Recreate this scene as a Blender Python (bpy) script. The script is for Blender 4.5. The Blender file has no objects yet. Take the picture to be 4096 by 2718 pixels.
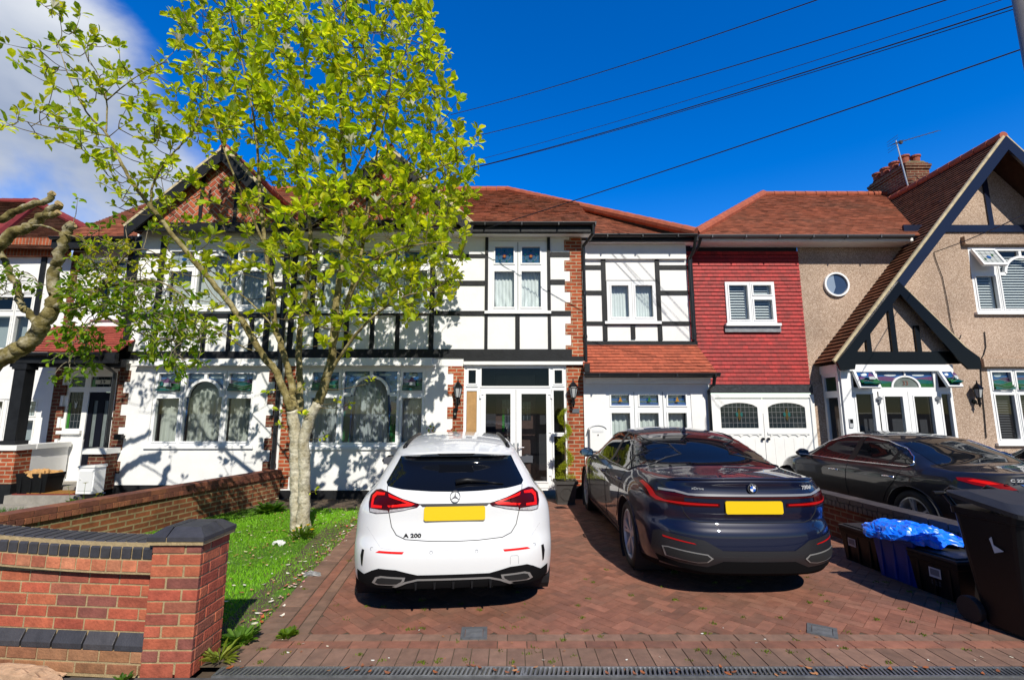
import bpy, bmesh, math, random
from mathutils import Vector, Matrix
from mathutils.bvhtree import BVHTree
R = math.radians
random.seed(7)
SC = bpy.context.scene
COL = SC.collection
# ---------------------------------------------------------------- camera model of the photograph
CF, CH, CP = 1900.0, 1.68, R(8.6)
_c, _s = math.cos(CP), math.sin(CP)
def at(px, py, Y):
    """point of the plane y=Y seen at pixel (px,py) of the 2363 px wide picture (used to read real positions off the photo)"""
    k = 1.7334
    u = (px*k-2048)/CF; v = (1359-py*k)/CF
    t = Y/(_c-v*_s)
    return Vector((u*t, Y, CH+(_s+v*_c)*t))
# ---------------------------------------------------------------- mesh builder
class MB:
    def __init__(s): s.v = []; s.f = []; s.c = []; s.col = (1, 1, 1); s.m = []; s.mi = 0; s.u = {}
    def face(s, pts, col=None, uv=None):
        if uv: s.u[len(s.f)] = uv
        i = len(s.v); s.v.extend([tuple(p) for p in pts]); s.f.append(tuple(range(i, i+len(pts)))); s.c.append(col or s.col); s.m.append(s.mi)
    def raw(s, vs, fs, col=None):
        i = len(s.v); s.v.extend([tuple(p) for p in vs])
        for f in fs:
            s.f.append(tuple(k+i for k in f)); s.c.append(col or s.col); s.m.append(s.mi)
    def box(s, x0, x1, y0, y1, z0, z1, col=None):
        v = [(x0,y0,z0),(x1,y0,z0),(x1,y1,z0),(x0,y1,z0),(x0,y0,z1),(x1,y0,z1),(x1,y1,z1),(x0,y1,z1)]
        s.raw(v, [(0,3,2,1),(4,5,6,7),(0,1,5,4),(1,2,6,5),(2,3,7,6),(3,0,4,7)], col)
    def bar(s, a, b, w, d, up=(0,0,1), col=None):
        """a square bar from a to b: w across (in the plane with up), d deep"""
        a = Vector(a); b = Vector(b); t = (b-a).normalized(); n = t.cross(Vector(up))
        if n.length < 1e-5: n = t.cross(Vector((0,1,0)))
        n.normalize(); m = n.cross(t)
        v = []
        for p in (a, b):
            for i, j in ((-1,-1),(1,-1),(1,1),(-1,1)): v.append(p+n*(i*d/2)+m*(j*w/2))
        s.raw(v, [(0,1,2,3),(7,6,5,4),(0,4,5,1),(1,5,6,2),(2,6,7,3),(3,7,4,0)], col)
    def tube(s, pts, r, n=8, cap=True, col=None):
        pts = [Vector(p) for p in pts]; k = len(pts)
        rs = r if isinstance(r, (list, tuple)) else [r]*k
        vs = []; fs = []; ref = None
        for i, p in enumerate(pts):
            t = (pts[min(i+1, k-1)]-pts[max(i-1, 0)])
            if t.length < 1e-9: t = Vector((0,0,1))
            t.normalize()
            if ref is None:
                ref = t.cross(Vector((0,0,1)))
                if ref.length < .05: ref = t.cross(Vector((0,1,0)))
            ref = (ref-t*ref.dot(t)).normalized(); b = t.cross(ref)
            for j in range(n):
                a = 2*math.pi*j/n; vs.append(p+(ref*math.cos(a)+b*math.sin(a))*rs[i])
        for i in range(k-1):
            for j in range(n):
                fs.append((i*n+j, i*n+(j+1)%n, (i+1)*n+(j+1)%n, (i+1)*n+j))
        if cap: fs.append(tuple(range(n-1,-1,-1))); fs.append(tuple((k-1)*n+j for j in range(n)))
        s.raw(vs, fs, col)
    def lathe(s, o, prof, n=16, axis='z', col=None, cap=True):
        """prof = [(r,h)...] around an axis through o"""
        vs = []; fs = []; k = len(prof)
        for r_, h in prof:
            for j in range(n):
                a = 2*math.pi*j/n; c, d = r_*math.cos(a), r_*math.sin(a)
                p = (c, d, h) if axis == 'z' else ((h, c, d) if axis == 'x' else (c, h, d))
                vs.append((o[0]+p[0], o[1]+p[1], o[2]+p[2]))
        for i in range(k-1):
            for j in range(n): fs.append((i*n+j, i*n+(j+1)%n, (i+1)*n+(j+1)%n, (i+1)*n+j))
        if cap: fs.append(tuple(range(n-1,-1,-1))); fs.append(tuple((k-1)*n+j for j in range(n)))
        s.raw(vs, fs, col)
    def prism(s, poly, fn, d0, d1, col=None):
        """2D polygon -> fn(a,b,d) at depth d0 and d1, with sides"""
        n = len(poly); vs = [fn(a,b,d0) for a,b in poly]+[fn(a,b,d1) for a,b in poly]
        fs = [tuple(range(n)), tuple(range(2*n-1, n-1, -1))]+[(i, i+n, (i+1)%n+n, (i+1)%n) for i in range(n)]
        s.raw(vs, fs, col)
XZ = lambda a, b, d: (a, d, b)
XY = lambda a, b, d: (a, b, d)
ORG = {}
def build(name, mb, mat, parent=None, smooth=False, uv=True, local=False, merge=0, recalc=False):
    org = Vector((0,0,0)) if (parent is None or local) else ORG.get(parent.name, Vector((0,0,0)))
    me = bpy.data.meshes.new(name)
    me.from_pydata([(x-org.x, y-org.y, z-org.z) for x,y,z in mb.v] if org.length else mb.v, [], mb.f)
    if any(c != (1,1,1) for c in mb.c):
        ca = me.color_attributes.new('Col', 'FLOAT_COLOR', 'CORNER'); buf = []
        for f, c in zip(mb.f, mb.c): buf.extend([c[0], c[1], c[2], 1.0]*len(f))
        ca.data.foreach_set('color', buf)
    ms = mat if isinstance(mat, (list, tuple)) else [mat]
    for m in ms: me.materials.append(m)
    if len(ms) > 1: me.polygons.foreach_set('material_index', mb.m)
    if recalc or merge:
        bm = bmesh.new(); bm.from_mesh(me)
        if merge: bmesh.ops.remove_doubles(bm, verts=bm.verts, dist=merge)
        if recalc: bmesh.ops.recalc_face_normals(bm, faces=bm.faces)
        bm.to_mesh(me); bm.free()
    if uv: boxuv(me, org, mb.u)
    if smooth: me.polygons.foreach_set('use_smooth', [True]*len(me.polygons))
    me.update()
    o = bpy.data.objects.new(name, me); COL.objects.link(o)
    if parent is not None: o.parent = parent; ORG[o.name] = org
    return o
def boxuv(me, org, given={}):
    """metric UVs: u runs level along the face, v runs up its slope"""
    uvl = me.uv_layers.new(name='UVMap').data; vs = me.vertices
    buf = [0.0]*(2*len(me.loops))
    for p in me.polygons:
        n = p.normal
        if p.index in given:
            for li, w in zip(p.loop_indices, given[p.index]): buf[2*li], buf[2*li+1] = w
            continue
        if abs(n.z) > .95: u = Vector((1,0,0)); v = Vector((0,1,0))
        else:
            u = Vector((0,0,1)).cross(n)
            if u.length < 1e-6: u = Vector((1,0,0))
            u.normalize(); v = n.cross(u)
            if v.z < 0: v = -v
            if abs(u.x) > abs(u.y):
                if u.x < 0: u = -u
            elif u.y < 0: u = -u
        for li in p.loop_indices:
            co = vs[me.loops[li].vertex_index].co+org
            buf[2*li] = co.dot(u); buf[2*li+1] = co.dot(v)
    uvl.foreach_set('uv', buf)
def thing(name, label, cat, loc=(0,0,0), rz=0, group=None, kind=None):
    o = bpy.data.objects.new(name, None); COL.objects.link(o); o.empty_display_size = .1
    o.location = loc; o.rotation_euler = (0,0,rz); ORG[o.name] = Vector(loc)
    return tag(o, label, cat, group, kind)
def tag(o, label=None, cat=None, group=None, kind=None):
    if label: o['label'] = label
    if cat: o['category'] = cat
    if group: o['group'] = group
    if kind: o['kind'] = kind
    return o
def one(name, mb, mat, label, cat, group=None, **kw):
    return tag(build(name, mb, mat, **kw), label, cat, group)
# ---------------------------------------------------------------- 2D helpers
def clip(poly, a, b, c):
    """keep the part of a polygon where a*x+b*y<=c"""
    out = []; n = len(poly)
    for i in range(n):
        p, q = poly[i], poly[(i+1)%n]; dp = a*p[0]+b*p[1]-c; dq = a*q[0]+b*q[1]-c
        if dp <= 0: out.append(p)
        if (dp < 0 and dq > 0) or (dp > 0 and dq < 0):
            t = dp/(dp-dq); out.append((p[0]+(q[0]-p[0])*t, p[1]+(q[1]-p[1])*t))
    return out
def clip_convex(poly, region):
    """clip by a convex counter-clockwise region"""
    n = len(region)
    for i in range(n):
        (x0,y0),(x1,y1) = region[i], region[(i+1)%n]; a, b = y1-y0, -(x1-x0)
        poly = clip(poly, a, b, a*x0+b*y0)
        if len(poly) < 3: return []
    return poly
def area2(p): return abs(sum(p[i][0]*p[(i+1)%len(p)][1]-p[(i+1)%len(p)][0]*p[i][1] for i in range(len(p))))/2
def inside(p, poly):
    x, y = p; r = False; n = len(poly)
    for i in range(n):
        (x0,y0),(x1,y1) = poly[i], poly[(i+1)%n]
        if (y0 > y) != (y1 > y) and x < (x1-x0)*(y-y0)/(y1-y0)+x0: r = not r
    return r
def herringbone(mb, region, W, gap, ang, fn, lift, cols, d=0.0):
    """real blocks laid herringbone inside a convex region; fn(a,b,h) places them"""
    ca, sa = math.cos(ang), math.sin(ang)
    xs = [x*ca+y*sa for x,y in region]; ys = [-x*sa+y*ca for x,y in region]
    for b in range(int(min(ys)/W)-2, int(max(ys)/W)+3):
        a0 = int(min(xs)/W)-5
        for a in range(a0, int(max(xs)/W)+5):
            k = (a-b) % 4
            if k == 0: r = (a*W, b*W, (a+2)*W, (b+1)*W)
            elif k == 3: r = (a*W, b*W, (a+1)*W, (b+2)*W)
            else: continue
            g = gap/2
            q = [(r[0]+g,r[1]+g),(r[2]-g,r[1]+g),(r[2]-g,r[3]-g),(r[0]+g,r[3]-g)]
            q = clip_convex([(x*ca-y*sa, x*sa+y*ca) for x,y in q], region)
            if len(q) < 3 or area2(q) < W*W*.12: continue
            c = random.choice(cols); j = random.uniform(.8, 1.2); c = (c[0]*j, c[1]*j, c[2]*j)
            h = lift+random.uniform(-1, 1)*d
            mb.prism(q, fn, h, h-.006 if lift >= 0 else h+.006, c)
def wallholes(mb, x0, x1, z0, z1, holes, Y, depth, col=None):
    """a sheet of wall at y=Y with rectangular openings and their reveals"""
    xs = sorted({x0, x1}|{min(max(v, x0), x1) for h in holes for v in h[:2]}); zs = sorted({z0, z1}|{min(max(v, z0), z1) for h in holes for v in h[2:4]})
    def hole(x, z): return any(h[0] < x < h[1] and h[2] < z < h[3] for h in holes)
    for i in range(len(xs)-1):
        for j in range(len(zs)-1):
            if not hole((xs[i]+xs[i+1])/2, (zs[j]+zs[j+1])/2):
                mb.face([(xs[i],Y,zs[j]),(xs[i+1],Y,zs[j]),(xs[i+1],Y,zs[j+1]),(xs[i],Y,zs[j+1])], col)
    for h in holes:
        a, b, c, d = h[:4]; Z = Y+depth
        mb.face([(a,Y,c),(b,Y,c),(b,Z,c),(a,Z,c)], col); mb.face([(a,Y,d),(a,Z,d),(b,Z,d),(b,Y,d)], col)
        mb.face([(a,Y,c),(a,Z,c),(a,Z,d),(a,Y,d)], col); mb.face([(b,Y,c),(b,Y,d),(b,Z,d),(b,Z,c)], col)
# ---------------------------------------------------------------- materials
MATS = {}
def nodes(name):
    m = bpy.data.materials.new(name); m.use_nodes = True; nt = m.node_tree
    return m, nt, nt.nodes['Principled BSDF'], nt.nodes.new, nt.links.new
def pm(name, col, rough=.6, metal=0, coat=0, var=0., vs=6., bump=0., bs=60., attr=False, spec=None, detail=4, stain=0., coords='Object', coat_r=.03, trans=0.):
    """principled paint with noise variation, grain bump and optional per-piece colour"""
    if name in MATS: return MATS[name]
    m, nt, P, N, L = nodes(name)
    P.inputs['Roughness'].default_value = rough; P.inputs['Metallic'].default_value = metal
    P.inputs['Coat Weight'].default_value = coat; P.inputs['Coat Roughness'].default_value = coat_r
    if spec is not None: P.inputs['Specular IOR Level'].default_value = spec
    tc = N('ShaderNodeTexCoord'); src = None
    rgb = N('ShaderNodeRGB'); rgb.outputs[0].default_value = (*col, 1); src = rgb.outputs[0]
    if attr:
        a = N('ShaderNodeAttribute'); a.attribute_name = 'Col'; mx = N('ShaderNodeMixRGB'); mx.blend_type = 'MULTIPLY'; mx.inputs[0].default_value = 1
        L(src, mx.inputs[1]); L(a.outputs['Color'], mx.inputs[2]); src = mx.outputs[0]
    if var:
        n = N('ShaderNodeTexNoise'); n.inputs['Scale'].default_value = vs; n.inputs['Detail'].default_value = detail; n.inputs['Roughness'].default_value = .65
        L(tc.outputs[coords], n.inputs['Vector'])
        r = N('ShaderNodeMapRange'); r.inputs[1].default_value = .25; r.inputs[2].default_value = .75; r.inputs[3].default_value = 1-var; r.inputs[4].default_value = 1+var
        L(n.outputs[0], r.inputs[0]); mx = N('ShaderNodeMixRGB'); mx.blend_type = 'MULTIPLY'; mx.inputs[0].default_value = 1
        L(src, mx.inputs[1]); L(r.outputs[0], mx.inputs[2]); src = mx.outputs[0]
    if stain:
        n = N('ShaderNodeTexNoise'); n.inputs['Scale'].default_value = .9; n.inputs['Detail'].default_value = 8; n.inputs['Roughness'].default_value = .7
        L(tc.outputs[coords], n.inputs['Vector'])
        r = N('ShaderNodeMapRange'); r.inputs[1].default_value = .45; r.inputs[2].default_value = .75; r.inputs[3].default_value = 0; r.inputs[4].default_value = stain
        L(n.outputs[0], r.inputs[0]); mx = N('ShaderNodeMixRGB'); L(r.outputs[0], mx.inputs[0]); L(src, mx.inputs[1]); mx.inputs[2].default_value = (.10,.085,.06,1); src = mx.outputs[0]
    L(src, P.inputs['Base Color'])
    if bump:
        n = N('ShaderNodeTexNoise'); n.inputs['Scale'].default_value = bs; n.inputs['Detail'].default_value = 3; L(tc.outputs[coords], n.inputs['Vector'])
        b = N('ShaderNodeBump'); b.inputs['Strength'].default_value = bump; b.inputs['Distance'].default_value = .01; L(n.outputs[0], b.inputs['Height']); L(b.outputs[0], P.inputs['Normal'])
    MATS[name] = m; return m
def brickmat(name, c1, c2, mortar, bw=.225, rh=.075, ms=.010, var=.35, rough=.85, off=.5, bump=.5, smooth=.1):
    """coursed masonry or tiles, laid in metres on the metric UVs"""
    m, nt, P, N, L = nodes(name); P.inputs['Roughness'].default_value = rough; P.inputs['Specular IOR Level'].default_value = .25
    uv = N('ShaderNodeUVMap'); b = N('ShaderNodeTexBrick'); L(uv.outputs[0], b.inputs['Vector'])
    b.offset = off; b.inputs['Color1'].default_value = (*c1,1); b.inputs['Color2'].default_value = (*c2,1); b.inputs['Mortar'].default_value = (*mortar,1)
    b.inputs['Scale'].default_value = 1; b.inputs['Mortar Size'].default_value = ms; b.inputs['Mortar Smooth'].default_value = smooth; b.inputs['Bias'].default_value = -.1
    b.inputs['Brick Width'].default_value = bw; b.inputs['Row Height'].default_value = rh
    n = N('ShaderNodeTexNoise'); n.inputs['Scale'].default_value = 9; n.inputs['Detail'].default_value = 8; n.inputs['Roughness'].default_value = .7; L(uv.outputs[0], n.inputs['Vector'])
    r = N('ShaderNodeMapRange'); r.inputs[1].default_value = .3; r.inputs[2].default_value = .7; r.inputs[3].default_value = 1-var; r.inputs[4].default_value = 1+var; L(n.outputs[0], r.inputs[0])
    mx = N('ShaderNodeMixRGB'); mx.blend_type = 'MULTIPLY'; mx.inputs[0].default_value = 1; L(b.outputs[0], mx.inputs[1]); L(r.outputs[0], mx.inputs[2])
    n2 = N('ShaderNodeTexNoise'); n2.inputs['Scale'].default_value = 1.1; n2.inputs['Detail'].default_value = 6; L(uv.outputs[0], n2.inputs['Vector'])
    r2 = N('ShaderNodeMapRange'); r2.inputs[1].default_value = .35; r2.inputs[2].default_value = .7; r2.inputs[3].default_value = .72; r2.inputs[4].default_value = 1.15; L(n2.outputs[0], r2.inputs[0])
    m2 = N('ShaderNodeMixRGB'); m2.blend_type = 'MULTIPLY'; m2.inputs[0].default_value = 1; L(mx.outputs[0], m2.inputs[1]); L(r2.outputs[0], m2.inputs[2])
    L(m2.outputs[0], P.inputs['Base Color'])
    inv = N('ShaderNodeMath'); inv.operation = 'SUBTRACT'; inv.inputs[0].default_value = 1; L(b.outputs['Fac'], inv.inputs[1])
    ad = N('ShaderNodeMath'); ad.operation = 'MULTIPLY_ADD'; ad.inputs[1].default_value = .35; L(n.outputs[0], ad.inputs[0]); L(inv.outputs[0], ad.inputs[2])
    bu = N('ShaderNodeBump'); bu.inputs['Strength'].default_value = bump; bu.inputs['Distance'].default_value = .008; L(ad.outputs[0], bu.inputs['Height']); L(bu.outputs[0], P.inputs['Normal'])
    return m
def glassmat(name, tint=(.85,.9,.9), refl=.10, dark=0.):
    """window pane: sharp reflection over a clear or dark body"""
    m = bpy.data.materials.new(name); m.use_nodes = True; nt = m.node_tree; N = nt.nodes.new; L = nt.links.new
    nt.nodes.remove(nt.nodes['Principled BSDF']); out = nt.nodes['Material Output']
    t = N('ShaderNodeBsdfTransparent'); t.inputs[0].default_value = (*tint,1)
    g = N('ShaderNodeBsdfGlossy'); g.inputs['Roughness'].default_value = .0; g.inputs[0].default_value = (1,1,1,1)
    lw0 = N('ShaderNodeLayerWeight'); lw0.inputs[0].default_value = .5
    lw = N('ShaderNodeMath'); lw.operation = 'POWER'; lw.inputs[1].default_value = 4.0; L(lw0.outputs['Facing'], lw.inputs[0])
    a = N('ShaderNodeMath'); a.operation = 'MULTIPLY_ADD'; a.inputs[1].default_value = .9; a.inputs[2].default_value = refl; a.use_clamp = True; L(lw.outputs[0], a.inputs[0])
    mx = N('ShaderNodeMixShader'); L(a.outputs[0], mx.inputs[0]); L(t.outputs[0], mx.inputs[1]); L(g.outputs[0], mx.inputs[2]); L(mx.outputs[0], out.inputs[0])
    return m
def leafmat(name, trans=.45, rough=.45, mult=(1,1,1)):
    m, nt, P, N, L = nodes(name); P.inputs['Roughness'].default_value = rough; P.inputs['Specular IOR Level'].default_value = .35
    a = N('ShaderNodeAttribute'); a.attribute_name = 'Col'
    L(a.outputs['Color'], P.inputs['Base Color'])
    t = N('ShaderNodeBsdfTranslucent'); mu = N('ShaderNodeMixRGB'); mu.blend_type = 'MULTIPLY'; mu.inputs[0].default_value = 1; mu.inputs[2].default_value = (*mult,1)
    L(a.outputs['Color'], mu.inputs[1]); L(mu.outputs[0], t.inputs[0])
    mx = N('ShaderNodeMixShader'); mx.inputs[0].default_value = trans; out = nt.nodes['Material Output']
    L(P.outputs[0], mx.inputs[1]); L(t.outputs[0], mx.inputs[2]); L(mx.outputs[0], out.inputs[0])
    return m
M_RENDER = pm('white_render', (.83,.83,.82), .8, var=.05, vs=3, bump=.3, bs=45, stain=.10)
M_BLACK = pm('black_timber_paint', (.010,.011,.013), .55, spec=.3, var=.45, vs=6, bump=.3, bs=22)
M_GLOSSBLACK = pm('black_gloss', (.005,.0055,.007), .22, spec=.3, bump=.05, bs=20)
M_NAVY = pm('navy_gloss', (.012,.017,.04), .25, bump=.08, bs=25)
M_UPVC = pm('white_plastic', (.84,.85,.86), .25, var=.02, vs=2)
M_WHITEP = pm('white_gloss_paint', (.82,.82,.80), .4, var=.04, vs=5)
M_SEAM = pm('seam_grey', (.25,.27,.29), .6)
M_GLASS = glassmat('window_glass', refl=.075)
M_DGLASS = glassmat('door_glass', tint=(.8,.85,.9), refl=.035)
M_DARK = pm('dark_room', (.012,.013,.018), .9)
M_ROOM = pm('room_wall', (.10,.10,.10), .9, var=.3, vs=1)
M_NET = pm('net_curtain', (.78,.80,.80), .9, var=.05, vs=14)
M_BLIND = pm('slat_blind', (.72,.74,.76), .6)
M_BRICK = brickmat('house_brick', (.42,.088,.032), (.27,.048,.02), (.42,.33,.22))
M_BRICKD = brickmat('dark_house_brick', (.17,.045,.024), (.10,.028,.018), (.22,.17,.11))
M_ROOF = pm('clay_roof_tile', (.32,.105,.056), .85, var=.30, vs=5, bump=.35, bs=45, attr=True, stain=.45, detail=8, spec=.25)
M_ROOFN = brickmat('newer_roof_tile', (.36,.09,.045), (.27,.062,.034), (.08,.025,.016), bw=.165, rh=5, ms=.004, var=.3, bump=.3)
M_ROOFD = pm('dark_roof_tile', (.145,.056,.031), .85, var=.42, vs=5, bump=.35, bs=45, attr=True, stain=.5, detail=8, spec=.2)
M_RIDGE = pm('ridge_tile', (.34,.085,.04), .8, var=.3, vs=5, bump=.2, bs=40)
M_HUNG = pm('red_hung_tile', (.31,.011,.010), .65, var=.34, vs=7, bump=.2, bs=50, attr=True)
M_LEAD = pm('lead', (.22,.23,.25), .5, var=.3, vs=9, bump=.3, bs=18)
M_PVC = pm('black_gutter', (.012,.013,.015), .35)
M_CHROME = pm('chrome', (.75,.76,.78), .12, metal=1)
M_CONC = pm('weathered_concrete', (.28,.26,.23), .9, var=.25, vs=7, bump=.4, bs=60)
M_VERGE = pm('verge_mortar', (.50,.42,.27), .9, var=.3, vs=9, bump=.4, bs=40)
def barkmat(name, c1, c2, c3, sc=1.0):
    m, nt, P, N, L = nodes(name); P.inputs['Roughness'].default_value = .9; P.inputs['Specular IOR Level'].default_value = .2
    tc = N('ShaderNodeTexCoord'); n = N('ShaderNodeTexNoise'); n.inputs['Scale'].default_value = 7*sc; n.inputs['Detail'].default_value = 9; n.inputs['Roughness'].default_value = .7; L(tc.outputs['Object'], n.inputs['Vector'])
    mp = N('ShaderNodeMapping'); mp.inputs['Scale'].default_value = (16*sc,16*sc,26*sc); L(tc.outputs['Object'], mp.inputs[0]); v = N('ShaderNodeTexNoise'); v.inputs['Scale'].default_value = 1; v.inputs['Detail'].default_value = 4; L(mp.outputs[0], v.inputs['Vector'])
    cr = N('ShaderNodeValToRGB'); e = cr.color_ramp.elements; e[0].position = .36; e[0].color = (*c1,1); e[1].position = .66; e[1].color = (*c3,1); k = e.new(.5); k.color = (*c2,1); L(n.outputs[0], cr.inputs[0])
    r = N('ShaderNodeMapRange'); r.inputs[1].default_value = .36; r.inputs[2].default_value = .55; r.inputs[3].default_value = .72; r.inputs[4].default_value = 1.06; L(v.outputs[0], r.inputs[0])
    mx = N('ShaderNodeMixRGB'); mx.blend_type = 'MULTIPLY'; mx.inputs[0].default_value = 1; L(cr.outputs[0], mx.inputs[1]); L(r.outputs[0], mx.inputs[2]); L(mx.outputs[0], P.inputs['Base Color'])
    ad = N('ShaderNodeMath'); ad.operation = 'ADD'; L(n.outputs[0], ad.inputs[0]); L(v.outputs[0], ad.inputs[1]); b = N('ShaderNodeBump'); b.inputs['Strength'].default_value = .9; b.inputs['Distance'].default_value = .018; L(ad.outputs[0], b.inputs['Height']); L(b.outputs[0], P.inputs['Normal'])
    return m
def pebblemat():
    m, nt, P, N, L = nodes('pebbledash'); P.inputs['Roughness'].default_value = .9; P.inputs['Specular IOR Level'].default_value = .2
    tc = N('ShaderNodeTexCoord'); v = N('ShaderNodeTexVoronoi'); v.inputs['Scale'].default_value = 75; L(tc.outputs['Object'], v.inputs['Vector'])
    cr = N('ShaderNodeValToRGB'); e = cr.color_ramp.elements
    e[0].position = 0; e[0].color = (.29,.20,.145,1); e[1].position = 1; e[1].color = (.66,.53,.43,1)
    for p, c in ((.35,(.40,.29,.215,1)),(.7,(.49,.37,.285,1))): k = e.new(p); k.color = c
    s = N('ShaderNodeSeparateColor'); L(v.outputs['Color'], s.inputs[0]); L(s.outputs[0], cr.inputs[0])
    n = N('ShaderNodeTexNoise'); n.inputs['Scale'].default_value = .8; n.inputs['Detail'].default_value = 7; L(tc.outputs['Object'], n.inputs['Vector'])
    r = N('ShaderNodeMapRange'); r.inputs[1].default_value = .3; r.inputs[2].default_value = .7; r.inputs[3].default_value = .75; r.inputs[4].default_value = 1.12; L(n.outputs[0], r.inputs[0])
    mx = N('ShaderNodeMixRGB'); mx.blend_type = 'MULTIPLY'; mx.inputs[0].default_value = 1; L(cr.outputs[0], mx.inputs[1]); L(r.outputs[0], mx.inputs[2]); L(mx.outputs[0], P.inputs['Base Color'])
    b = N('ShaderNodeBump'); b.invert = True; b.inputs['Strength'].default_value = .6; b.inputs['Distance'].default_value = .008; L(v.outputs['Distance'], b.inputs['Height']); L(b.outputs[0], P.inputs['Normal'])
    return m
M_PEB = pebblemat()
# ================================================================ building helpers
def roof_face(mb, pts, g=.105, lift=.013, tw=.165, jit=.24):
    """a slope of real overlapping tile courses"""
    pts = [Vector(p) for p in pts]; n = Vector((0,0,0))
    for i in range(len(pts)):
        a, b = pts[i], pts[(i+1)%len(pts)]; n += Vector(((a.y-b.y)*(a.z+b.z), (a.z-b.z)*(a.x+b.x), (a.x-b.x)*(a.y+b.y)))
    n.normalize()
    if n.z < -1e-4 or (abs(n.z) < 1e-4 and n.y > 0): n = -n
    u = Vector((0,0,1)).cross(n).normalized(); v = n.cross(u); o = pts[0]; d0 = o.dot(n)
    if v.z < 0: v = -v
    q = [(p.dot(u), p.dot(v)) for p in pts]
    f = lambda a, b, h: u*a+v*b+n*(d0+h)
    v0, v1 = min(y for _, y in q), max(y for _, y in q)
    if tw: mb.face([f(x, y, -.007) for x, y in q], (.4,.4,.4))
    for k in range(int(math.floor(v0/g)), int(math.ceil(v1/g))+1):
        y0 = k*g; s = clip(clip(q, 0, -1, -y0), 0, 1, y0+g)
        if len(s) < 3: continue
        if tw:      # split into single tiles with their own tone
            x0, x1 = min(x for x,_ in s), max(x for x,_ in s); off = (k % 2)*.5
            for i in range(int(x0/tw)-2, int(x1/tw)+2):
                t = clip(clip(s, -1, 0, -(i+off)*tw-.0015), 1, 0, (i+1+off)*tw-.0015)
                if len(t) < 3 or area2(t) < 1e-5: continue
                c = random.uniform(1-jit, 1+jit); dl = random.uniform(0, .006)
                course(mb, t, y0, g, lift+dl, f, (c, c, c))
        else:
            c = random.uniform(1-jit*.4, 1+jit*.4); course(mb, s, y0, g, lift, f, (c, c, c))
def course(mb, s, y0, g, lift, f, col):
    h = lambda y: lift*(1-(y-y0)/g)+.001
    mb.face([f(x, y, h(y)) for x, y in s], col, uv=[(x, y) for x, y in s])
    n = len(s)
    for i in range(n):
        (xa,ya),(xb,yb) = s[i], s[(i+1)%n]
        if abs(ya-y0) < 1e-6 and abs(yb-y0) < 1e-6: mb.face([f(xa,ya,lift+.001), f(xb,yb,lift+.001), f(xb,yb,-.004), f(xa,ya,-.004)], tuple(k*(.35 if lift > .018 else .7) for k in col), uv=[(xa,ya)]*4)
def ridge(mb, a, b, r=.11, step=.3):
    a = Vector(a); b = Vector(b); n = max(1, int((b-a).length/step))
    for i in range(n):
        p, q = a.lerp(b, i/n), a.lerp(b, (i+.97)/n); mb.tube([p, q], [r, r*.93], 10)
ROSE = {'blue': (.02,.09,.28), 'green': (.015,.10,.03), 'teal': (.01,.10,.10), 'dark': (.012,.02,.025), 'white': (.62,.68,.72), 'purple': (.12,.05,.13), 'amber': (.35,.17,.02), 'red': (.25,.01,.012), 'lead': (.17,.18,.19), 'pale': (.42,.45,.46), 'brick': (.20,.05,.03)}
M_STAIN = pm('stained_glass', (1,1,1), .08, attr=True, var=.25, vs=40)
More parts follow.
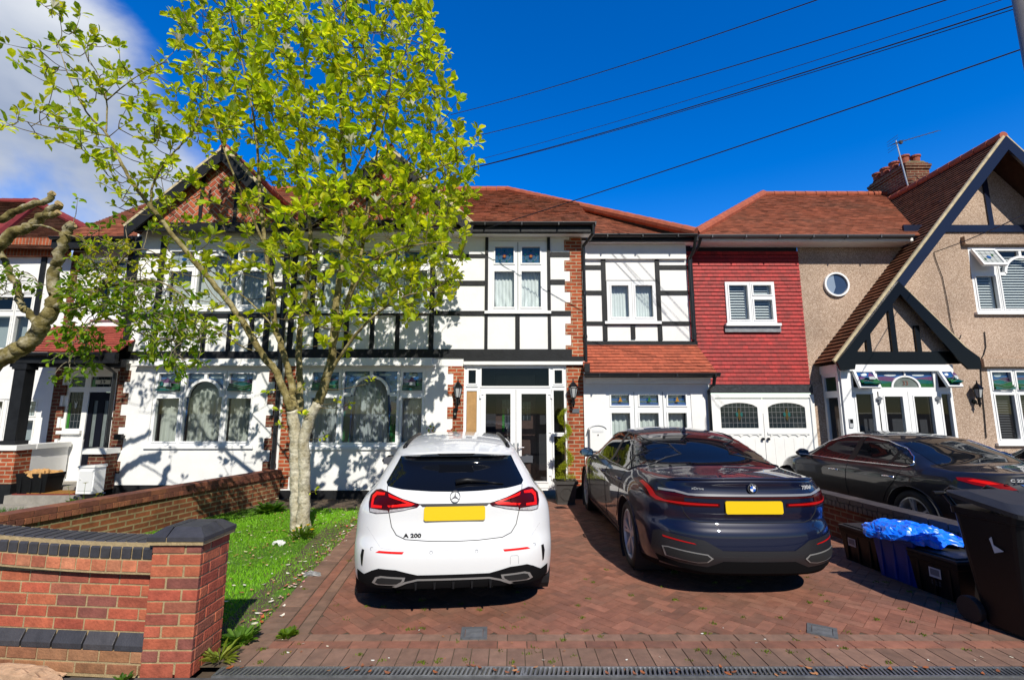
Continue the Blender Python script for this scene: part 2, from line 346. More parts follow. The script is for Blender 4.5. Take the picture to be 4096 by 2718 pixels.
def stained(parent, x0, x1, z0, z1, Y, style='hills', seed=0):
    """leaded picture glass: real flat pieces of coloured glass and lead lines"""
    rr = random.Random(seed); mb = MB(); W, H = x1-x0, z1-z0; reg = [(x0,z0),(x1,z0),(x1,z1),(x0,z1)]
    d = [0]
    def P(poly, c):
        q = clip_convex(poly, reg)
        if len(q) >= 3: d[0] += .0012; mb.face([(a, Y-d[0], b) for a, b in q], ROSE[c] if isinstance(c, str) else c)
    def line(a, b, w=.007, c='lead'):
        v = Vector((b[0]-a[0], b[1]-a[1]));
        if v.length < 1e-5: return
        n = Vector((-v.y, v.x)).normalized()*w/2
        P([(a[0]+n.x,a[1]+n.y),(a[0]-n.x,a[1]-n.y),(b[0]-n.x,b[1]-n.y),(b[0]+n.x,b[1]+n.y)][::-1], c)
    def blob(cx, cz, a, b, c, n=14):
        P([(cx+a*math.cos(2*math.pi*i/n), cz+b*math.sin(2*math.pi*i/n)) for i in range(n)], c)
    if style in ('hills', 'boat'):
        P(reg, 'blue')
        blob(x0+W*.45, z0+H*.82, W*.2, H*.09, 'white'); blob(x0+W*.55, z0+H*.86, W*.1, H*.08, 'white')
        cs = ['purple', 'teal', 'green', 'green', 'teal'] if style == 'hills' else ['teal', 'blue', 'blue']
        for i, c in enumerate(cs):
            b = z0+H*(.62-.13*i if style == 'hills' else .42-.14*i); ph = rr.uniform(0, 6); n = 12; am = H*(.07 if style == 'hills' else .025)
            top = [(x0+W*j/n, b+am*math.sin(ph+5.5*j/n)) for j in range(n+1)]
            t = rr.uniform(.6, 1.4); k = ROSE[c]
            for j in range(n): P([(top[j][0], z0), (top[j+1][0], z0), top[j+1], top[j]], tuple(v*t for v in k))
            for j in range(n): line(top[j], top[j+1], .006)
        if style == 'boat':
            P([(x0+W*.4, z0+H*.35), (x0+W*.62, z0+H*.35), (x0+W*.5, z0+H*.85)], 'amber' if seed % 2 else 'green')
        elif seed % 3 == 0: blob(x0+W*.5, z0+H*.62, W*.13, H*.16, 'green'); line((x0+W*.5, z0+H*.2), (x0+W*.52, z0+H*.5), .012, 'purple')
        elif seed % 3 == 1: P([(x0+W*.35,z0+H*.25),(x0+W*.7,z0+H*.25),(x0+W*.66,z0+H*.45),(x0+W*.38,z0+H*.45)], 'pale'); P([(x0+W*.3,z0+H*.45),(x0+W*.74,z0+H*.45),(x0+W*.5,z0+H*.75)], 'purple')
    elif style == 'flower':
        P(reg, (.05,.13,.22))
        for i in range(1, 4): line((x0, z0+H*i/4), (x1, z0+H*i/4), .005)
        for i in range(1, 3): line((x0+W*i/3, z0), (x0+W*i/3, z1), .005)
        cx, cz = x0+W*.5, z0+H*.45
        pts = [(cx+W*.33*math.cos(2*math.pi*i/16), cz+H*.32*math.sin(2*math.pi*i/16)) for i in range(17)]
        for i in range(16): line(pts[i], pts[i+1], .009)
        for i in (1, 4, 7, 10, 13): blob(*pts[i], W*.055, H*.05, 'teal', 8)
        blob(cx, cz, W*.1, H*.1, 'brick'); blob(cx, cz, W*.05, H*.05, 'amber')
    elif style == 'leaded':
        P(reg, 'dark'); nx = max(3, int(W/.09)); nz = max(3, int(H/.1))
        for i in range(1, nx): line((x0+W*i/nx, z0), (x0+W*i/nx, z1), .008)
        for i in range(1, nz): line((x0, z0+H*i/nz), (x1, z0+H*i/nz), .008)
        cx, cz = x0+W/2, z0+H/2
        P([(cx,cz-H*.24),(cx+W*.06,cz),(cx,cz+H*.27),(cx-W*.06,cz)], (.07,.05,.015)); blob(cx-W*.06, cz+H*.02, W*.035, H*.09, 'teal'); blob(cx+W*.06, cz+H*.02, W*.035, H*.09, 'teal')
    elif style == 'birds':
        P(reg, 'pale')
        for i in range(1, 4): line((x0, z0+H*i/4), (x1, z0+H*i/4), .005, 'dark')
        for i in range(1, 4): line((x0+W*i/4, z0), (x0+W*i/4, z1), .005, 'dark')
        blob(x0+W*.5, z0+H*.5, W*.12, H*.12, 'blue', 7); blob(x0+W*.25, z0+H*.35, W*.05, H*.08, 'green', 7); blob(x0+W*.75, z0+H*.65, W*.05, H*.08, 'green', 7)
    elif style == 'diamond':
        P(reg, 'pale')
        for i in range(1, 4): line((x0, z0+H*i/4), (x1, z0+H*i/4), .006, 'dark'); line((x0+W*i/4, z0), (x0+W*i/4, z1), .006, 'dark')
        cx, cz = x0+W*.5, z0+H*.55
        P([(cx-W*.18,cz-.02),(cx,cz-H*.2),(cx+W*.18,cz-.02),(cx,cz+.03)], 'amber'); P([(cx-W*.09,cz),(cx,cz-H*.1),(cx+W*.09,cz),(cx,cz+H*.2)], 'red')
    elif style == 'tulip':
        P(reg, 'dark'); nz = max(3, int(H/.14))
        for i in range(1, nz): line((x0, z0+H*i/nz), (x1, z0+H*i/nz), .007)
        for i in (1, 2, 3): line((x0+W*i/4, z0), (x0+W*i/4, z1), .007)
        P([(x0+.004,z0),(x0+W*.2,z0),(x0+W*.2,z0+H*.7),(x0+.004,z0+H*.7)], (.03,.16,.02))
        cx, cz = x0+W*.5, z0+H*.68
        P([(cx-W*.12,cz+H*.08),(cx-W*.05,cz-H*.12),(cx+W*.05,cz-H*.12),(cx+W*.12,cz+H*.08),(cx,cz)], 'pale')
    return build('picture_glass', mb, M_STAIN, parent)
def window(house, x0, x1, z0, z1, Y, panes, fr=None, sill=True, seam=True, mat=None, glass=None, name='window', arch=None, seed=0, label=None, open_=()):
    """a glazed frame: panes = [(x0,x1,z0,z1,kind)] openings; every pane a sub-part"""
    mb = MB(); wallholes(mb, x0, x1, z0, z1, panes, Y-.03, .055)
    mb.box(x0, x1, Y+.026, Y+.06, z0, z0+.01)
    for a, b in ((x0-.001, x0+.012), (x1-.012, x1+.001)): mb.box(a, b, Y-.029, Y+.04, z0, z1)
    mb.box(x0, x1, Y-.029, Y+.04, z1-.012, z1+.001)
    for p in panes:                                   # a raised sash ring round every opening
        a, b, c, d = p[:4]; w = .028; e = .016
        for bx in ((a-w, b+w, d, d+w), (a-w, b+w, c-w, c), (a-w, a, c, d), (b, b+w, c, d)): mb.box(bx[0], bx[1], Y-.03-e, Y-.0302, bx[2], bx[3])
    f = build(name, mb, mat or M_UPVC, house)
    if label: f['label'] = label
    if arch:                                          # half-round bar with its key post
        cx, cz, r, top = arch; ab = MB(); n = 20
        for i in range(n):
            a0, a1 = math.pi*i/n, math.pi*(i+1)/n
            q = [(cx+(r-.055)*math.cos(a0), cz+(r-.055)*math.sin(a0)), (cx+r*math.cos(a0), cz+r*math.sin(a0)), (cx+r*math.cos(a1), cz+r*math.sin(a1)), (cx+(r-.055)*math.cos(a1), cz+(r-.055)*math.sin(a1))]
            ab.prism(q, XZ, Y-.04, Y+.02)
        ab.box(cx-.03, cx+.03, Y-.036, Y+.02, cz+r-.01, top); build('arch_bar', ab, mat or M_UPVC, f)
    for i, p in enumerate(panes):
        a, b, c, d = p[:4]; k = p[4] if len(p) > 4 else ''
        g = MB(); g.face([(a,Y+.012,c),(b,Y+.012,c),(b,Y+.012,d),(a,Y+.012,d)]); build('pane', g, glass or M_GLASS, f)
        if k and k != 'x':
            if arch and k == 'hillsA':                # picture glass only outside the arch
                cx, cz, r, top = arch
                stained_arch(f, a, b, c, d, Y+.03, arch, seed+i)
            else: stained(f, a, b, c, d, Y+.03, k, seed+i)
    if seam and len(panes) > 1:
        xs = sorted({round((p[1]+q[0])/2, 3) for p in panes for q in panes if 0 < q[0]-p[1] < .2})
        for x in xs: sb = MB(); sb.box(x-.003, x+.003, Y-.033, Y-.031, z0+.02, z1-.02); build('seam', sb, M_SEAM, f)
    if sill:
        sm = MB(); sm.box(x0-.06, x1+.06, Y-.10, Y-.02, z0-.06, z0-.002); build('sill', sm, mat or M_UPVC, f)
    return f
def stained_arch(f, a, b, c, d, Y, arch, seed):
    cx, cz, r, top = arch; mb = MB(); n = 16; rr = random.Random(seed)
    for i in range(n):
        xa, xb = a+(b-a)*i/n, a+(b-a)*(i+1)/n
        lo = lambda x: cz+math.sqrt(max(0, (r-.03)**2-(x-cx)**2)) if abs(x-cx) < r-.03 else c
        la, lb = max(c, lo(xa)), max(c, lo(xb))
        mb.face([(xa,Y,la),(xb,Y,lb),(xb,Y,d),(xa,Y,d)], ROSE['blue'])
        for j, (k, col) in enumerate(((.62,'purple'),(.45,'teal'),(.3,'green'))):
            h = lambda x: c+(d-c)*(k+.07*math.sin(7*(x-a)/(b-a)+j*2+seed))
            if h(xa) > la and h(xb) > lb: mb.face([(xa,Y-.0015*(j+1),la),(xb,Y-.0015*(j+1),lb),(xb,Y-.0015*(j+1),h(xb)),(xa,Y-.0015*(j+1),h(xa))], ROSE[col])
    for sx in (-1, 1):
        x = cx+sx*(b-a)*.25
        mb.face([(x+.13*math.cos(2*math.pi*i/12), Y-.006, d-.07+.025*math.sin(2*math.pi*i/12)) for i in range(12)], ROSE['white'])
    build('picture_glass', mb, M_STAIN, f)
def curtain(x0, x1, z0, z1, Y, label, fold=.09, amp=.022, swag=0, group='net curtains hanging behind the windows', mat=None, top=None, name='net_curtain', cat='curtain', seed=1):
    mb = MB(); n = max(24, int((x1-x0)/.012)); m = 10; rr = random.Random(seed); ph = rr.uniform(0, 6)
    def P(i, j):
        x = x0+(x1-x0)*i/n; t = j/m; z = z0+(z1-z0)*t
        w = math.sin(2*math.pi*(x-x0)/fold+ph)+.5*math.sin(2*math.pi*(x-x0)/(fold*.43)+1.3)
        if top: z = min(z, top(x))
        xx = x
        if swag:
            k = (1-t)**1.5; s = (x-x0)/(x1-x0); s = s if swag > 0 else 1-s
            z += k*.16*(s-.3)**2*(z1-z0); w += k*1.2*math.sin(14*(s+t*.9)+1)
        return (xx, Y+amp*w*(.4+.6*(1-t)), z)
    vs = [P(i, j) for j in range(m+1) for i in range(n+1)]; fs = [(j*(n+1)+i, j*(n+1)+i+1, (j+1)*(n+1)+i+1, (j+1)*(n+1)+i) for j in range(m) for i in range(n)]
    mb.raw(vs, fs); return one(name, mb, mat or M_NET, label, cat, group, smooth=True)
def louvres(x0, x1, z0, z1, Y, label, pitch=.062, ang=35, group='slatted blinds behind the windows'):
    mb = MB(); z = z0+.02
    while z < z1-.01:
        a = R(ang); w = pitch*.62; mb.face([(x0,Y-w*math.cos(a)*.6,z-w*math.sin(a)),(x1,Y-w*math.cos(a)*.6,z-w*math.sin(a)),(x1,Y+w*math.cos(a)*.6,z+w*math.sin(a)*.8),(x0,Y+w*math.cos(a)*.6,z+w*math.sin(a)*.8)]); z += pitch
    for a in (x0, x1-.03): mb.box(a, a+.03, Y-.02, Y+.02, z0, z1)
    return one('slat_blind', mb, M_BLIND, label, 'blind', group)
def gutter(parent, x0, x1, Y, z, r=.055, mat=None, name='gutter'):
    mb = MB(); n = 8; vs = []
    for x in (x0, x1):
        for j in range(n+1):
            a = math.pi+math.pi*j/n; vs.append((x, Y+r*math.cos(a), z+r*math.sin(a)))
    mb.raw(vs, [(j, j+1, n+1+j+1, n+1+j) for j in range(n)]+[tuple(range(n+1)), tuple(range(n+1, 2*n+2))])
    mb.box(x0, x1, Y-r-.006, Y-r+.004, z-.012, z+.006); mb.box(x0, x1, Y+r-.004, Y+r+.02, z-.05, z+.006)
    x = x0+.3
    while x < x1: mb.box(x-.012, x+.012, Y-r-.012, Y+r, z-r-.012, z+.008); x += .75
    return build(name, mb, mat or M_PVC, parent)
def pipe(parent, pts, r=.034, name='downpipe', mat=None):
    mb = MB(); mb.tube(pts, r, 10)
    p = [Vector(q) for q in pts]
    for i in range(len(p)-1):
        L = (p[i+1]-p[i]).length
        if L > 1:
            for k in range(1, int(L/.9)+1):
                q = p[i].lerp(p[i+1], k*.9/L); mb.tube([q-Vector((0,0,.03)), q+Vector((0,0,.03))], r*1.25, 10)
    return build(name, mb, mat or M_PVC, parent, smooth=False)
def quoins(mb, xa, xb, z0, z1, Y, side, ys=.01, tooth=.11, n0=3, phase=0):
    """toothed brick corner: side -1 teeth to the left, +1 to the right, 2 both"""
    z = z0; k = phase; h = .075*n0
    while z < z1-.02:
        t = tooth if k % 2 else 0; top = min(z+h, z1)
        a = xa-(t if side in (-1, 2) else 0); b = xb+(t if side in (1, 2) else 0)
        mb.box(a, b, Y-ys, Y+.02, z, top); z += h; k += 1
def bays(mb, rects, Y, d=.025):
    for x0, x1, z0, z1 in rects: mb.box(x0, x1, Y-d-random.uniform(0, .004), Y+.01, z0, z1)
def lantern(x, Y, z, label, group):
    t = thing('wall_lantern', label, 'wall lamp', (x, Y, z), group=group); o = (x, Y-.13, z)
    mb = MB(); mb.lathe((x, Y-.13, z), [(.0,.24),(.008,.24),(.012,.20),(.02,.17),(.035,.16),(.10,.07),(.105,.055),(.09,.05)], 6); build('lamp_cap', mb, M_GLOSSBLACK, t)
    g = MB(); g.lathe((x, Y-.13, z), [(.085,.05),(.048,-.13)], 6); build('lamp_glass', g, M_LGLASS, t)
    b = MB()
    for j in range(6):
        a = 2*math.pi*j/6; b.tube([(x+.087*math.cos(a),Y-.13+.087*math.sin(a),z+.05),(x+.05*math.cos(a),Y-.13+.05*math.sin(a),z-.13)], .007, 4)
    b.lathe((x, Y-.13, z), [(.05,-.13),(.055,-.14),(.03,-.17),(.028,-.24),(.04,-.26),(.02,-.29),(.012,-.33),(.0,-.35)], 10)
    b.tube([(x,Y-.13,z-.25),(x,Y-.07,z-.27),(x,Y-.02,z-.24)], .016, 8); b.lathe((x, Y-.012, z-.22), [(0,-.02),(.05,-.02),(.045,.012),(0,.012)], 10, axis='y')
    build('lamp_body', b, M_GLOSSBLACK, t); c = MB(); c.tube([(x,Y-.13,z-.12),(x,Y-.13,z-.03)], .018, 8); build('bulb', c, M_UPVC, t)
    return t
M_LGLASS = pm('lantern_glass', (.42,.44,.45), .15)
def text(body, size, loc, rot, mat, parent, name='lettering', ext=.004, align='CENTER', sx=1.0, bold=0):
    cu = bpy.data.curves.new(name, 'FONT'); cu.body = body; cu.size = size; cu.extrude = ext; cu.align_x = align; cu.align_y = 'CENTER'; cu.offset = bold
    o = bpy.data.objects.new('_t', cu); COL.objects.link(o); dg = bpy.context.evaluated_depsgraph_get(); dg.update()
    me = bpy.data.meshes.new_from_object(o.evaluated_get(dg)); bpy.data.objects.remove(o); bpy.data.curves.remove(cu)
    me.name = name; me.transform(Matrix.Translation(loc) @ rot.to_matrix().to_4x4() @ Matrix.Diagonal((sx,1,1,1))); me.materials.clear(); me.materials.append(mat)
    q = bpy.data.objects.new(name, me); COL.objects.link(q)
    if parent is not None:
        org = Vector((0,0,0)) if parent.get('category') == 'car' else ORG.get(parent.name, Vector((0,0,0))); me.transform(Matrix.Translation(-org)); q.parent = parent; ORG[q.name] = org
    return q
from mathutils import Euler
UP = Euler((R(90),0,0))
def pieces(name, mat, parent, *fns):
    for f in fns:
        m = MB(); f(m); build(name, m, mat, parent)
# ================================================================ 31: the middle house
F = 9.65
h31 = thing('terraced_house', 'white half timbered middle house with glazed double porch doors and a lean-to side room', 'house', (-1.6, F, 0))
mb = MB()
wins_g = [(-4.13,-1.75,1.0,2.56)]
wallholes(mb, -4.68, -.96, .16, 2.78, wins_g, F, .12)
wallholes(mb, -.96, 1.10, .16, 2.70, [(-.955,1.095,.17,2.62)], F, .14)
mb.box(1.10, 1.46, F+.001, F+.1, .16, 2.7)
wallholes(mb, -4.68, 1.46, 2.6, 5.62, [(-4.07,-1.71,3.75,5.12),(-.52,.74,3.75,5.26)], F-.012, .13)
mb.face([(1.46,F-.012,0),(1.46,F-.012,5.6),(1.46,10.3,5.6),(1.46,10.3,0)])
mb.box(-4.30, -1.62, F-.10, F, 2.63, 2.76)                      # moulded head over the bay window
mb.box(-4.36, -1.56, F-.13, F-.002, 2.60, 2.635)
mb.box(-4.25, -1.60, F-.09, F-.013, 5.30, 5.46); mb.box(-.98, 1.50, F-.075, F-.012, 2.625, 2.69)
build('wall', mb, M_RENDER, h31)
pieces('plinth', M_BLACK, h31, lambda m: m.box(-4.66, -.98, F-.03, F+.02, 0, .162), lambda m: m.box(1.08, 1.48, F-.03, F+.02, 0, .25))
pieces('brick_quoin', M_BRICK, h31, lambda m: quoins(m, -4.62, -4.40, .2, 2.74, F, 1), lambda m: quoins(m, -1.19, -.975, .2, 2.70, F, -1, phase=1), lambda m: m.box(1.105, 1.463, F-.012, F+.02, .25, 2.62), lambda m: quoins(m, 1.215, 1.472, 2.80, 5.36, F-.012, -1, tooth=.115, phase=1))
mb = MB(); Y2 = F-.012
bays(mb, [(-4.68,-.98,2.77,2.945),(-.981,1.222,2.69,2.944),(1.222,1.475,2.69,2.79)], Y2, .03)
bays(mb, [(-4.61,-4.50,2.945,5.3),(-4.07,-3.98,2.945,3.65),(-2.92,-2.83,2.945,3.65),(-2.40,-2.31,2.945,3.65),(-3.45,-3.36,2.945,3.65),(-1.71,-1.61,2.945,5.45),(-4.19,-4.09,3.745,5.3),(-.565,-.50,2.945,5.33),(.74,.805,2.945,5.33),(.07,.16,2.945,3.65)], Y2, .024)
bays(mb, [(-4.66,-1.72,3.65,3.745),(-4.49,-4.2,4.30,4.39),(-4.49,-4.2,4.93,5.0),(-1.6,-.57,4.89,4.96),(-1.6,-.57,4.29,4.385),(-1.6,1.216,3.648,3.742),(.81,1.216,4.91,5.005),(.81,1.105,4.315,4.41)], Y2, .020)
bays(mb, [(-4.40,-.82,5.42,5.60)], 9.37, .03)
build('timber_frame', mb, M_BLACK, h31)
# bay windows
gz = [(-4.06,-3.52,1.08,1.96,'x'),(-3.41,-2.33,1.08,2.02,'x'),(-2.22,-1.82,1.08,1.96,'x'),(-4.06,-3.52,2.11,2.48,'hills'),(-3.41,-2.92,2.03,2.50,'hillsA'),(-2.83,-2.33,2.03,2.50,'hillsA'),(-2.22,-1.82,2.11,2.48,'hills')]
gz = [gz[0], (-3.41,-2.33,1.08,2.50,'hillsA'), gz[2], gz[3], gz[6]]
w = window(h31, -4.13, -1.75, 1.0, 2.56, F+.06, gz, arch=(-2.87,2.02,.40,2.50), seed=3, label='ground floor bay window with an arched middle light and picture glass')
pieces('transom', M_UPVC, w, *[lambda m, a=a: m.box(a, a+.14, F+.02, F+.06, 1.99, 2.06) for a in (-3.41,-2.47)])
uz = [(-4.0,-3.5,3.83,4.62,'x'),(-3.38,-2.38,3.83,4.62,'x'),(-2.27,-1.78,3.83,4.62,'x'),(-4.0,-3.5,4.76,5.04,'flower'),(-3.38,-2.38,4.74,5.05,'flower'),(-2.27,-1.78,4.76,5.04,'flower')]
window(h31, -4.07, -1.71, 3.75, 5.12, F+.05, uz, seed=9, label='first floor bay window under the gable')
window(h31, -.505, .745, 3.74, 5.25, F+.02, [(-.37,.045,3.83,4.59),(.20,.60,3.83,4.59),(-.355,.035,4.77,5.13,'flower'),(.21,.59,4.77,5.13,'flower')], seed=20, label='first floor window with leaded rose lights over the porch doors')
curtain(-4.08, -1.8, 1.06, 2.42, F+.2, 'grey pleated net curtain filling the ground floor bay window of the middle house', fold=.13, amp=.035, mat=pm('grey_net', (.36,.38,.40), .9, var=.06, vs=9), top=lambda x: 2.42)
curtain(-4.02, -1.78, 3.8, 4.7, F+.2, 'pale net curtain in the first floor bay window behind the magnolia', fold=.12, amp=.03, mat=pm('pale_net', (.62,.66,.68), .9), seed=3)
curtain(-.38, .06, 3.82, 4.62, F+.13, 'swagged white net curtain in the left half of the window above the porch doors', fold=.075, swag=1, seed=4)
curtain(.19, .61, 3.82, 4.62, F+.13, 'swagged white net curtain in the right half of the window above the porch doors', fold=.075, swag=-1, seed=5)
# porch doors
D = F+.05
fp = [(-.885,-.735,2.25,2.52),(-.62,.75,2.20,2.56),(.865,1.02,2.25,2.52),(-.92,-.71,.25,2.10),(.84,1.05,1.27,2.11),(.84,1.05,.25,1.20),(-.64,.80,.20,2.13)]
mb = MB(); wallholes(mb, -.955, 1.095, .17, 2.62, fp, D-.03, .06)
for a, b, c, d in fp[:3]+fp[4:6]:
    for bx in ((a-.03,b+.03,d,d+.03),(a-.03,b+.03,c-.03,c),(a-.03,a,c,d),(b,b+.03,c,d)): mb.box(bx[0], bx[1], D-.045, D-.0302, bx[2], bx[3])
for a, b in ((-.93,-.69),(.82,1.07)):
    mb.box(a, b, D-.055, D-.046, 2.185, 2.20); mb.box(a, b, D-.055, D-.046, 2.575, 2.59)
por = build('porch_frame', mb, M_UPVC, h31)
for a, b, c, d in fp[:3]+fp[4:6]:
    g = MB(); g.face([(a,D+.01,c),(b,D+.01,c),(b,D+.01,d),(a,D+.01,d)]); build('pane', g, M_DGLASS, por)
g = MB(); g.box(-.915, -.715, D-.012, D+.01, .25, 2.10); build('wooden_panel', g, pm('pale_oak', (.42,.24,.09), .55, var=.25, vs=5, stain=.05), por)
for sx, (a, b) in ((1, (-.635,.075)), (-1, (.085,.795))):
    mb = MB(); gl = (a+.105, b-.105, .33, 2.04); wallholes(mb, a, b, .20, 2.13, [gl], D-.045, .07)
    mb.box(a, a+.004, D-.046, D+.02, .2, 2.13); mb.box(b-.004, b, D-.046, D+.02, .2, 2.13)
    for bx in ((gl[0]-.025,gl[1]+.025,gl[3],gl[3]+.025),(gl[0]-.025,gl[1]+.025,gl[2]-.025,gl[2]),(gl[0]-.025,gl[0],gl[2],gl[3]),(gl[1],gl[1]+.025,gl[2],gl[3])): mb.box(bx[0], bx[1], D-.058, D-.0452, bx[2], bx[3])
    dd = build('porch_door', mb, M_UPVC, h31)
    g = MB(); g.face([(gl[0],D,gl[2]),(gl[1],D,gl[2]),(gl[1],D,gl[3]),(gl[0],D,gl[3])]); build('pane', g, M_DGLASS, dd)
    hx = b-.035 if sx == 1 else a+.035; hm = MB(); hm.box(hx-.014, hx+.014, D-.068, D-.045, .86, 1.07); hm.tube([(hx,D-.10,.99),(hx-sx*.12,D-.10,.985)], .011, 8); hm.tube([(hx,D-.06,.99),(hx,D-.1,.99)], .011, 8); build('handle', hm, M_CHROME, dd)
    ex = a if sx == 1 else b
    for z in (.36, 1.2, 1.95): hg = MB(); hg.box(ex-.02, ex+.02, D-.066, D-.045, z, z+.09); hg.box(min(ex, ex+sx*.06), max(ex, ex+sx*.06), D-.064, D-.0455, z+.075, z+.09); build('hinge', hg, M_UPVC, dd)
mb = MB(); mb.box(.0775, .0825, D-.05, D-.02, .2, 2.13); build('seam', mb, M_SEAM, por)
# the inner front door glimpsed through the porch
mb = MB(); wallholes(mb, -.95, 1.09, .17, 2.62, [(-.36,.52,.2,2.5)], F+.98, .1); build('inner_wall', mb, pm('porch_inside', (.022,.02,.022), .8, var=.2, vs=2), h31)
mb = MB(); mb.box(-.36, .52, F+1.03, F+1.08, .2, 2.1); mb.box(-.25,.0,F+1.01,F+1.03,.35,1.0); mb.box(.15,.42,F+1.01,F+1.03,.35,1.0); ind = build('inner_door', mb, pm('brown_door', (.06,.028,.018), .5, var=.3), h31)
stained(ind, -.22, .05, 1.25, 1.95, F+1.02, 'tulip', 4); stained(ind, .18, .42, 1.5, 1.9, F+1.02, 'leaded', 5)
# dark rooms behind the glass
mb = MB()
for x0, x1, z0, z1, y in ((-4.6,-1.3,.3,2.7,F+1.6),(-4.6,1.4,2.8,5.4,F+1.6)):
    mb.face([(x0,y,z0),(x1,y,z0),(x1,y,z1),(x0,y,z1)]); mb.face([(x0,F+.16,z0),(x1,F+.16,z0),(x1,y,z0),(x0,y,z0)]); mb.face([(x0,F+.16,z1),(x1,F+.16,z1),(x1,y,z1),(x0,y,z1)])
    for x in (x0, x1): mb.face([(x,F+.16,z0),(x,y,z0),(x,y,z1),(x,F+.16,z1)])
x0,x1,z0,z1,y=-.97,1.1,.165,2.64,F+1.2
for q in (((x0,F+.11,z0),(x1,F+.11,z0),(x1,y,z0),(x0,y,z0)),((x0,F+.11,z1),(x1,F+.11,z1),(x1,y,z1),(x0,y,z1)),((x0,F+.11,z0),(x0,y,z0),(x0,y,z1),(x0,F+.11,z1)),((x1,F+.11,z0),(x1,y,z0),(x1,y,z1),(x1,F+.11,z1)),((x0,y,z0),(x1,y,z0),(x1,y,z1),(x0,y,z1))): mb.face(q)
build('room', mb, M_ROOM, h31)
# roof
RZ, RY = 8.18, 13.3; HX = -.15
ev = lambda Y: 5.47+(Y-9.32)*(RZ-5.47)/(RY-9.32)
mb = MB()
roof_face(mb, [(-4.68,9.32,5.47),(1.70,9.32,5.47),(1.70,9.32+2.17,5.47+2.17*(RZ-5.47)/(RY-9.32)),(HX,RY,RZ),(-4.68,RY,RZ)])
hipq = Vector((4.0,9.78,5.45)); hip0 = Vector((HX,RY,RZ))
roof_face(mb, [(1.60,9.78,5.45),tuple(hipq),tuple(hip0),(1.60,9.32+2.17,5.43+2.17*(RZ-5.47)/(RY-9.32))])
roof_face(mb, [tuple(hipq),(4.0,14.5,5.45),(HX,RY,RZ)])
# gable roof slopes
GX, GZ, gy = -2.58, 7.14, 9.27
def gable_roof(mb, gx, gz, xl, xr, zb, gy, yb):
    roof_face(mb, [(xl,gy,zb),(gx,gy,gz),(gx,yb,gz),(xl,yb-(gz-zb)*1.0,zb)]); roof_face(mb, [(xr,gy,zb),(gx,gy,gz),(gx,yb,gz),(xr,yb-(gz-zb)*1.0,zb)])
gable_roof(mb, GX, GZ, -4.37, -.79, 5.44, gy, 12.0)
rf = build('roof', mb, M_ROOF, h31)
pieces('ridge_tiles', M_RIDGE, rf, lambda m: ridge(m, (-4.68,RY,RZ+.02), (HX,RY,RZ+.02)), lambda m: ridge(m, hip0+Vector((0,0,.02)), hipq+Vector((-.03,0,.05))), lambda m: ridge(m, (GX,gy,GZ+.02), (GX,12.0,GZ+.02)))
def barge(parent, gx, gz, xl, xr, zb, Y, w=.2, mat=None, mort=True, name='bargeboard', d=.04):
    mb = MB()
    for x in (xl, xr):
        t = Vector((gx-x, gz-zb)).normalized(); n = Vector((t.y, -t.x)) if x < gx else Vector((-t.y, t.x))
        if n.y > 0: n = -n
        q = [(x, zb), (gx, gz), (gx, gz-w/abs(t.x)), (x+n.x*w*.2, zb-w*1.15)] if True else None
        mb.prism(q, XZ, Y-d, Y)
    b = build(name, mb, mat or M_BLACK, parent)
    if mort:
        mv = MB()
        for x in (xl, xr): mv.bar((x,Y+.02,zb+.0),(gx,Y+.02,gz+.0), .07, .14, up=(0,1,0))
        build('verge_mortar', mv, M_VERGE, parent)
    return b
barge(h31, GX, GZ, -4.37, -.79, 5.44, gy)
GC = [(.42,.10,.040),(.34,.07,.032),(.46,.13,.055),(.27,.06,.032)]
M_HERR = pm('herringbone_brick', (1,1,1), .85, var=.3, vs=14, bump=.3, attr=True)
M_MORT = pm('pale_mortar', (.36,.31,.25), .95, var=.2, vs=10, bump=.3)
def herr_gable(house, gx, gz, xl, xr, zb, Y):
    reg = [(xl, zb), (xr, zb), (gx, gz)]
    m2 = MB(); m2.face([(a, Y, b) for a, b in reg]); pan = build('gable_panel', m2, M_MORT, house)
    m1 = MB(); herringbone(m1, reg, .093, .022, R(45), lambda a, b, d: (a, Y-d, b), .008, GC); build('herringbone_brickwork', m1, M_HERR, pan)
    m3 = MB(); 
    for f in (-.28, .22):
        x = gx+f*(xr-xl)*.42; top = zb+(gz-zb)*(1-abs(x-gx)/((xr-xl)/2)); m3.box(x-.035, x+.035, Y-.03, Y-.012, zb, top)
    build('gable_post', m3, M_BLACK, pan)
herr_gable(h31, GX-.02, 7.0, -4.36, -.84, 5.52, 9.40)
mb = MB(); mb.box(-1.0, 1.70, 9.30, 9.42, 5.33, 5.46); mb.box(1.60, 4.0, 9.76, 9.85, 5.31, 5.44); build('fascia', mb, M_BLACK, h31)
mb = MB(); mb.face([(-4.6,9.32,5.335),(1.68,9.32,5.335),(1.68,F,5.335),(-4.6,F,5.335)]); mb.face([(1.68,9.32,5.34),(1.68,10.1,5.34),(1.68,10.1,5.47),(1.68,9.32,5.47)]); mb.face([(1.5,9.78,5.32),(4,9.78,5.32),(4,10.1,5.32),(1.5,10.1,5.32)]); build('soffit', mb, M_WHITEP, h31)
gutter(h31, -.85, 1.72, 9.25, 5.50); gutter(h31, 1.73, 3.95, 9.70, 5.42)
pipe(h31, [(1.66,9.25,5.46),(1.66,9.27,5.28),(1.50,9.56,5.12),(1.50,9.58,5.0),(1.50,9.59,2.62),(1.52,9.50,2.50)])
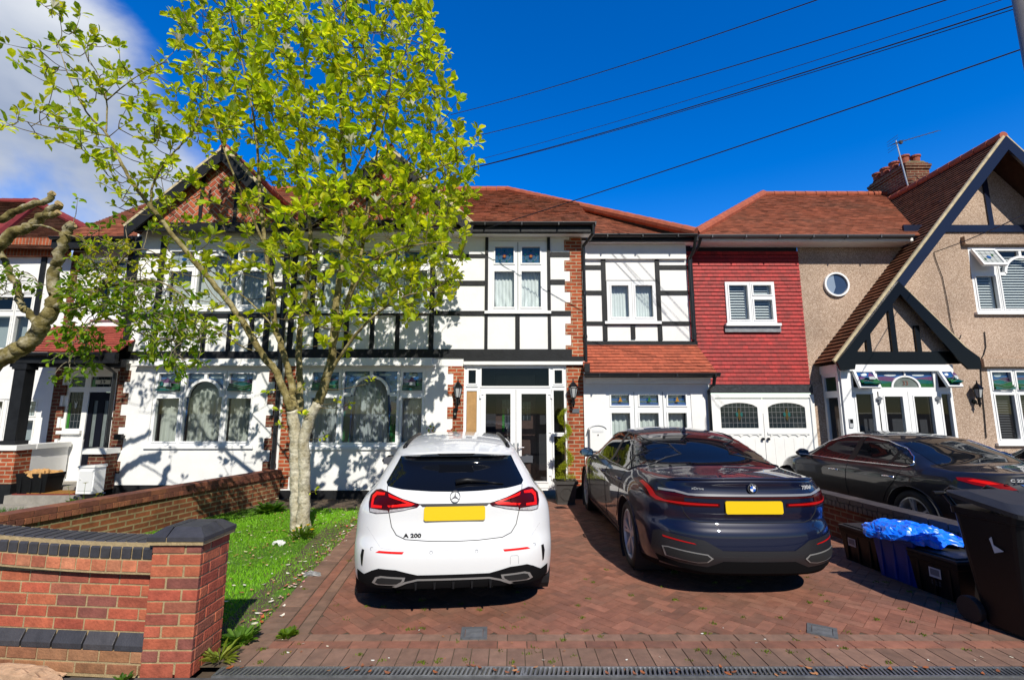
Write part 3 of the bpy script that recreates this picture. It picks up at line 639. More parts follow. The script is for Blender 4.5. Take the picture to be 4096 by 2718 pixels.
# side extension
E2 = 10.05; mb = MB()
wallholes(mb, 1.46, 3.83, 2.6, 5.4, [(2.06,3.15,3.60,4.52)], E2, .12); mb.box(1.47, 3.80, E2-.07, E2-.002, 4.98, 5.34); mb.face([(3.83,E2,2.5),(3.83,12,2.5),(3.83,12,5.4),(3.83,E2,5.4)])
EL = 9.6
wallholes(mb, 1.44, 3.97, 0, 2.40, [(1.89,3.59,.95,2.10)], EL, .12); mb.face([(3.97,EL,0),(3.97,10.6,0),(3.97,10.6,2.4),(3.97,EL,2.4)])
mb.box(1.47, 3.97, EL-.09, EL-.003, 2.24, 2.37)
build('extension_wall', mb, M_RENDER, h31)
k = E2/10.4; mb = MB()
bays(mb, [(1.95,2.045,3.27*k+.03,4.98),(3.13,3.22,3.27*k+.03,4.98),(2.55,2.64,3.27*k+.06,3.54)], E2, .028)
bays(mb, [(1.5,1.95,4.76,4.85),(3.22,3.83,4.76,4.85),(1.5,1.95,4.19,4.28),(3.22,3.83,4.19,4.28),(1.5,1.95,3.52,3.60),(3.22,3.83,3.52,3.60),(2.045,3.13,3.515,3.595)], E2, .022)
build('extension_timber', mb, M_BLACK, h31)
window(h31, 2.05, 3.14, 3.60, 4.50, E2+.03, [(2.16,2.53,3.70,4.40),(2.68,3.05,3.70,4.40)], label='first floor window of the side extension')
curtain(2.14, 2.55, 3.69, 4.42, E2+.14, 'white net curtain in the left half of the small window above the lean-to', fold=.06, amp=.016, seed=6)
curtain(2.66, 3.07, 3.69, 4.42, E2+.14, 'white net curtain in the right half of the small window above the lean-to', fold=.06, amp=.016, seed=7)
window(h31, 1.89, 3.59, .95, 2.10, EL+.05, [(1.99,2.36,1.02,1.66),(2.55,2.93,1.02,1.66),(3.12,3.49,1.02,1.66),(1.99,2.35,1.81,2.02,'boat'),(2.56,2.94,1.81,2.02,'boat'),(3.13,3.49,1.81,2.02,'boat')], seed=30, label='ground floor window with three small sailing boat lights')
for i, (a, b, nm) in enumerate(((1.98,2.37,'left'),(2.54,2.94,'middle'),(3.11,3.50,'right'))): curtain(a, b, .98, 1.68, EL+.17, f'pale curtain in the {nm} light of the window under the lean-to roof', fold=.1, amp=.03, mat=pm('lean_net', (.62,.65,.63), .9), seed=10+i)
mb = MB()
for x0,x1,z0,z1,y0 in ((1.5,3.75,2.7,5.2,E2+.14),(1.5,3.9,.2,2.3,EL+.14)):
    y = y0+1.2
    for q in (((x0,y,z0),(x1,y,z0),(x1,y,z1),(x0,y,z1)),((x0,y0,z0),(x1,y0,z0),(x1,y,z0),(x0,y,z0)),((x0,y0,z1),(x1,y0,z1),(x1,y,z1),(x0,y,z1)),((x0,y0,z0),(x0,y,z0),(x0,y,z1),(x0,y0,z1)),((x1,y0,z0),(x1,y,z0),(x1,y,z1),(x1,y0,z1))): mb.face(q)
build('extension_room', mb, M_ROOM, h31)
mb = MB(); roof_face(mb, [(1.42,9.33,2.44),(4.03,9.33,2.44),(3.93,10.04,3.10),(1.47,10.04,3.10)], g=.10, tw=.165, jit=.16); lr = build('lean_to_roof', mb, pm('new_red_tile', (.36,.085,.042), .75, var=.25, vs=12, bump=.2, attr=True), h31)
mb = MB(); mb.box(1.44, 3.95, 10.0, 10.049, 3.07, 3.17); mb.box(1.43,1.53,9.30,9.40,2.45,2.62); build('flashing', mb, M_BLACK, lr)
mb = MB(); mb.box(1.43, 4.02, 9.30, 9.36, 2.35, 2.43); build('lean_to_fascia', mb, M_BLACK, h31); gutter(h31, 1.40, 4.05, 9.26, 2.42)
mb = MB(); mb.box(1.43, 4.0, 9.36, 9.6, 2.345, 2.35); build('lean_to_soffit', mb, M_WHITEP, h31)
pipe(h31, [(3.92,9.70,5.38),(3.92,9.8,5.15),(3.86,9.97,4.95),(3.86,9.97,3.2)]); pipe(h31, [(3.96,9.27,2.38),(3.96,9.35,2.2),(3.93,9.53,2.1),(3.93,9.53,.1)])
# small things on the middle house
lantern(-1.08, F-.01, 2.10, 'black lantern on the toothed brickwork left of the porch doors', 'black wall lanterns beside the porch doors')
lantern(1.22, F-.012, 2.10, 'black lantern on the brick pier right of the porch doors', 'black wall lanterns beside the porch doors')
t = thing('doorbell', 'slim black video doorbell on the brickwork under the left lantern', 'doorbell', (-1.14, F-.012, 1.66))
mb = MB(); mb.box(-1.175,-1.105,F-.05,F-.012,1.57,1.76); build('doorbell_body', mb, M_GLOSSBLACK, t); mb = MB(); mb.lathe((-1.14,F-.05,1.64),[(0,-.006),(.02,-.006),(.02,.0),(0,0)],12,axis='y'); build('button', mb, M_CHROME, t)
mb = MB(); mb.box(1.21,1.35,F-.03,F-.012,1.66,1.745); one('wall_plaque', mb, pm('slate', (.10,.11,.13), .5), 'small plain grey plaque on the brick pier below the right lantern', 'plaque')
t = thing('mailbox', 'white rounded mailbox on the wall between the brick pier and the dark blue car', 'mailbox', (1.68, EL, .9))
mb = MB(); n = 14; pr_ = [(1.53,.93),(1.84,.93),(1.84,1.34)]+[(1.685+.155*math.cos(math.pi*i/n), 1.34+.075*math.sin(math.pi*i/n)) for i in range(1, n)]+[(1.53,1.34)]
mb.prism(pr_, XZ, EL-.13, EL); build('mailbox_body', mb, M_WHITEP, t)
mb = MB(); mb.box(1.575,1.795,EL-.137,EL-.131,1.285,1.335); mb.prism([(1.685+.185*math.cos(math.pi*i/n), 1.335+.10*math.sin(math.pi*i/n)) for i in range(n+1)]+[(1.685+.165*math.cos(math.pi*i/n), 1.335+.082*math.sin(math.pi*i/n)) for i in range(n,-1,-1)], XZ, EL-.15, EL); build('mailbox_lid', mb, pm('mailbox_shade', (.70,.71,.72), .4), t)
mb = MB(); mb.lathe((1.685,EL-.13,1.235),[(0,-.012),(.012,-.012),(.014,0),(0,0)],10,axis='y'); build('lock', mb, M_GLOSSBLACK, t)
t = thing('alarm_box', 'small white and blue alarm box high on the wall beside the gable', 'alarm box', (-.86,F,5.1)); mb = MB(); mb.box(-1.52,-1.36,F-.09,F-.02,5.08,5.24); build('alarm_case', mb, M_UPVC, t); mb = MB(); mb.box(-1.49,-1.39,F-.10,F-.091,5.14,5.21); build('alarm_lens', mb, pm('blue_lens', (.02,.05,.35), .2), t)
def wallpoly(mb, poly, holes, Y, depth=.1):
    xs = sorted({min(p[0] for p in poly), max(p[0] for p in poly)}|{v for h in holes for v in h[:2]}); zs = sorted({min(p[1] for p in poly), max(p[1] for p in poly)}|{v for h in holes for v in h[2:4]})
    for i in range(len(xs)-1):
        for j in range(len(zs)-1):
            cx, cz = (xs[i]+xs[i+1])/2, (zs[j]+zs[j+1])/2
            if any(h[0] < cx < h[1] and h[2] < cz < h[3] for h in holes): continue
            q = clip_convex([(xs[i],zs[j]),(xs[i+1],zs[j]),(xs[i+1],zs[j+1]),(xs[i],zs[j+1])], poly)
            if len(q) > 2: mb.face([(a,Y,b) for a,b in q])
    t = MB(); wallholes(t, 0, 0, 0, 0, holes, Y, depth); mb.raw(t.v, t.f)
def roombox(house, x0, x1, z0, z1, y0, dy=1.3, name='room'):
    mb = MB(); y = y0+dy
    for q in (((x0,y,z0),(x1,y,z0),(x1,y,z1),(x0,y,z1)),((x0,y0,z0),(x1,y0,z0),(x1,y,z0),(x0,y,z0)),((x0,y0,z1),(x1,y0,z1),(x1,y,z1),(x0,y,z1)),((x0,y0,z0),(x0,y,z0),(x0,y,z1),(x0,y0,z1)),((x1,y0,z0),(x1,y,z0),(x1,y,z1),(x1,y0,z1))): mb.face(q)
    return build(name, mb, M_ROOM, house)
# ================================================================ 29: the house left of the party wall
h29 = thing('terraced_house', 'white half timbered house on the left with number 29 over its dark door', 'house', (-7, F, 0))
mb = MB()
wallholes(mb, -7.95, -4.685, .26, 2.78, [(-7.25,-5.20,1.02,2.53)], F, .12)
wallholes(mb, -7.95, -4.685, 2.6, 5.62, [(-7.28,-5.12,3.79,5.12)], F-.012, .13)
mb.box(-7.55, -4.98, F-.10, F, 2.63, 2.745); mb.box(-7.62, -4.9, F-.13, F-.002, 2.60, 2.635); mb.box(-7.34, -5.06, F-.09, F-.013, 5.28, 5.40)
mb.face([(-7.95,F-.012,.2),(-7.95,F-.012,5.6),(-7.95,10.3,5.6),(-7.95,10.3,.2)])
E9 = 10.2
wallholes(mb, -9.8, -7.95, .2, 5.3, [(-9.57,-8.47,.3,2.50),(-9.15,-8.5,3.72,5.05)], E9, .14)
build('wall', mb, M_RENDER, h29)
mb = MB(); mb.box(-7.97, -4.69, F-.03, F+.02, 0, .262); build('plinth', mb, M_BLACK, h29)
pieces('brick_quoin', M_BRICKD, h29, lambda m: quoins(m, -4.80, -4.69, .26, 2.74, F, -1, tooth=.13), lambda m: quoins(m, -7.97, -7.86, .26, 2.74, F, 1, tooth=.12), lambda m: quoins(m, -9.80, -9.63, .9, 5.2, E9, 1, tooth=.10), lambda m: quoins(m, -8.46, -8.30, .2, 2.55, E9, 1, tooth=.05))
pieces('brick_pier', M_BRICKD, h29, lambda m: m.box(-8.14, -7.80, 9.36, 9.62, .2, .88))
mb = MB(); mb.box(-8.22, -7.76, 9.30, 9.64, .882, .985); build('pier_cap', mb, M_WHITEP, h29)
mb = MB(); Y2 = F-.012
bays(mb, [(-7.97,-4.69,2.74,2.90)], Y2, .03)
bays(mb, [(-7.97,-7.85,2.9,5.35),(-7.41,-7.29,2.9,5.35),(-5.11,-4.99,2.9,5.35),(-4.79,-4.69,2.9,5.4)]+[(x,x+.085,2.9,3.6) for x in (-6.86,-6.37,-5.85,-5.4)], Y2, .024)
bays(mb, [(-7.85,-4.79,3.60,3.69),(-7.85,-7.41,4.28,4.36),(-7.85,-7.41,4.90,4.98),(-4.99,-4.79,4.28,4.36),(-4.99,-4.79,4.90,4.98)], Y2, .02)
bays(mb, [(-7.86,-4.42,5.36,5.54)], 9.36, .03)
bays(mb, [(-8.55,-8.4,2.6,5.2)], E9, .02)
build('timber_frame', mb, M_BLACK, h29)
window(h29, -7.25, -5.20, 1.02, 2.53, F+.06, [(-7.18,-6.72,1.10,1.95,'x'),(-6.61,-5.86,1.10,2.45,'hillsA'),(-5.75,-5.27,1.10,1.95,'x'),(-7.18,-6.72,2.10,2.45,'hills'),(-5.75,-5.27,2.10,2.45,'hills')], arch=(-6.235,1.98,.37,2.45), seed=40, label='ground floor bay window of number 29 with picture glass and an arched middle light')
window(h29, -7.28, -5.12, 3.79, 5.12, F+.05, [(-7.2,-6.72,3.88,4.6,'x'),(-6.6,-5.78,3.88,5.04,'birds'),(-5.66,-5.2,3.88,4.6,'x'),(-7.2,-6.72,4.73,5.04,'birds'),(-5.66,-5.2,4.73,5.04,'birds')][:1]+[(-6.6,-5.78,3.88,5.04)]+[(-5.66,-5.2,3.88,4.6),(-7.2,-6.72,4.73,5.04,'birds'),(-5.66,-5.2,4.73,5.04,'birds')], arch=(-6.19,4.60,.40,5.04), seed=50, label='first floor bay window of number 29 with small bird lights')
g29 = pm('cream_curtain', (.46,.47,.43), .9, var=.08, vs=5)
curtain(-7.2, -6.70, 1.06, 2.0, F+.2, 'cream curtain in the left light of the bay window of number 29', fold=.14, amp=.03, mat=g29, seed=21)
curtain(-6.62, -5.85, 1.06, 2.42, F+.2, 'cream pleated curtain behind the arched light of number 29', fold=.12, amp=.035, mat=g29, seed=22, top=lambda x: 1.75+.42*math.sqrt(max(0, 1-((x+6.235)/.42)**2)))
curtain(-5.77, -5.25, 1.06, 2.0, F+.2, 'cream curtain in the right light of the bay window of number 29', fold=.11, amp=.03, mat=g29, seed=23)
curtain(-7.22, -5.18, 3.82, 4.95, F+.2, 'pale pleated curtain in the first floor bay window under the herringbone gable', fold=.13, amp=.03, mat=pm('pale_net2', (.52,.53,.52), .9), seed=24, top=lambda x: 4.62+(.34*math.sqrt(max(0, 1-((x+6.19)/.37)**2)) if abs(x+6.19) < .37 else 0))
roombox(h29, -7.8, -4.75, .3, 2.6, F+.14); roombox(h29, -7.8, -4.75, 2.9, 5.3, F+.14)
# entrance of 29
dz = E9+.06
mb = MB(); ps = [(-9.48,-9.17,1.33,2.10),(-9.48,-9.17,2.21,2.43),(-9.05,-8.53,2.21,2.43),(-9.06,-8.52,.33,2.10),(-9.5,-9.15,.31,1.2)]
wallholes(mb, -9.57, -8.47, .3, 2.5, ps, dz-.03, .06); mb.box(-9.6, -9.10, dz-.09, dz-.031, 1.22, 1.29)
fr = build('door_frame', mb, M_WHITEP, h29); mb = MB(); mb.box(-9.5, -9.15, dz-.02, dz+.01, .31, 1.2); build('lower_panel', mb, M_RENDER, fr)
stained(fr, -9.48, -9.17, 1.33, 2.10, dz, 'tulip', 60); stained(fr, -9.48, -9.17, 2.21, 2.43, dz, 'leaded', 61); stained(fr, -9.05, -8.53, 2.21, 2.43, dz, 'tulip', 62)
mb = MB(); mb.box(-8.96, -8.64, dz-.022, dz-.012, 2.27, 2.36); nb = build('number_plate', mb, pm('number_cream', (.62,.60,.50), .4), fr)
text('2 9', .085, Vector((-8.8, dz-.027, 2.315)), UP, M_BLACK, nb, 'number')
mb = MB(); wallholes(mb, -9.055, -8.525, .335, 2.095, [(-8.95,-8.86,.95,1.92),(-8.72,-8.63,.95,1.92)], dz-.01, .03); mb.box(-8.98,-8.6,dz-.022,dz-.011,.45,.62); mb.box(-8.98,-8.82,dz-.022,dz-.011,.66,.88); mb.box(-8.76,-8.6,dz-.022,dz-.011,.66,.88)
fd = build('front_door', mb, pm('dark_blue_door', (.004,.005,.011), .5, spec=.2), h29)
for a in (-8.95, -8.72):
    g = MB(); g.face([(a,dz+.01,.95),(a+.09,dz+.01,.95),(a+.09,dz+.01,1.92),(a,dz+.01,1.92)]); build('frosted_pane', g, pm('frosted', (.15,.18,.18), .35, var=.2, vs=14), fd)
g = MB(); g.box(-9.035,-9.015,dz-.05,dz-.01,1.05,1.22); build('handle', g, M_CHROME, fd)
window(h29, -9.15, -8.5, 3.72, 5.05, E9+.04, [(-9.08,-8.58,3.8,4.6),(-9.08,-8.58,4.7,4.98)], seed=64); roombox(h29, -9.6, -8.0, 3.6, 5.1, E9+.16)
curtain(-9.1, -8.55, 3.78, 4.98, E9+.25, 'white net curtain in the narrow window over the porch of number 29', seed=65)
# porch of 29
mb = MB(); roof_face(mb, [(-9.95,9.22,2.84),(-7.72,9.22,2.84),(-7.72,10.19,3.52),(-9.95,10.19,3.52)], g=.10, tw=.165, jit=.12); pr9 = build('porch_roof', mb, pm('porch_tile', (.30,.055,.034), .75, var=.25, vs=12, bump=.2, attr=True), h29)
mb = MB(); mb.box(-9.93, -7.74, 9.21, 9.30, 2.62, 2.83); mb.box(-9.9,-9.3,9.30,10.19,2.66,2.82); mb.box(-9.93,-7.74,9.36,9.5,2.56,2.70); build('porch_beam', mb, M_BLACK, h29); gutter(h29, -10.0, -7.95, 9.16, 2.80)
mb = MB(); mb.face([(-9.9,9.3,2.655),(-7.75,9.3,2.655),(-7.75,E9,2.655),(-9.9,E9,2.655)]); build('porch_ceiling', mb, M_WHITEP, h29)
mb = MB(); mb.box(-9.68,-9.46,9.22,9.42,1.12,2.62); mb.box(-9.72,-9.42,9.19,9.45,1.065,1.14); mb.box(-9.71,-9.43,9.20,9.44,2.50,2.60); build('porch_post', mb, M_BLACK, h29)
mb = MB(); mb.box(-10.4, -9.30, 9.12, 9.42, .36, .965); build('porch_pier', mb, M_BRICK, h29)
mb = MB(); mb.box(-10.45, -9.26, 9.08, 9.46, .967, 1.06); mb.box(-9.52, -9.25, 9.461, 10.19, .967, 1.06); build('porch_cap', mb, M_WHITEP, h29)
mb = MB(); mb.box(-9.48, -9.30, 9.42, 10.19, .2, .966); build('porch_side_wall', mb, M_RENDER, h29); mb = MB(); mb.box(-10.42, -9.28, 9.10, 9.44, 0, .36); build('pier_plinth', mb, M_BLACK, h29)
mb = MB(); mb.box(-9.27, -7.98, 9.0, 9.64, 0, .17); mb.box(-9.27,-7.98,9.45,10.22,.17,.26); build('porch_step', mb, M_CONC, h29)
mb = MB(); mb.box(-9.2, -8.05, 9.06, 9.45, .171, .19); build('step_tiles', mb, pm('red_quarry', (.20,.035,.025), .6, var=.25, vs=8), h29)
pipe(h29, [(-8.0,9.16,2.76),(-8.02,9.3,2.6),(-7.99,9.55,2.45),(-7.99,9.57,.1)]); pipe(h29, [(-4.685,9.56,5.2),(-4.685,9.56,.1)], r=.04)
roof9 = MB(); 
roof_face(roof9, [(-9.85,9.82,5.42),(-4.68,9.82,5.42),(-4.68,RY,RZ),(-9.85,RY,RZ)]); gable_roof(roof9, -6.04, 7.12, -7.90, -4.38, 5.40, 9.25, 12.0)
r9 = build('roof', roof9, M_ROOF, h29); pieces('ridge_tiles', M_RIDGE, r9, lambda m: ridge(m, (-9.85,RY,RZ+.02), (-4.68,RY,RZ+.02)), lambda m: ridge(m, (-6.04,9.25,7.14), (-6.04,12,7.14)))
barge(h29, -6.04, 7.12, -7.90, -4.38, 5.40, 9.25); herr_gable(h29, -6.07, 7.0, -7.86, -4.42, 5.46, 9.38)
mb = MB(); mb.box(-6.07,-6.01,9.20,9.26,6.85,7.56); build('finial', mb, M_GLOSSBLACK, h29)
gutter(h29, -9.9, -7.98, 9.75, 5.38); mb = MB(); mb.box(-9.9,-7.96,9.78,9.86,5.16,5.37); build('fascia', mb, M_BLACK, h29)
# things at the door of 29
t = thing('mailbox', 'white metal parcel mailbox on the step in front of the porch pier of number 29', 'mailbox', (-7.86,9.25,.19))
mb = MB(); mb.box(-8.03,-7.72,9.06,9.30,.19,.66); build('mailbox_body', mb, M_UPVC, t); mb = MB(); mb.prism([(-8.045,.661),(-7.705,.661),(-7.72,.71),(-8.03,.69)], XZ, 9.045, 9.315); build('mailbox_lid', mb, M_WHITEP, t); mb = MB(); mb.box(-8.0,-7.75,9.052,9.059,.24,.60); mb.lathe((-7.97,9.05,.45),[(0,-.012),(.012,-.012),(.012,0),(0,0)],8,axis='y'); build('mailbox_door', mb, pm('mailbox_shade', (.7,.71,.72), .4), t)
def tub(name, label, cat, x, y, z, w, d, h, mat, rz=0, group=None, taper=.88, lip=.03, lid=None):
    t = thing(name, label, cat, (x, y, z), rz, group); mb = MB()
    v = []; 
    for s, zz in ((taper, 0), (1, h-.05), (1+lip, h-.05), (1+lip, h), (.97, h), (.9*taper, .03)):
        v += [(-w/2*s,-d/2*s,zz),(w/2*s,-d/2*s,zz),(w/2*s,d/2*s,zz),(-w/2*s,d/2*s,zz)]
    f = [(3,2,1,0),(20,21,22,23)]+[(4*k+i,4*k+(i+1)%4,4*k+4+(i+1)%4,4*k+4+i) for k in range(5) for i in range(4)]
    mb.raw(v, f)
    for k in (-.32, .0, .32): mb.box(w*k-.012, w*k+.012, -d/2*.985-.006, -d/2*.93, .02, h-.06)
    b = build(name.split('_')[-1]+'_shell', mb, mat, t, local=True)
    bv = b.modifiers.new('bevel', 'BEVEL'); bv.width = .012; bv.segments = 2; bv.limit_method = 'ANGLE'
    if lid:
        mb = MB(); mb.prism([(-w/2*1.05,-d/2*1.06),(w/2*1.05,-d/2*1.06),(w/2*1.05,d/2*1.06),(-w/2*1.05,d/2*1.06)], XY, h+.001, h+.03); mb.prism([(-w/2*.9,-d/2*.88),(w/2*.9,-d/2*.88),(w/2*.9,d/2*.88),(-w/2*.9,d/2*.88)], XY, h+.0301, h+.045)
        l = build('box_lid', mb, lid, t, local=True); bv = l.modifiers.new('bevel', 'BEVEL'); bv.width = .008; bv.segments = 2
    return t
M_BLKPLAST = pm('black_plastic', (.006,.006,.007), .42, spec=.3, var=.2, vs=20, bump=.05, bs=200)
M_BINLID = pm('dusty_black_plastic', (.022,.022,.024), .5, var=.25, vs=12, bump=.08, bs=120)
tub('recycling_box', 'black open recycling box with brown sacks on the doorstep of number 29', 'recycling box', -8.88, 9.24, .19, .58, .36, .36, M_BLKPLAST)
def crumple(name, label, cat, x, y, z, rx, ry, h, mat, seed, parent=None, n=36, m=14, flat=.5, edge=0., amp=.22, tone=None):
    rr = random.Random(seed); mb = MB(); ph = [rr.uniform(0, 6.3) for _ in range(14)]; vs = []; fs = []
    for j in range(m+1):
        t = j/m
        for i in range(n):
            a = 2*math.pi*i/n; r = math.sin(t*math.pi/2)**.8 if j else .001
            w = 1+amp*(math.sin(3*a+ph[0]+2*t)+.7*math.sin(7*a+ph[1]-3*t)+.5*math.sin(13*a+ph[2]+5*t)+.4*math.sin(19*a+9*t))*t
            zz = h*(1-t**2*flat*2)+h*amp*1.3*(math.sin(5*a*t+ph[3]+7*t)+.8*math.sin(11*a+ph[4]+4*t)*t+.7*math.sin(9*t+ph[5]+4*a))*(.35+.65*t)
            sq = 1/max(abs(math.cos(a)), abs(math.sin(a)))**.5
            vs.append((x+rx*r*w*math.cos(a)*sq*.95+rr.uniform(-1,1)*rx*.02, y+ry*r*w*math.sin(a)*sq*.95+rr.uniform(-1,1)*ry*.02, z+zz+rr.uniform(-1,1)*h*.05))
    for j in range(m):
        for i in range(n): fs.append((j*n+i, j*n+(i+1)%n, (j+1)*n+(i+1)%n, (j+1)*n+i))
    mb.raw(vs, fs); return one(name, mb, mat, label, cat, smooth=False)
crumple('paper_sack', 'crumpled brown paper sacks heaped in the black box on the doorstep', 'sack', -8.88, 9.24, .50, .27, .17, .10, pm('brown_paper', (.50,.28,.10), .8, var=.15, vs=12), 5)
mb = MB(); mb.box(-8.95,-8.1,9.08,9.40,.191,.205); one('door_mat', mb, pm('coir', (.30,.14,.025), .95, var=.3, vs=40, bump=.6, bs=160), 'orange brown coir mat on the red step of number 29', 'doormat')
t = thing('floodlight', 'small black floodlight low on the toothed bricks beside the downpipe of number 29', 'floodlight', (-7.75,9.6,1.2)); mb = MB(); mb.box(-7.80,-7.66,9.48,9.55,1.14,1.25); build('lamp_body', mb, M_GLOSSBLACK, t); mb = MB(); mb.box(-7.75,-7.71,9.55,9.66,1.17,1.22); build('bracket', mb, M_PVC, t)
# ================================================================ 27: far left house
h27 = thing('terraced_house', 'house at the far left edge with a dark red hipped roof', 'house', (-11.5, 10.2, 0))
mb = MB(); wallholes(mb, -15, -9.8, 0, 5.1, [(-12.4,-10.5,2.98,4.25),(-12.4,-10.0,1.03,1.95)], 10.2, .12); build('wall', mb, M_RENDER, h27)
mb = MB(); bays(mb, [(-10.46,-10.35,3.25,5.08)], 10.2, .03); build('timber_frame', mb, M_BLACK, h27)
window(h27, -12.4, -10.5, 2.98, 4.25, 10.25, [(-11.4,-10.98,3.05,3.75),(-10.86,-10.57,3.05,3.75),(-11.4,-10.98,3.9,4.18),(-10.86,-10.57,3.9,4.18),(-12.3,-11.5,3.05,3.75)], label='first floor window at the left edge', mat=M_WHITEP)
window(h27, -12.4, -10.0, 1.03, 1.95, 10.25, [(-10.66,-10.14,1.08,1.50),(-10.66,-10.14,1.60,1.90,'diamond'),(-11.7,-10.85,1.08,1.9)], label='ground floor window with a red and amber leaded diamond', mat=M_WHITEP, seed=70, arch=(-11.25,1.5,.4,1.9))
for i, (a, b, c, d, nm) in enumerate(((-11.5,-10.5,3.0,3.8,'upper window at the left edge of the picture'),(-11.7,-10.1,1.05,1.55,'lower window behind the black porch post'))): curtain(a, b, c, d, 10.42, 'plain grey blind in the '+nm, fold=3, amp=.002, mat=pm('grey_blind', (.36,.40,.42), .8), group='plain blinds of the left hand house', name='roller_blind', cat='blind')
roombox(h27, -13, -9.9, .9, 2.6, 10.35); roombox(h27, -13, -9.9, 2.8, 4.9, 10.35)
mb = MB(); mb.box(-15, -9.85, 10.10, 10.199, 5.09, 5.5); build('brick_eaves', mb, brickmat('soldier_brick', (.40,.10,.04), (.33,.08,.035), (.35,.28,.2), bw=.075, rh=3, ms=.008), h27)
A = (-13.25,12.5,7.44); mb = MB(); roof_face(mb, [(-11.5,9.9,5.2),(-9.2,9.95,5.2),(-9.15,10.4,5.5),A], g=.09, lift=.02); roof_face(mb, [(-15.5,9.9,5.6),(-11.5,9.9,5.2),A,(-16,12.5,7.44)], g=.09, lift=.02)
q = build('roof', mb, M_ROOFD, h27); pieces('ridge_tiles', pm('dark_red_ridge', (.20,.022,.018), .7, var=.3, vs=5), q, lambda m: ridge(m, A, (-11.5,9.9,5.25), r=.13), lambda m: ridge(m, A, (-9.15,10.4,5.52), r=.10), lambda m: ridge(m, (-16,12.5,7.46), A, r=.11))
t = thing('floodlight', 'small wall light on the white wall at the far left edge', 'floodlight', (-11.2,10.2,2.2)); mb = MB(); mb.box(-11.25,-11.13,10.06,10.13,2.13,2.25); build('lamp_body', mb, M_GLOSSBLACK, t); mb = MB(); mb.box(-11.21,-11.03,10.13,10.2,2.10,2.14); build('bracket', mb, M_PVC, t)
# ================================================================ 33: the right hand house
h33 = thing('terraced_house', 'right hand pebbledashed house with a steep gable, red tiled wing and number 33', 'house', (7.5, 10.5, 0))
W = 10.6; mb = MB(); wallholes(mb, 3.85, 6.62, 2.12, 5.5, [(4.87,5.99,3.65,4.62)], W+.004, .05); build('wall_core', mb, M_DARK, h33)
mb = MB()
for q in ([(3.88,2.27),(4.87,2.27),(4.87,5.36),(3.88,5.36)],[(5.99,2.27),(6.63,2.27),(6.63,5.36),(5.99,5.36)],[(4.87,2.27),(5.99,2.27),(5.99,3.62),(4.87,3.62)],[(4.87,4.62),(5.99,4.62),(5.99,5.36),(4.87,5.36)]): roof_face(mb, [(a,W,b) for a,b in q], g=.088, lift=.020, tw=.125, jit=.2)
build('hung_tiles', mb, M_HUNG, h33)
mb = MB(); wallpoly(mb, [(6.63,2.0),(9.1,2.0),(9.1,5.5),(6.63,5.5)], [], W+.01)
GWALL = [(6.95,0),(15.2,0),(15.2,3.0),(11.1,7.62),(6.95,2.80)]
G = 10.5; wallpoly(mb, GWALL, [(10.49,12.6,3.90,5.42),(10.52,12.6,1.02,2.62)], G)
mb.box(10.36, 12.8, G-.10, G-.002, 5.47, 5.66); mb.box(10.38, 12.8, G-.10, G-.002, 2.66, 2.84); mb.face([(6.63,10.61,0),(6.63,10.61,2.3),(6.95,10.55,2.3),(6.95,10.55,0)]); build('pebbledash_wall', mb, M_PEB, h33)
mb = MB(); mb.box(4.8, 6.06, W-.06, W-.03, 3.455, 3.64); build('lead_apron', mb, M_LEAD, h33); mb = MB(); mb.box(4.3, 6.63, W-.09, W, 2.09, 2.27); build('lead_flashing', mb, pm('black_lead', (.035,.036,.04), .35, var=.5, vs=14, bump=.8, bs=22), h33)
window(h33, 4.87, 5.99, 3.65, 4.62, W-.02, [(4.95,5.37,3.74,4.54),(5.50,5.91,3.74,4.20),(5.50,5.91,4.32,4.54)], seed=80, label='small white window in the red tile-hung wall')
louvres(4.95, 5.38, 3.74, 4.54, W+.06, 'white blind in the left half of the window in the red wall'); louvres(5.5, 5.92, 3.74, 4.54, W+.06, 'white blind in the right half of the window in the red wall'); roombox(h33, 4.9, 5.97, 3.6, 4.65, W+.1)
# round window
mb = MB(); n = 32; cx, cz = 7.44, 4.565
for i in range(n):
    a, b = 2*math.pi*i/n, 2*math.pi*(i+1)/n; mb.prism([(cx+r*math.cos(x), cz+r*math.sin(x)) for r, x in ((.245,a),(.285,a),(.285,b),(.245,b))], XZ, W-.05, W+.02)
rw = build('round_window', mb, M_UPVC, h33); mb = MB(); mb.face([(cx+.24*math.cos(2*math.pi*i/n), W-.012, cz+.24*math.sin(2*math.pi*i/n)) for i in range(n)]); build('pane', mb, pm('dim_glass', (.035,.06,.12), .04), rw)
mb = MB(); mb.face([(cx+.24*math.cos(2*math.pi*i/n), W-.015, cz+.24*math.sin(2*math.pi*i/n)) for i in range(9,23)]+[(cx-.02,W-.015,cz-.06)]); build('blind', mb, pm('round_blind', (.20,.27,.38), .6), rw)
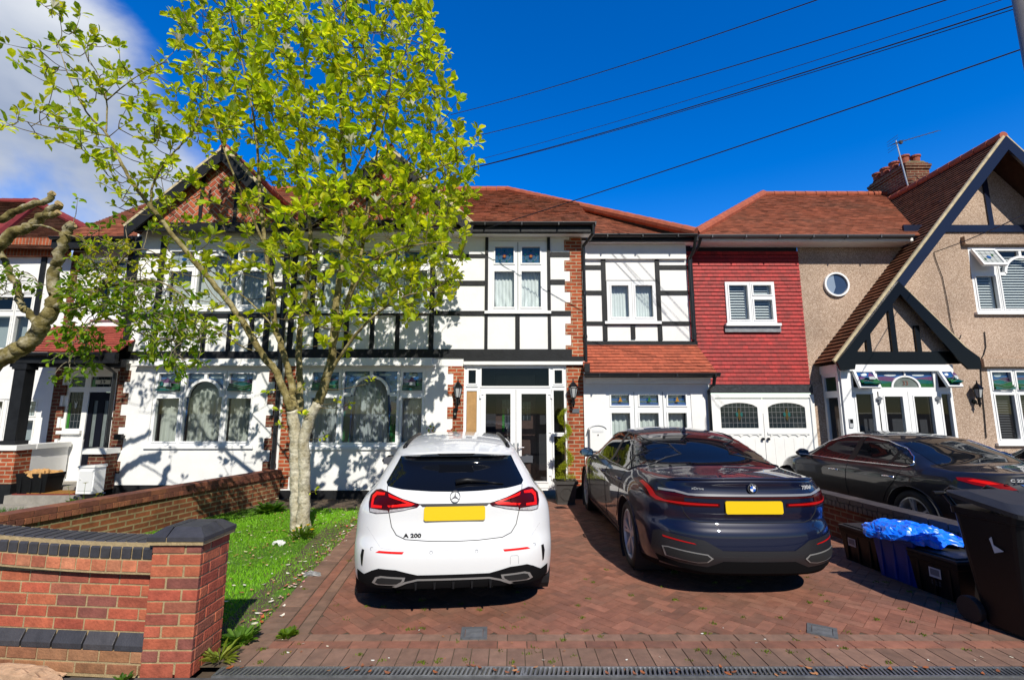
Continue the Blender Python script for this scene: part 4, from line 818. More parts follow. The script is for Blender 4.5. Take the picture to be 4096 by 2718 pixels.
# garage doors
mb = MB(); mb.box(4.36, 4.46, W-.08, W, 0, 2.06); mb.box(6.56, 6.64, W-.08, W, 0, 2.06); mb.box(4.46, 6.56, W-.08, W, 1.99, 2.06); build('garage_frame', mb, M_WHITEP, h33)
for a, b, hp in ((4.47,5.505,5.45),(5.515,6.55,5.57)):
    mb = MB(); wallholes(mb, a, b, .05, 1.985, [(a+.11,b-.11,1.33,1.90)], W-.05, .04)
    mb.box(a+.06,b-.06,W-.075,W-.051,1.20,1.25); n = 8
    for i in range(n):                               # arched head and scalloped rail
        f0, f1 = i/n, (i+1)/n; x0, x1 = a+.11+(b-a-.22)*f0, a+.11+(b-a-.22)*f1; hh = lambda f: 1.78+.10*math.sin(math.pi*f)**.6
        mb.face([(x0,W-.0505,hh(f0)),(x1,W-.0505,hh(f1)),(x1,W-.0505,1.905),(x0,W-.0505,1.905)])
    for i in range(4):
        c0 = a+.12+(b-a-.24)*i/4; c1 = a+.12+(b-a-.24)*(i+1)/4; mb.prism([(c0,1.20),(c0,1.15),((c0+c1)/2-.05,1.185),((c0+c1)/2+.05,1.185),(c1,1.15),(c1,1.20)], XZ, W-.068, W-.05)
    for i in range(1, 5): mb.box(a+(b-a)*i/5-.004, a+(b-a)*i/5+.004, W-.056, W-.05, .1, 1.12)
    d_ = build('garage_door', mb, M_WHITEP, h33); stained(d_, a+.11, b-.11, 1.33, 1.90, W-.03, 'leaded', 90)
    mb = MB(); mb.lathe((hp,W-.09,1.10),[(.0,-.02),(.03,-.015),(.03,.02),(.0,.04)],10,axis='y'); build('handle', mb, M_GLOSSBLACK, d_)
# roofs
R3, Y3 = 8.19, 13.6; mb = MB()
roof_face(mb, [(4.12,10.22,5.60),(9.2,10.22,5.60),(11.3,Y3,R3),(7.62,Y3,R3)]); roof_face(mb, [(4.12,10.22,5.60),(7.62,Y3,R3),(4.12,16,5.6)])
m3r = build('roof', mb, M_ROOFN if False else M_ROOF, h33)
pieces('ridge_tiles', M_RIDGE, m3r, lambda m: ridge(m, (7.62,Y3,R3+.02), (4.12,10.22,5.64), r=.12), lambda m: ridge(m, (7.62,Y3,R3+.02), (11.4,Y3,R3+.02), r=.09))
V = 9.9; ap = (11.09, 7.80); sl = (7.80-2.77)/(11.09-6.80); zx = lambda x: 7.80-(11.09-x)*sl
mb = MB(); roof_face(mb, [(6.76,V,zx(6.76)),(6.76,W,zx(6.76)),(9.2,W,zx(9.2)),(9.2,10.9,zx(9.2)),(11.09,13.4,7.80),(11.09,V,7.80)], g=.115, lift=.024)
roof_face(mb, [(15.4,V,zx(6.78)),(15.4,13.4,zx(6.78)),(11.09,13.4,7.80),(11.09,V,7.80)], g=.115, lift=.024)
cs = build('catslide_roof', mb, M_ROOFD, h33)
px_, pz_ = 8.23, zx(8.23); mb = MB(); roof_face(mb, [(9.66,V,2.80),(9.66,G+.05,2.80),(px_,G+.05,pz_),(px_,V,pz_)], g=.115, lift=.02); build('porch_roof', mb, M_ROOF, h33)
mb = MB(); ridge(mb, (11.09,V,7.83), (11.09,13.4,7.83), r=.1); build('ridge_tiles', mb, M_RIDGE, cs)
mb = MB(); ux = 1/math.hypot(1, sl)
for x0, x1, w in ((6.80,11.09,.30),):
    mb.prism([(x0,zx(x0)),(x1,zx(x1)),(x1,zx(x1)-.33),(x0+.18,zx(x0+.18)-.28),(x0+.16,zx(x0)-.16),(x0-.02,zx(x0)-.13)], XZ, V-.05, V)
mb.prism([(15.4,zx(6.78)),(11.09,7.80),(11.09,7.47),(15.2,zx(6.78)-.3)], XZ, V-.05, V)
build('bargeboard', mb, M_NAVY, h33)
mb = MB(); mb.prism([(6.74,zx(6.80)-.06),(7.05,zx(7.05)-.02),(8.23,pz_-.02),(9.45,3.02),(9.72,2.80),(9.72,2.55),(9.45,2.55),(9.25,2.78),(8.23,pz_-.30),(7.2,zx(7.2)-.30),(7.1,2.55),(6.80,2.53)], XZ, V-.09, V-.052); build('porch_bargeboard', mb, M_GLOSSBLACK, h33)
mb = MB(); mb.bar((6.76,V+.0,zx(6.76)-.015),(11.09,V,7.785), .06, .12, up=(0,1,0)); mb.bar((15.4,V,zx(6.78)-.015),(11.09,V,7.785), .06, .12, up=(0,1,0)); mb.bar((9.68,V,2.78),(8.23,V,pz_-.015), .05, .12, up=(0,1,0)); build('verge_mortar', mb, M_VERGE, h33)
mb = MB(); bays(mb, [(9.05,13.2,5.78,5.95)], G, .04); bays(mb, [(9.98,10.09,5.95,6.55),(11.05,11.16,5.95,7.5),(12.0,12.1,5.95,6.6)], G, .03); build('gable_timber', mb, M_NAVY, h33)
gutter(h33, 4.15, 8.95, 10.14, 5.57, mat=pm('grey_gutter', (.10,.10,.105), .3)); mb = MB(); mb.box(4.15,9.0,10.20,10.24,5.47,5.56); mb.box(4.15,9.0,10.241,W,5.455,5.48); build('fascia', mb, M_WHITEP, h33)
pipe(h33, [(4.22,10.14,5.53),(4.2,10.3,5.35),(4.10,10.5,5.2),(4.10,10.52,2.5),(4.16,10.52,2.3),(4.28,10.52,.1)])
# porch of 33
g33 = 10.02; mb = MB(); wallpoly(mb, [(6.95,2.78),(9.5,2.78),(8.23,pz_-.12)], [], g33); build('porch_gable', mb, M_PEB, h33)
mb = MB(); mb.box(7.0, 9.45, g33-.06, g33+.02, 2.68, 2.94); bays(mb, [(7.52,7.62,2.94,3.42),(8.06,8.17,2.94,3.98),(8.58,8.68,2.94,3.5)], g33, .05); build('porch_timber', mb, M_GLOSSBLACK, h33)
PG = 10.05; ps = [(7.20,7.56,.30,2.05),(7.18,7.58,2.19,2.50),(7.70,8.88,2.19,2.52),(8.99,9.17,.30,2.05),(8.97,9.19,2.19,2.50),(7.66,8.90,.2,2.10)]
mb = MB(); wallholes(mb, 6.93, 9.24, .12, 2.66, ps, PG-.03, .06); mb.box(6.9,9.27,PG-.09,PG-.03,2.53,2.665); mb.box(6.92,7.12,PG-.05,PG-.031,.12,2.53); pf = build('porch_frame', mb, M_UPVC, h33)
for a, b, c, d in (ps[0], ps[3]):
    g = MB(); g.face([(a,PG,c),(b,PG,c),(b,PG,d),(a,PG,d)]); build('pane', g, M_DGLASS, pf)
    m_ = MB()
    for bx in ((a-.03,b+.03,d,d+.03),(a-.03,b+.03,c-.03,c),(a-.03,a,c,d),(b,b+.03,c,d)): m_.box(bx[0],bx[1],PG-.045,PG-.0302,bx[2],bx[3])
    build('sash', m_, M_UPVC, pf)
stained_arch(pf, 7.70, 8.88, 2.19, 2.52, PG, (8.29, 2.15, .30, 2.52), 7)
mb = MB(); n = 16
for i in range(n):
    a, b = math.pi*i/n, math.pi*(i+1)/n; mb.prism([(8.29+r*math.cos(x), 2.19+r*.8*math.sin(x)) for r, x in ((.27,a),(.31,a),(.31,b),(.27,b))], XZ, PG-.03, PG-.01)
mb.box(8.275,8.305,PG-.03,PG-.01,2.43,2.52); build('arch_bar', mb, M_UPVC, pf)
mb = MB(); mb.face([(8.29+.275*math.cos(math.pi*i/n), PG-.008, 2.19+.22*math.sin(math.pi*i/n)) for i in range(n+1)]); fn = build('fan_pane', mb, pm('fan_grey', (.14,.17,.16), .2, var=.3, vs=12), pf)
text('33', .13, Vector((8.29, PG-.014, 2.275)), UP, pm('number_bronze', (.20,.09,.07), .4), fn, 'number')
for a, b in ((7.67,8.275),(8.285,8.89)):
    mb = MB(); gl = (a+.115, b-.115, .3, 2.0); wallholes(mb, a, b, .2, 2.10, [gl], PG-.05, .06)
    for bx in ((gl[0]-.025,gl[1]+.025,gl[3],gl[3]+.025),(gl[0]-.025,gl[0],gl[2],gl[3]),(gl[1],gl[1]+.025,gl[2],gl[3])): mb.box(bx[0],bx[1],PG-.062,PG-.0502,bx[2],bx[3])
    mb.box(b-.003,b+.003,PG-.052,PG-.02,.2,2.1)
    dd = build('porch_door', mb, M_UPVC, h33); g = MB(); g.face([(gl[0],PG-.02,.3),(gl[1],PG-.02,.3),(gl[1],PG-.02,2.0),(gl[0],PG-.02,2.0)]); build('pane', g, M_DGLASS, dd)
    hx = a if a < 8 else b; g = MB(); g.box(hx-.05,hx+.05,PG-.085,PG-.05,1.93,1.98); g.box(hx-.02,hx+.02,PG-.075,PG-.05,1.86,2.0); build('hinge', g, pm('grey_metal', (.25,.26,.28), .35, metal=.6), dd)
g = MB(); g.box(7.80,7.83,PG+.2,PG+.22,1.1,1.85); pc = pm('bright_glass', (.02,.25,.04), .3); build('inner_light', g, pc, h33)
def opensash(x0, x1, z0, z1, Y, ang, style, seed, parent):
    mb = MB(); w = .045; c, s = math.cos(R(ang)), math.sin(R(ang)); T = lambda x, y, z: (x, Y-(z1-z)*s+y*c, z1-(z1-z)*c-y*s)
    for a, b, p, q in ((x0,x1,z1-w,z1),(x0,x1,z0,z0+w),(x0,x0+w,z0+w,z1-w),(x1-w,x1,z0+w,z1-w)):
        v = [T(x,y,z) for x,y,z in ((a,-.03,p),(b,-.03,p),(b,.03,p),(a,.03,p),(a,-.03,q),(b,-.03,q),(b,.03,q),(a,.03,q))]; mb.raw(v, [(0,3,2,1),(4,5,6,7),(0,1,5,4),(1,2,6,5),(2,3,7,6),(3,0,4,7)])
    o = build('open_sash', mb, M_UPVC, parent); g = stained(o, x0+w, x1-w, z0+w, z1-w, Y, style, seed)
    off = ORG[g.name]
    for v in g.data.vertices:
        p = v.co+off; v.co = Vector(T(p.x, p.y-Y, p.z))-off
opensash(7.16, 7.60, 2.13, 2.54, PG-.06, 24, 'hills', 1, pf); opensash(8.95, 9.25, 2.13, 2.54, PG-.06, 30, 'hills', 4, pf)
# glazed left side of the porch
sx = 6.93; mb = MB()
for y0, y1, z0, z1 in ((10.05,10.12,.12,2.5),(10.5,10.58,.12,2.5),(10.12,10.5,.12,.3),(10.12,10.5,1.98,2.12),(10.12,10.5,2.42,2.5)): mb.box(sx-.04, sx+.02, y0, y1, z0, z1)
mb.box(sx-.06, sx+.02, 10.03, 10.6, 2.5, 2.68); sp = build('porch_side', mb, M_UPVC, h33); g = MB(); g.face([(sx,10.12,.3),(sx,10.5,.3),(sx,10.5,1.98),(sx,10.12,1.98)]); build('pane', g, M_DGLASS, sp); g = MB(); g.face([(sx,10.12,2.12),(sx,10.5,2.12),(sx,10.5,2.42),(sx,10.12,2.42)]); build('picture_glass', g, pm('dark_green_glass', (.02,.045,.025), .1), sp)
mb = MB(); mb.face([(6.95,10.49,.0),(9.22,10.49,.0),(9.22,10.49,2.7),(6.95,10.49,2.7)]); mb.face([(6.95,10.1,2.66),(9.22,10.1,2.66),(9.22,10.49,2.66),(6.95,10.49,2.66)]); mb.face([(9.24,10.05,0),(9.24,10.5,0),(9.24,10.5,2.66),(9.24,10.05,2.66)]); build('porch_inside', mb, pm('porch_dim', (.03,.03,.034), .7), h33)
t = thing('intercom', 'small silver intercom on the white porch post of number 33', 'intercom', (7.03,PG-.05,1.45)); mb = MB(); mb.box(6.99,7.07,PG-.075,PG-.05,1.36,1.54); build('intercom_body', mb, pm('silver', (.45,.46,.48), .35), t); mb = MB(); mb.box(7.0,7.06,PG-.08,PG-.0752,1.45,1.53); build('intercom_screen', mb, M_GLOSSBLACK, t)
# windows of the gable wall
window(h33, 10.49, 12.6, 3.90, 5.42, G+.03, [(10.57,11.02,3.98,4.74),(11.14,12.2,3.98,5.34),(12.3,12.54,3.98,5.34)], seed=95, arch=(11.67,4.80,.42,5.34), label='first floor window with slatted blinds and an open top light'); opensash(10.53, 11.07, 4.86, 5.36, G-.02, 28, 'birds', 2, h33)
pieces('transom', M_UPVC, h33, *[lambda m, a=a: m.box(a, a+.13, G-.01, G+.03, 4.76, 4.83) for a in (11.14,12.07)])
louvres(10.57, 11.03, 3.97, 5.3, G+.12, 'slatted blind in the left light of the upper window at the right edge'); louvres(11.14, 12.2, 3.97, 5.3, G+.12, 'slatted blind behind the arched light of the upper window at the right edge'); roombox(h33, 10.4, 12.7, 3.8, 5.5, G+.18, .8)
window(h33, 10.52, 12.6, 1.02, 2.62, G+.03, [(10.60,11.02,1.10,2.05),(11.14,12.4,1.10,2.05),(10.60,11.02,2.17,2.55,'hills'),(11.14,12.4,2.17,2.55,'hills')], seed=99, label='ground floor window with dark slatted blinds and picture glass')
for a, b, nm in ((10.6,11.03,'left'),(11.14,12.4,'right')):
    o = louvres(a, b, 1.09, 2.06, G+.12, f'dark slatted blind in the {nm} half of the lower window at the right edge', pitch=.055); o.data.materials[0] = pm('dark_blind', (.06,.06,.07), .5)
roombox(h33, 10.4, 12.7, .9, 2.65, G+.18, .8)
lantern(10.12, G, 2.12, 'dark bulb-shaped lantern on the pebbledash wall right of the white porch', 'wall lantern of number 33')
# chimney and aerial
mb = MB(); mb.box(11.36, 12.02, 12.8, 14.2, 6.6, 8.80)
mb.box(11.33, 12.05, 12.77, 14.23, 8.12, 8.19); mb.box(11.33, 12.05, 12.77, 14.23, 8.60, 8.67); mb.box(11.31, 12.07, 12.75, 14.25, 8.671, 8.74)
ch = build('chimney', mb, M_BRICKD, h33); mb = MB(); mb.prism([(11.38,8.801),(12.0,8.801),(11.9,8.86),(11.48,8.86)], XZ, 12.82, 14.18); build('flaunching', mb, pm('lichen_mortar', (.16,.13,.07), .9, var=.5, vs=9, bump=.5), ch)
for x, y in ((11.5,12.98),(11.82,12.98),(11.5,13.35),(11.5,13.7),(11.5,14.02)):
    mb = MB(); mb.lathe((x,y,8.84),[(.13,0),(.11,.03),(.115,.18),(.14,.2),(.14,.25),(.105,.25),(.10,.1),(0,.1)],14); build('chimney_pot', mb, pm('terracotta', (.30,.075,.04), .8, var=.3, vs=7), ch)
t = thing('television_aerial', 'thin metal television aerial strapped to the brick chimney', 'aerial', (11.33,12.74,7.9)); mb = MB(); mb.tube([(11.34,12.74,7.7),(11.10,12.72,9.42)], .018, 8); build('mast', mb, pm('galvanised', (.42,.43,.45), .35, metal=.7), t)
mb = MB(); a = Vector((11.0,12.72,9.32)); b = Vector((12.25,12.6,9.66)); mb.tube([a,b], .010, 6)
for i in range(14):
    p = a.lerp(b, .02+i*.075); L = .05+.006*(i % 2); mb.tube([p-Vector((.02,.25 if i < 2 else .1,L)),p+Vector((.02,.25 if i < 2 else .1,L))], .006, 4)
for z in (-.16,-.08,.08,.16): mb.tube([a+Vector((.0,-.2,z)),a+Vector((0,.2,z))], .006, 4)
mb.box(11.2,11.27,12.69,12.75,9.33,9.42); build('aerial_array', mb, pm('dark_metal', (.05,.05,.055), .4), t); mb = MB(); mb.tube([(11.30,12.74,8.3),(11.5,12.70,8.33),(11.62,12.72,8.24),(11.6,12.74,8.14),(11.30,12.74,8.15)], .012, 5); build('bracket', mb, pm('dark_metal', (.05,.05,.055), .4), t)
# cable on the pebbledash
def wire(name, label, pts, r, mat=None, group=None):
    mb = MB(); mb.tube(pts, r, 5); return one(name, mb, mat or M_PVC, label, 'cable', group)
c = lambda px, py: tuple(at(px, py, G-.02))
wire('telephone_cable', 'thin dark cable hanging down the pebbledash beside the porch roof', [c(2155,582),c(2160,600),c(2175,640),c(2187,700),c(2195,750),c(2203,775),c(2215,782),c(2218,772)], .008)
wire('telephone_cable', 'short cable loop on the pebbledash between the porch and the lower window', [c(2272,765),c(2275,800),c(2270,818),c(2262,832),c(2266,900),c(2272,960),c(2276,1010)], .010)
# overhead wires
def span(a, b, sag=.15, n=16): 
    a = Vector(a); b = Vector(b); return [a.lerp(b, i/n)-Vector((0,0,sag*4*(i/n)*(1-i/n))) for i in range(n+1)]
og = 'overhead wires across the blue sky'
for i, (p, q, Ya, Yb, r, lb) in enumerate((((1040,265),(1900,-5),11,6,.008,'highest overhead wire, leaving the top edge left of the others'),((1090,316),(2200,-5),11,5.5,.008,'second overhead wire from the top, leaving the top edge at the right'),((1090,372),(2420,-36),11,5,.005,'thin faint overhead wire just above the thick pair'),((1080,390),(2420,-13),11,5,.0095,'thickest overhead wire running to the post at the top right'),((1080,391),(2420,-4),11,5.02,.006,'thin overhead wire directly under the thickest one'),((1120,528),(2420,92),9.24,5,.009,'lowest long wire, running down to the gutter of the middle house'),((2155,582),(2420,468),9.84,6,.009,'short wire reaching the bargeboard of number 33'))):
    wire('overhead_wire', lb, span(at(*p, Ya), at(*q, Yb), .10 if i < 5 else .04), r, pm('wire_black', (.01,.01,.012), .5), og)
t = thing('utility_pole', 'grey post cut off by the top right corner of the picture', 'post', (5.36,4.4,0)); mb = MB(); mb.tube([(5.40,4.4,0),(5.40,4.4,6.4)], [.105,.10], 16); build('pole', mb, pm('grey_post', (.16,.15,.145), .5, var=.2, vs=4), t, smooth=True); mb = MB(); mb.lathe((5.40,4.4,6.4),[(.09,0),(.09,.04),(0,.07)],16); build('pole_cap', mb, M_PVC, t)
# ================================================================ ground
mb = MB(); mb.face([(-400,-400,-.06),(400,-400,-.06),(400,500,-.06),(-400,500,-.06)]); tag(build('ground', mb, pm('soil', (.085,.06,.04), .95, var=.35, vs=3, bump=.6, bs=30), None), kind='structure')
mb = MB(); mb.face([(-60,.2,-.004),(60,.2,-.004),(60,3.335,-.004),(-60,3.335,-.004)]); tag(build('pavement', mb, pm('asphalt', (.085,.08,.076), .9, var=.35, vs=16, bump=.5, bs=220), None), kind='structure')
mb = MB(); mb.face([(-60,-9,-.05),(60,-9,-.05),(60,.1,-.05),(-60,.1,-.05)]); mb.box(-60,60,.1,.2,-.05,.06); tag(build('road', mb, pm('asphalt', (.085,.08,.076), .9), None), kind='structure')
lx = lambda y: -1.93-(y-3.45)*.105            # left edge of the paving
WX = lambda y: -4.62-(9.6-y)*.245             # centre line of the low garden wall
X1, Y0, Y1 = 4.45, 3.455, 9.62
BK = [(.25,.102,.064),(.235,.096,.060),(.265,.11,.07),(.22,.094,.062),(.255,.102,.064),(.24,.107,.069)]
GK = [(.215,.122,.084),(.205,.115,.08),(.225,.128,.088),(.21,.12,.082)]
mb = MB(); mb.face([(lx(Y0)-.3,Y0,-.001),(X1+.3,Y0,-.001),(X1+.3,Y1,-.001),(lx(Y1)-.5,Y1,-.001)]); bed = build('driveway', mb, pm('joint_sand', (.085,.062,.04), .95, var=.5, vs=5, bump=.3), None); bed['kind'] = 'structure'
mb = MB(); PVF = XY
def paver(q, cols, dz=.0015):
    c = random.choice(cols); j = random.uniform(.82, 1.18); mb.prism(q, XY, .0052+random.uniform(-dz,dz), -.0005, tuple(k*j for k in c))
g = .0035
x = lx(Y0)+.02
while x < X1: paver([(x+g,Y0+.005),(min(x+.125,X1)-g,Y0+.005),(min(x+.125,X1)-g,Y0+.245),(x+g,Y0+.245)], GK); x += .125
for yy, cols, off in ((Y0+.25,BK,0),(Y0+.36,GK,.12)):
    x = lx(yy)+(.13 if cols is BK else .25)-off*.3
    while x < X1: paver([(x+g,yy+g),(min(x+.215,X1)-g,yy+g),(min(x+.215,X1)-g,yy+.107-g),(x+g,yy+.107-g)], cols); x += .215
y = Y0+.25
while y < Y1:
    e = min(y+.105, Y1); paver([(lx(y)+g,y+g),(lx(y)+.205-g,y+g),(lx(e)+.205-g,e-g),(lx(e)+g,e-g)], GK); y += .105
for o, cols, st in ((.21,BK,Y0+.36),(.32,GK,Y0+.47)):
    y = st
    while y < Y1:
        e = min(y+.215, Y1); paver([(lx(y)+o+g,y+g),(lx(y)+o+.105-g,y+g),(lx(e)+o+.105-g,e-g),(lx(e)+o+g,e-g)], cols); y += .215
ys = Y0+.47; reg = [(lx(ys)+.43,ys),(X1,ys),(X1,Y1),(lx(Y1)+.43,Y1)]
herringbone(mb, reg, .100, .0042, R(45), XY, .0052, BK, d=.0012)
M_PAVE = pm('block_paving', (1,1,1), .82, var=.30, vs=9, bump=.35, bs=170, attr=True, stain=.5)
o = build('paving_blocks', mb, M_PAVE, bed)
# channel drain along the front edge
t = thing('channel_drain', 'long grey metal channel drain grating along the front edge of the driveway', 'drain', (1.3,3.40,0)); M_GALV = pm('galvanised_grate', (.30,.31,.32), .38, metal=.75, var=.35, vs=14)
mb = MB(); mb.face([(lx(Y0)+.0,3.335,-.045),(X1,3.335,-.045),(X1,Y0,-.045),(lx(Y0),Y0,-.045)]); build('channel', mb, M_DARK, t)
mb = MB(); mb.box(lx(Y0),X1,3.335,3.350,-.045,.006); mb.box(lx(Y0),X1,3.440,Y0,-.045,.006); x = lx(Y0)
while x < X1-.04: mb.prism([(x,3.350),(x+.014,3.350),(x+.030,3.440),(x+.016,3.440)], XY, -.01, .004); x += .030
k = lx(Y0)
while k < X1: mb.box(k, k+.012, 3.349, 3.441, -.01, .0055); k += 1.0
build('grating', mb, M_GALV, t)
def cover(x, y, rz, label):
    t = thing('inspection_cover', label, 'drain cover', (x,y,.0), rz); mb = MB(); r = .10
    for a,b,c_,d in ((-r,r,-r,-r+.03),(-r,r,r-.03,r),(-r,-r+.03,-r+.03,r-.03),(r-.03,r,-r+.03,r-.03)): mb.box(a,b,c_,d,.0,.012)
    build('cover_frame', mb, pm('cover_grey', (.11,.115,.12), .55, var=.3, vs=20), t, local=True); mb = MB(); mb.box(-r+.034,r-.034,-r+.034,r-.034,.0,.010); mb.box(-.03,.03,-.004,.004,.0101,.013); build('cover_plate', mb, pm('cover_plate', (.14,.145,.15), .45, var=.3, vs=16), t, local=True)
cover(-.29, 3.93, .04, 'small square grey drain cover in the paving in front of the white car'); cover(2.40, 3.97, -.55, 'small square grey drain cover in the paving near the bins, edged with moss')
# lawn
reg_l = [(WX(3.8)+.14,3.75),(lx(3.75)-.02,3.75),(lx(8.75)-.02,8.75),(WX(8.75)+.14,8.75)]
mb = MB(); n = 30
P = lambda i, j: (reg_l[0][0]+0, 0, 0)
vs = []; fs = []
for j in range(n+1):
    y = 3.75+5.0*j/n; a, b = WX(y)+.12, lx(y)-.01
    for i in range(n+1): x = a+(b-a)*i/n; vs.append((x,y,-.012+.012*math.sin(3*x+y)*math.sin(2.3*y)-(.03 if i in (0,) else 0)))
fs = [(j*(n+1)+i,j*(n+1)+i+1,(j+1)*(n+1)+i+1,(j+1)*(n+1)+i) for j in range(n) for i in range(n)]
mb.raw(vs, fs); o = build('lawn', mb, pm('turf_base', (.07,.16,.010), .95, var=.5, vs=8, bump=.5), None, smooth=True); o['kind'] = 'structure'
M_GRASS = leafmat('grass_blades', .35, .5, (1.1,1.2,.5))
mb = MB(); rr = random.Random(3)
for i in range(64000):
    y = 3.72+5.05*rr.random()**1.35; a, b = WX(y)+.10, lx(y)+.015
    x = a+(b-a)*rr.random(); pn = math.sin(2.1*x+1.3)*math.sin(1.7*y)+.6*math.sin(5*x-2*y)
    if y > 8.0 and rr.random() < (y-8.0)*1.0: continue
    if rr.random() < .18*(pn < -.6): continue
    h = (.013+.016*rr.random())*(1+.3*pn)*(1.6 if x > b-.05 and rr.random() < .3 else 1); an = rr.uniform(0,6.28); w = .0035+.0015*(y > 5)+.002*(y > 6.5); l = rr.uniform(-.02,.02); k = rr.uniform(.7,1.25)*(1+.18*pn)
    c = (.20*k,.45*k,.018*k) if rr.random() > .06 else (.22*k,.20*k,.06*k)
    mb.raw([(x-w*math.cos(an),y-w*math.sin(an),-.008),(x+w*math.cos(an),y+w*math.sin(an),-.008),(x+l,y+rr.uniform(-.02,.02),h-.004)], [(0,1,2)], c)
o = build('grass', mb, M_GRASS, None, uv=False); tag(o, 'short bright green grass of the front lawn around the magnolia', 'grass', kind='stuff')
mb = MB()
for i in range(6000):
    y = rr.uniform(7.6, 8.95); x = rr.uniform(-12, WX(y)-.12); k = rr.uniform(.5,1.2); h = rr.uniform(.03,.09)
    if x > -9.2 and y > 8.6: continue
    mb.raw([(x-.006,y,-.03),(x+.006,y,-.03),(x+rr.uniform(-.03,.03),y+rr.uniform(-.03,.03),h)], [(0,1,2)], (.06*k,.17*k,.012*k))
o = build('grass', mb, M_GRASS, None, uv=False); tag(o, 'rough grass and weeds in the garden of number 29 behind the low brick wall', 'grass', kind='stuff')
mb = MB(); mb.box(-12,-8.0,8.9,9.02,-.05,.02); mb.face([(-12,8.3,-.02),(-8.3,8.3,-.02),(-8.1,8.99,-.02),(-12,8.99,-.02)]); tag(build('path', mb, M_CONC, None), kind='structure')
mb = MB(); mb.face([(-4.7,8.7,-.004),(lx(9)-.02,8.7,-.004),(lx(9)-.02,9.63,-.004),(-4.7,9.63,-.004)]); tag(build('path', mb, brickmat('old_paving', (.13,.09,.065), (.10,.075,.055), (.05,.05,.03), bw=.21, rh=.105, ms=.006), None), kind='structure')
# fallen petals and leaves
M_PETAL = pm('petal', (1,1,1), .6, attr=True)
def scatter(n, cols, size, label, cat, name, seed, zone):
    mb = MB(); rr = random.Random(seed); k = 0
    while k < n:
        p = zone(rr)
        if not p: continue
        x, y = p; s = size*rr.uniform(.5,1.3); a = rr.uniform(0,6.3); c, d = math.cos(a), math.sin(a); col = rr.choice(cols); z = .016 if x < lx(y) else .0075; cu = rr.uniform(.1,.5)*s
        T = lambda u, v, h: (x+c*u-d*v, y+d*u+c*v, z+h)
        mb.raw([T(-s,0,cu),T(-.3*s,-.42*s,.002),T(.5*s,-.38*s,.002),T(s,0,cu*.8),T(.5*s,.38*s,.004),T(-.3*s,.42*s,.004)], [(0,1,5),(1,2,4,5),(2,3,4)], col); k += 1
    return tag(build(name, mb, M_PETAL, None, uv=False), label, cat, kind='stuff')
def zl(r):
    y = 3.9+4.8*r.random(); t = r.random()**.6; x = WX(y)+.3+(lx(y)-WX(y)-.3)*t
    return (x, y) if r.random() < .35+.65*math.exp(-((x+2.7)**2+(y-6.3)**2)/2.2) else None
def ze(r): y = 4.1+4.2*r.random(); return (lx(y)+r.gauss(-.04,.05), y)
def zd(r): return (r.uniform(-1.9,4.2), 3.5+5.0*r.random()**2)
scatter(110, [(.70,.66,.48),(.72,.69,.58),(.62,.54,.33)], .026, 'cream magnolia petals scattered over the lawn', 'petals', 'fallen_petals', 1, zl)
scatter(190, [(.35,.14,.05),(.28,.10,.04),(.45,.22,.10),(.55,.35,.2)], .022, 'brown and orange dead leaves scattered over the lawn', 'leaves', 'fallen_leaves', 2, zl)
scatter(150, [(.78,.72,.6),(.6,.25,.25),(.45,.10,.03),(.7,.5,.4),(.30,.12,.05)], .026, 'pink, cream and rust petals gathered along the lawn edge', 'petals', 'fallen_petals', 3, ze)
scatter(110, [(.35,.15,.06),(.62,.55,.42),(.7,.68,.6),(.25,.09,.04)], .012, 'tiny petals and leaf bits dotted over the block paving', 'petals', 'fallen_petals', 4, zd)
scatter(60, [(.33,.10,.03),(.25,.09,.04),(.45,.2,.08)], .022, 'brown dead leaves caught along the drain grating', 'leaves', 'fallen_leaves', 5, lambda r: (r.uniform(-1.9,4.3), r.uniform(3.34,3.46)))
def moss(n, seed, zone, label):
    mb = MB(); rr = random.Random(seed)
    for i in range(n):
        x0, y0 = zone(rr); m = rr.randint(5, 26)
        for k in range(m):
            x, y = x0+rr.gauss(0,.016), y0+rr.gauss(0,.012); w = .005; a = rr.uniform(0,6.3); kk = rr.uniform(.6,1.3)
            mb.raw([(x-w*math.cos(a),y-w*math.sin(a),.004),(x+w*math.cos(a),y+w*math.sin(a),.004),(x+rr.uniform(-.008,.008),y+rr.uniform(-.008,.008),.012+.012*rr.random())], [(0,1,2)], (.14*kk,.19*kk,.015))
    return tag(build('moss', mb, M_GRASS, None, uv=False), label, 'moss', kind='stuff')
moss(130, 6, lambda r: (lambda y: (r.uniform(lx(y)+.02,4.2), y))(3.5+2.6*r.random()**1.6), 'small tufts of moss growing in the joints of the paving')
# ================================================================ front garden wall with its pillar
BR = [(.38,.085,.045),(.33,.070,.040),(.42,.115,.055),(.35,.085,.047),(.28,.072,.046),(.20,.064,.048),(.40,.100,.050),(.30,.095,.056)]
BB = [(.044,.043,.050),(.052,.050,.056),(.040,.040,.048)]
OB = [(.46,.15,.075),(.40,.12,.065),(.50,.19,.10)]
YB = [(.28,.13,.06),(.24,.10,.05),(.33,.16,.08)]
M_BR = pm('garden_brick', (1,1,1), .85, var=.38, vs=13, bump=.5, bs=60, attr=True, detail=8)
M_MO = pm('sandy_mortar', (.36,.27,.145), .95, var=.25, vs=22, bump=.5, bs=90)
M_BLUEB = pm('blue_brick', (1,1,1), .5, var=.25, vs=14, bump=.25, bs=90, attr=True)
def tone(cols):
    c = random.choice(cols); j = random.uniform(.82,1.15); return tuple(k*j for k in c)
def addbevel(o, w, seg=2):
    b = o.modifiers.new('bevel', 'BEVEL'); b.width = w; b.segments = seg; b.limit_method = 'ANGLE'; return o
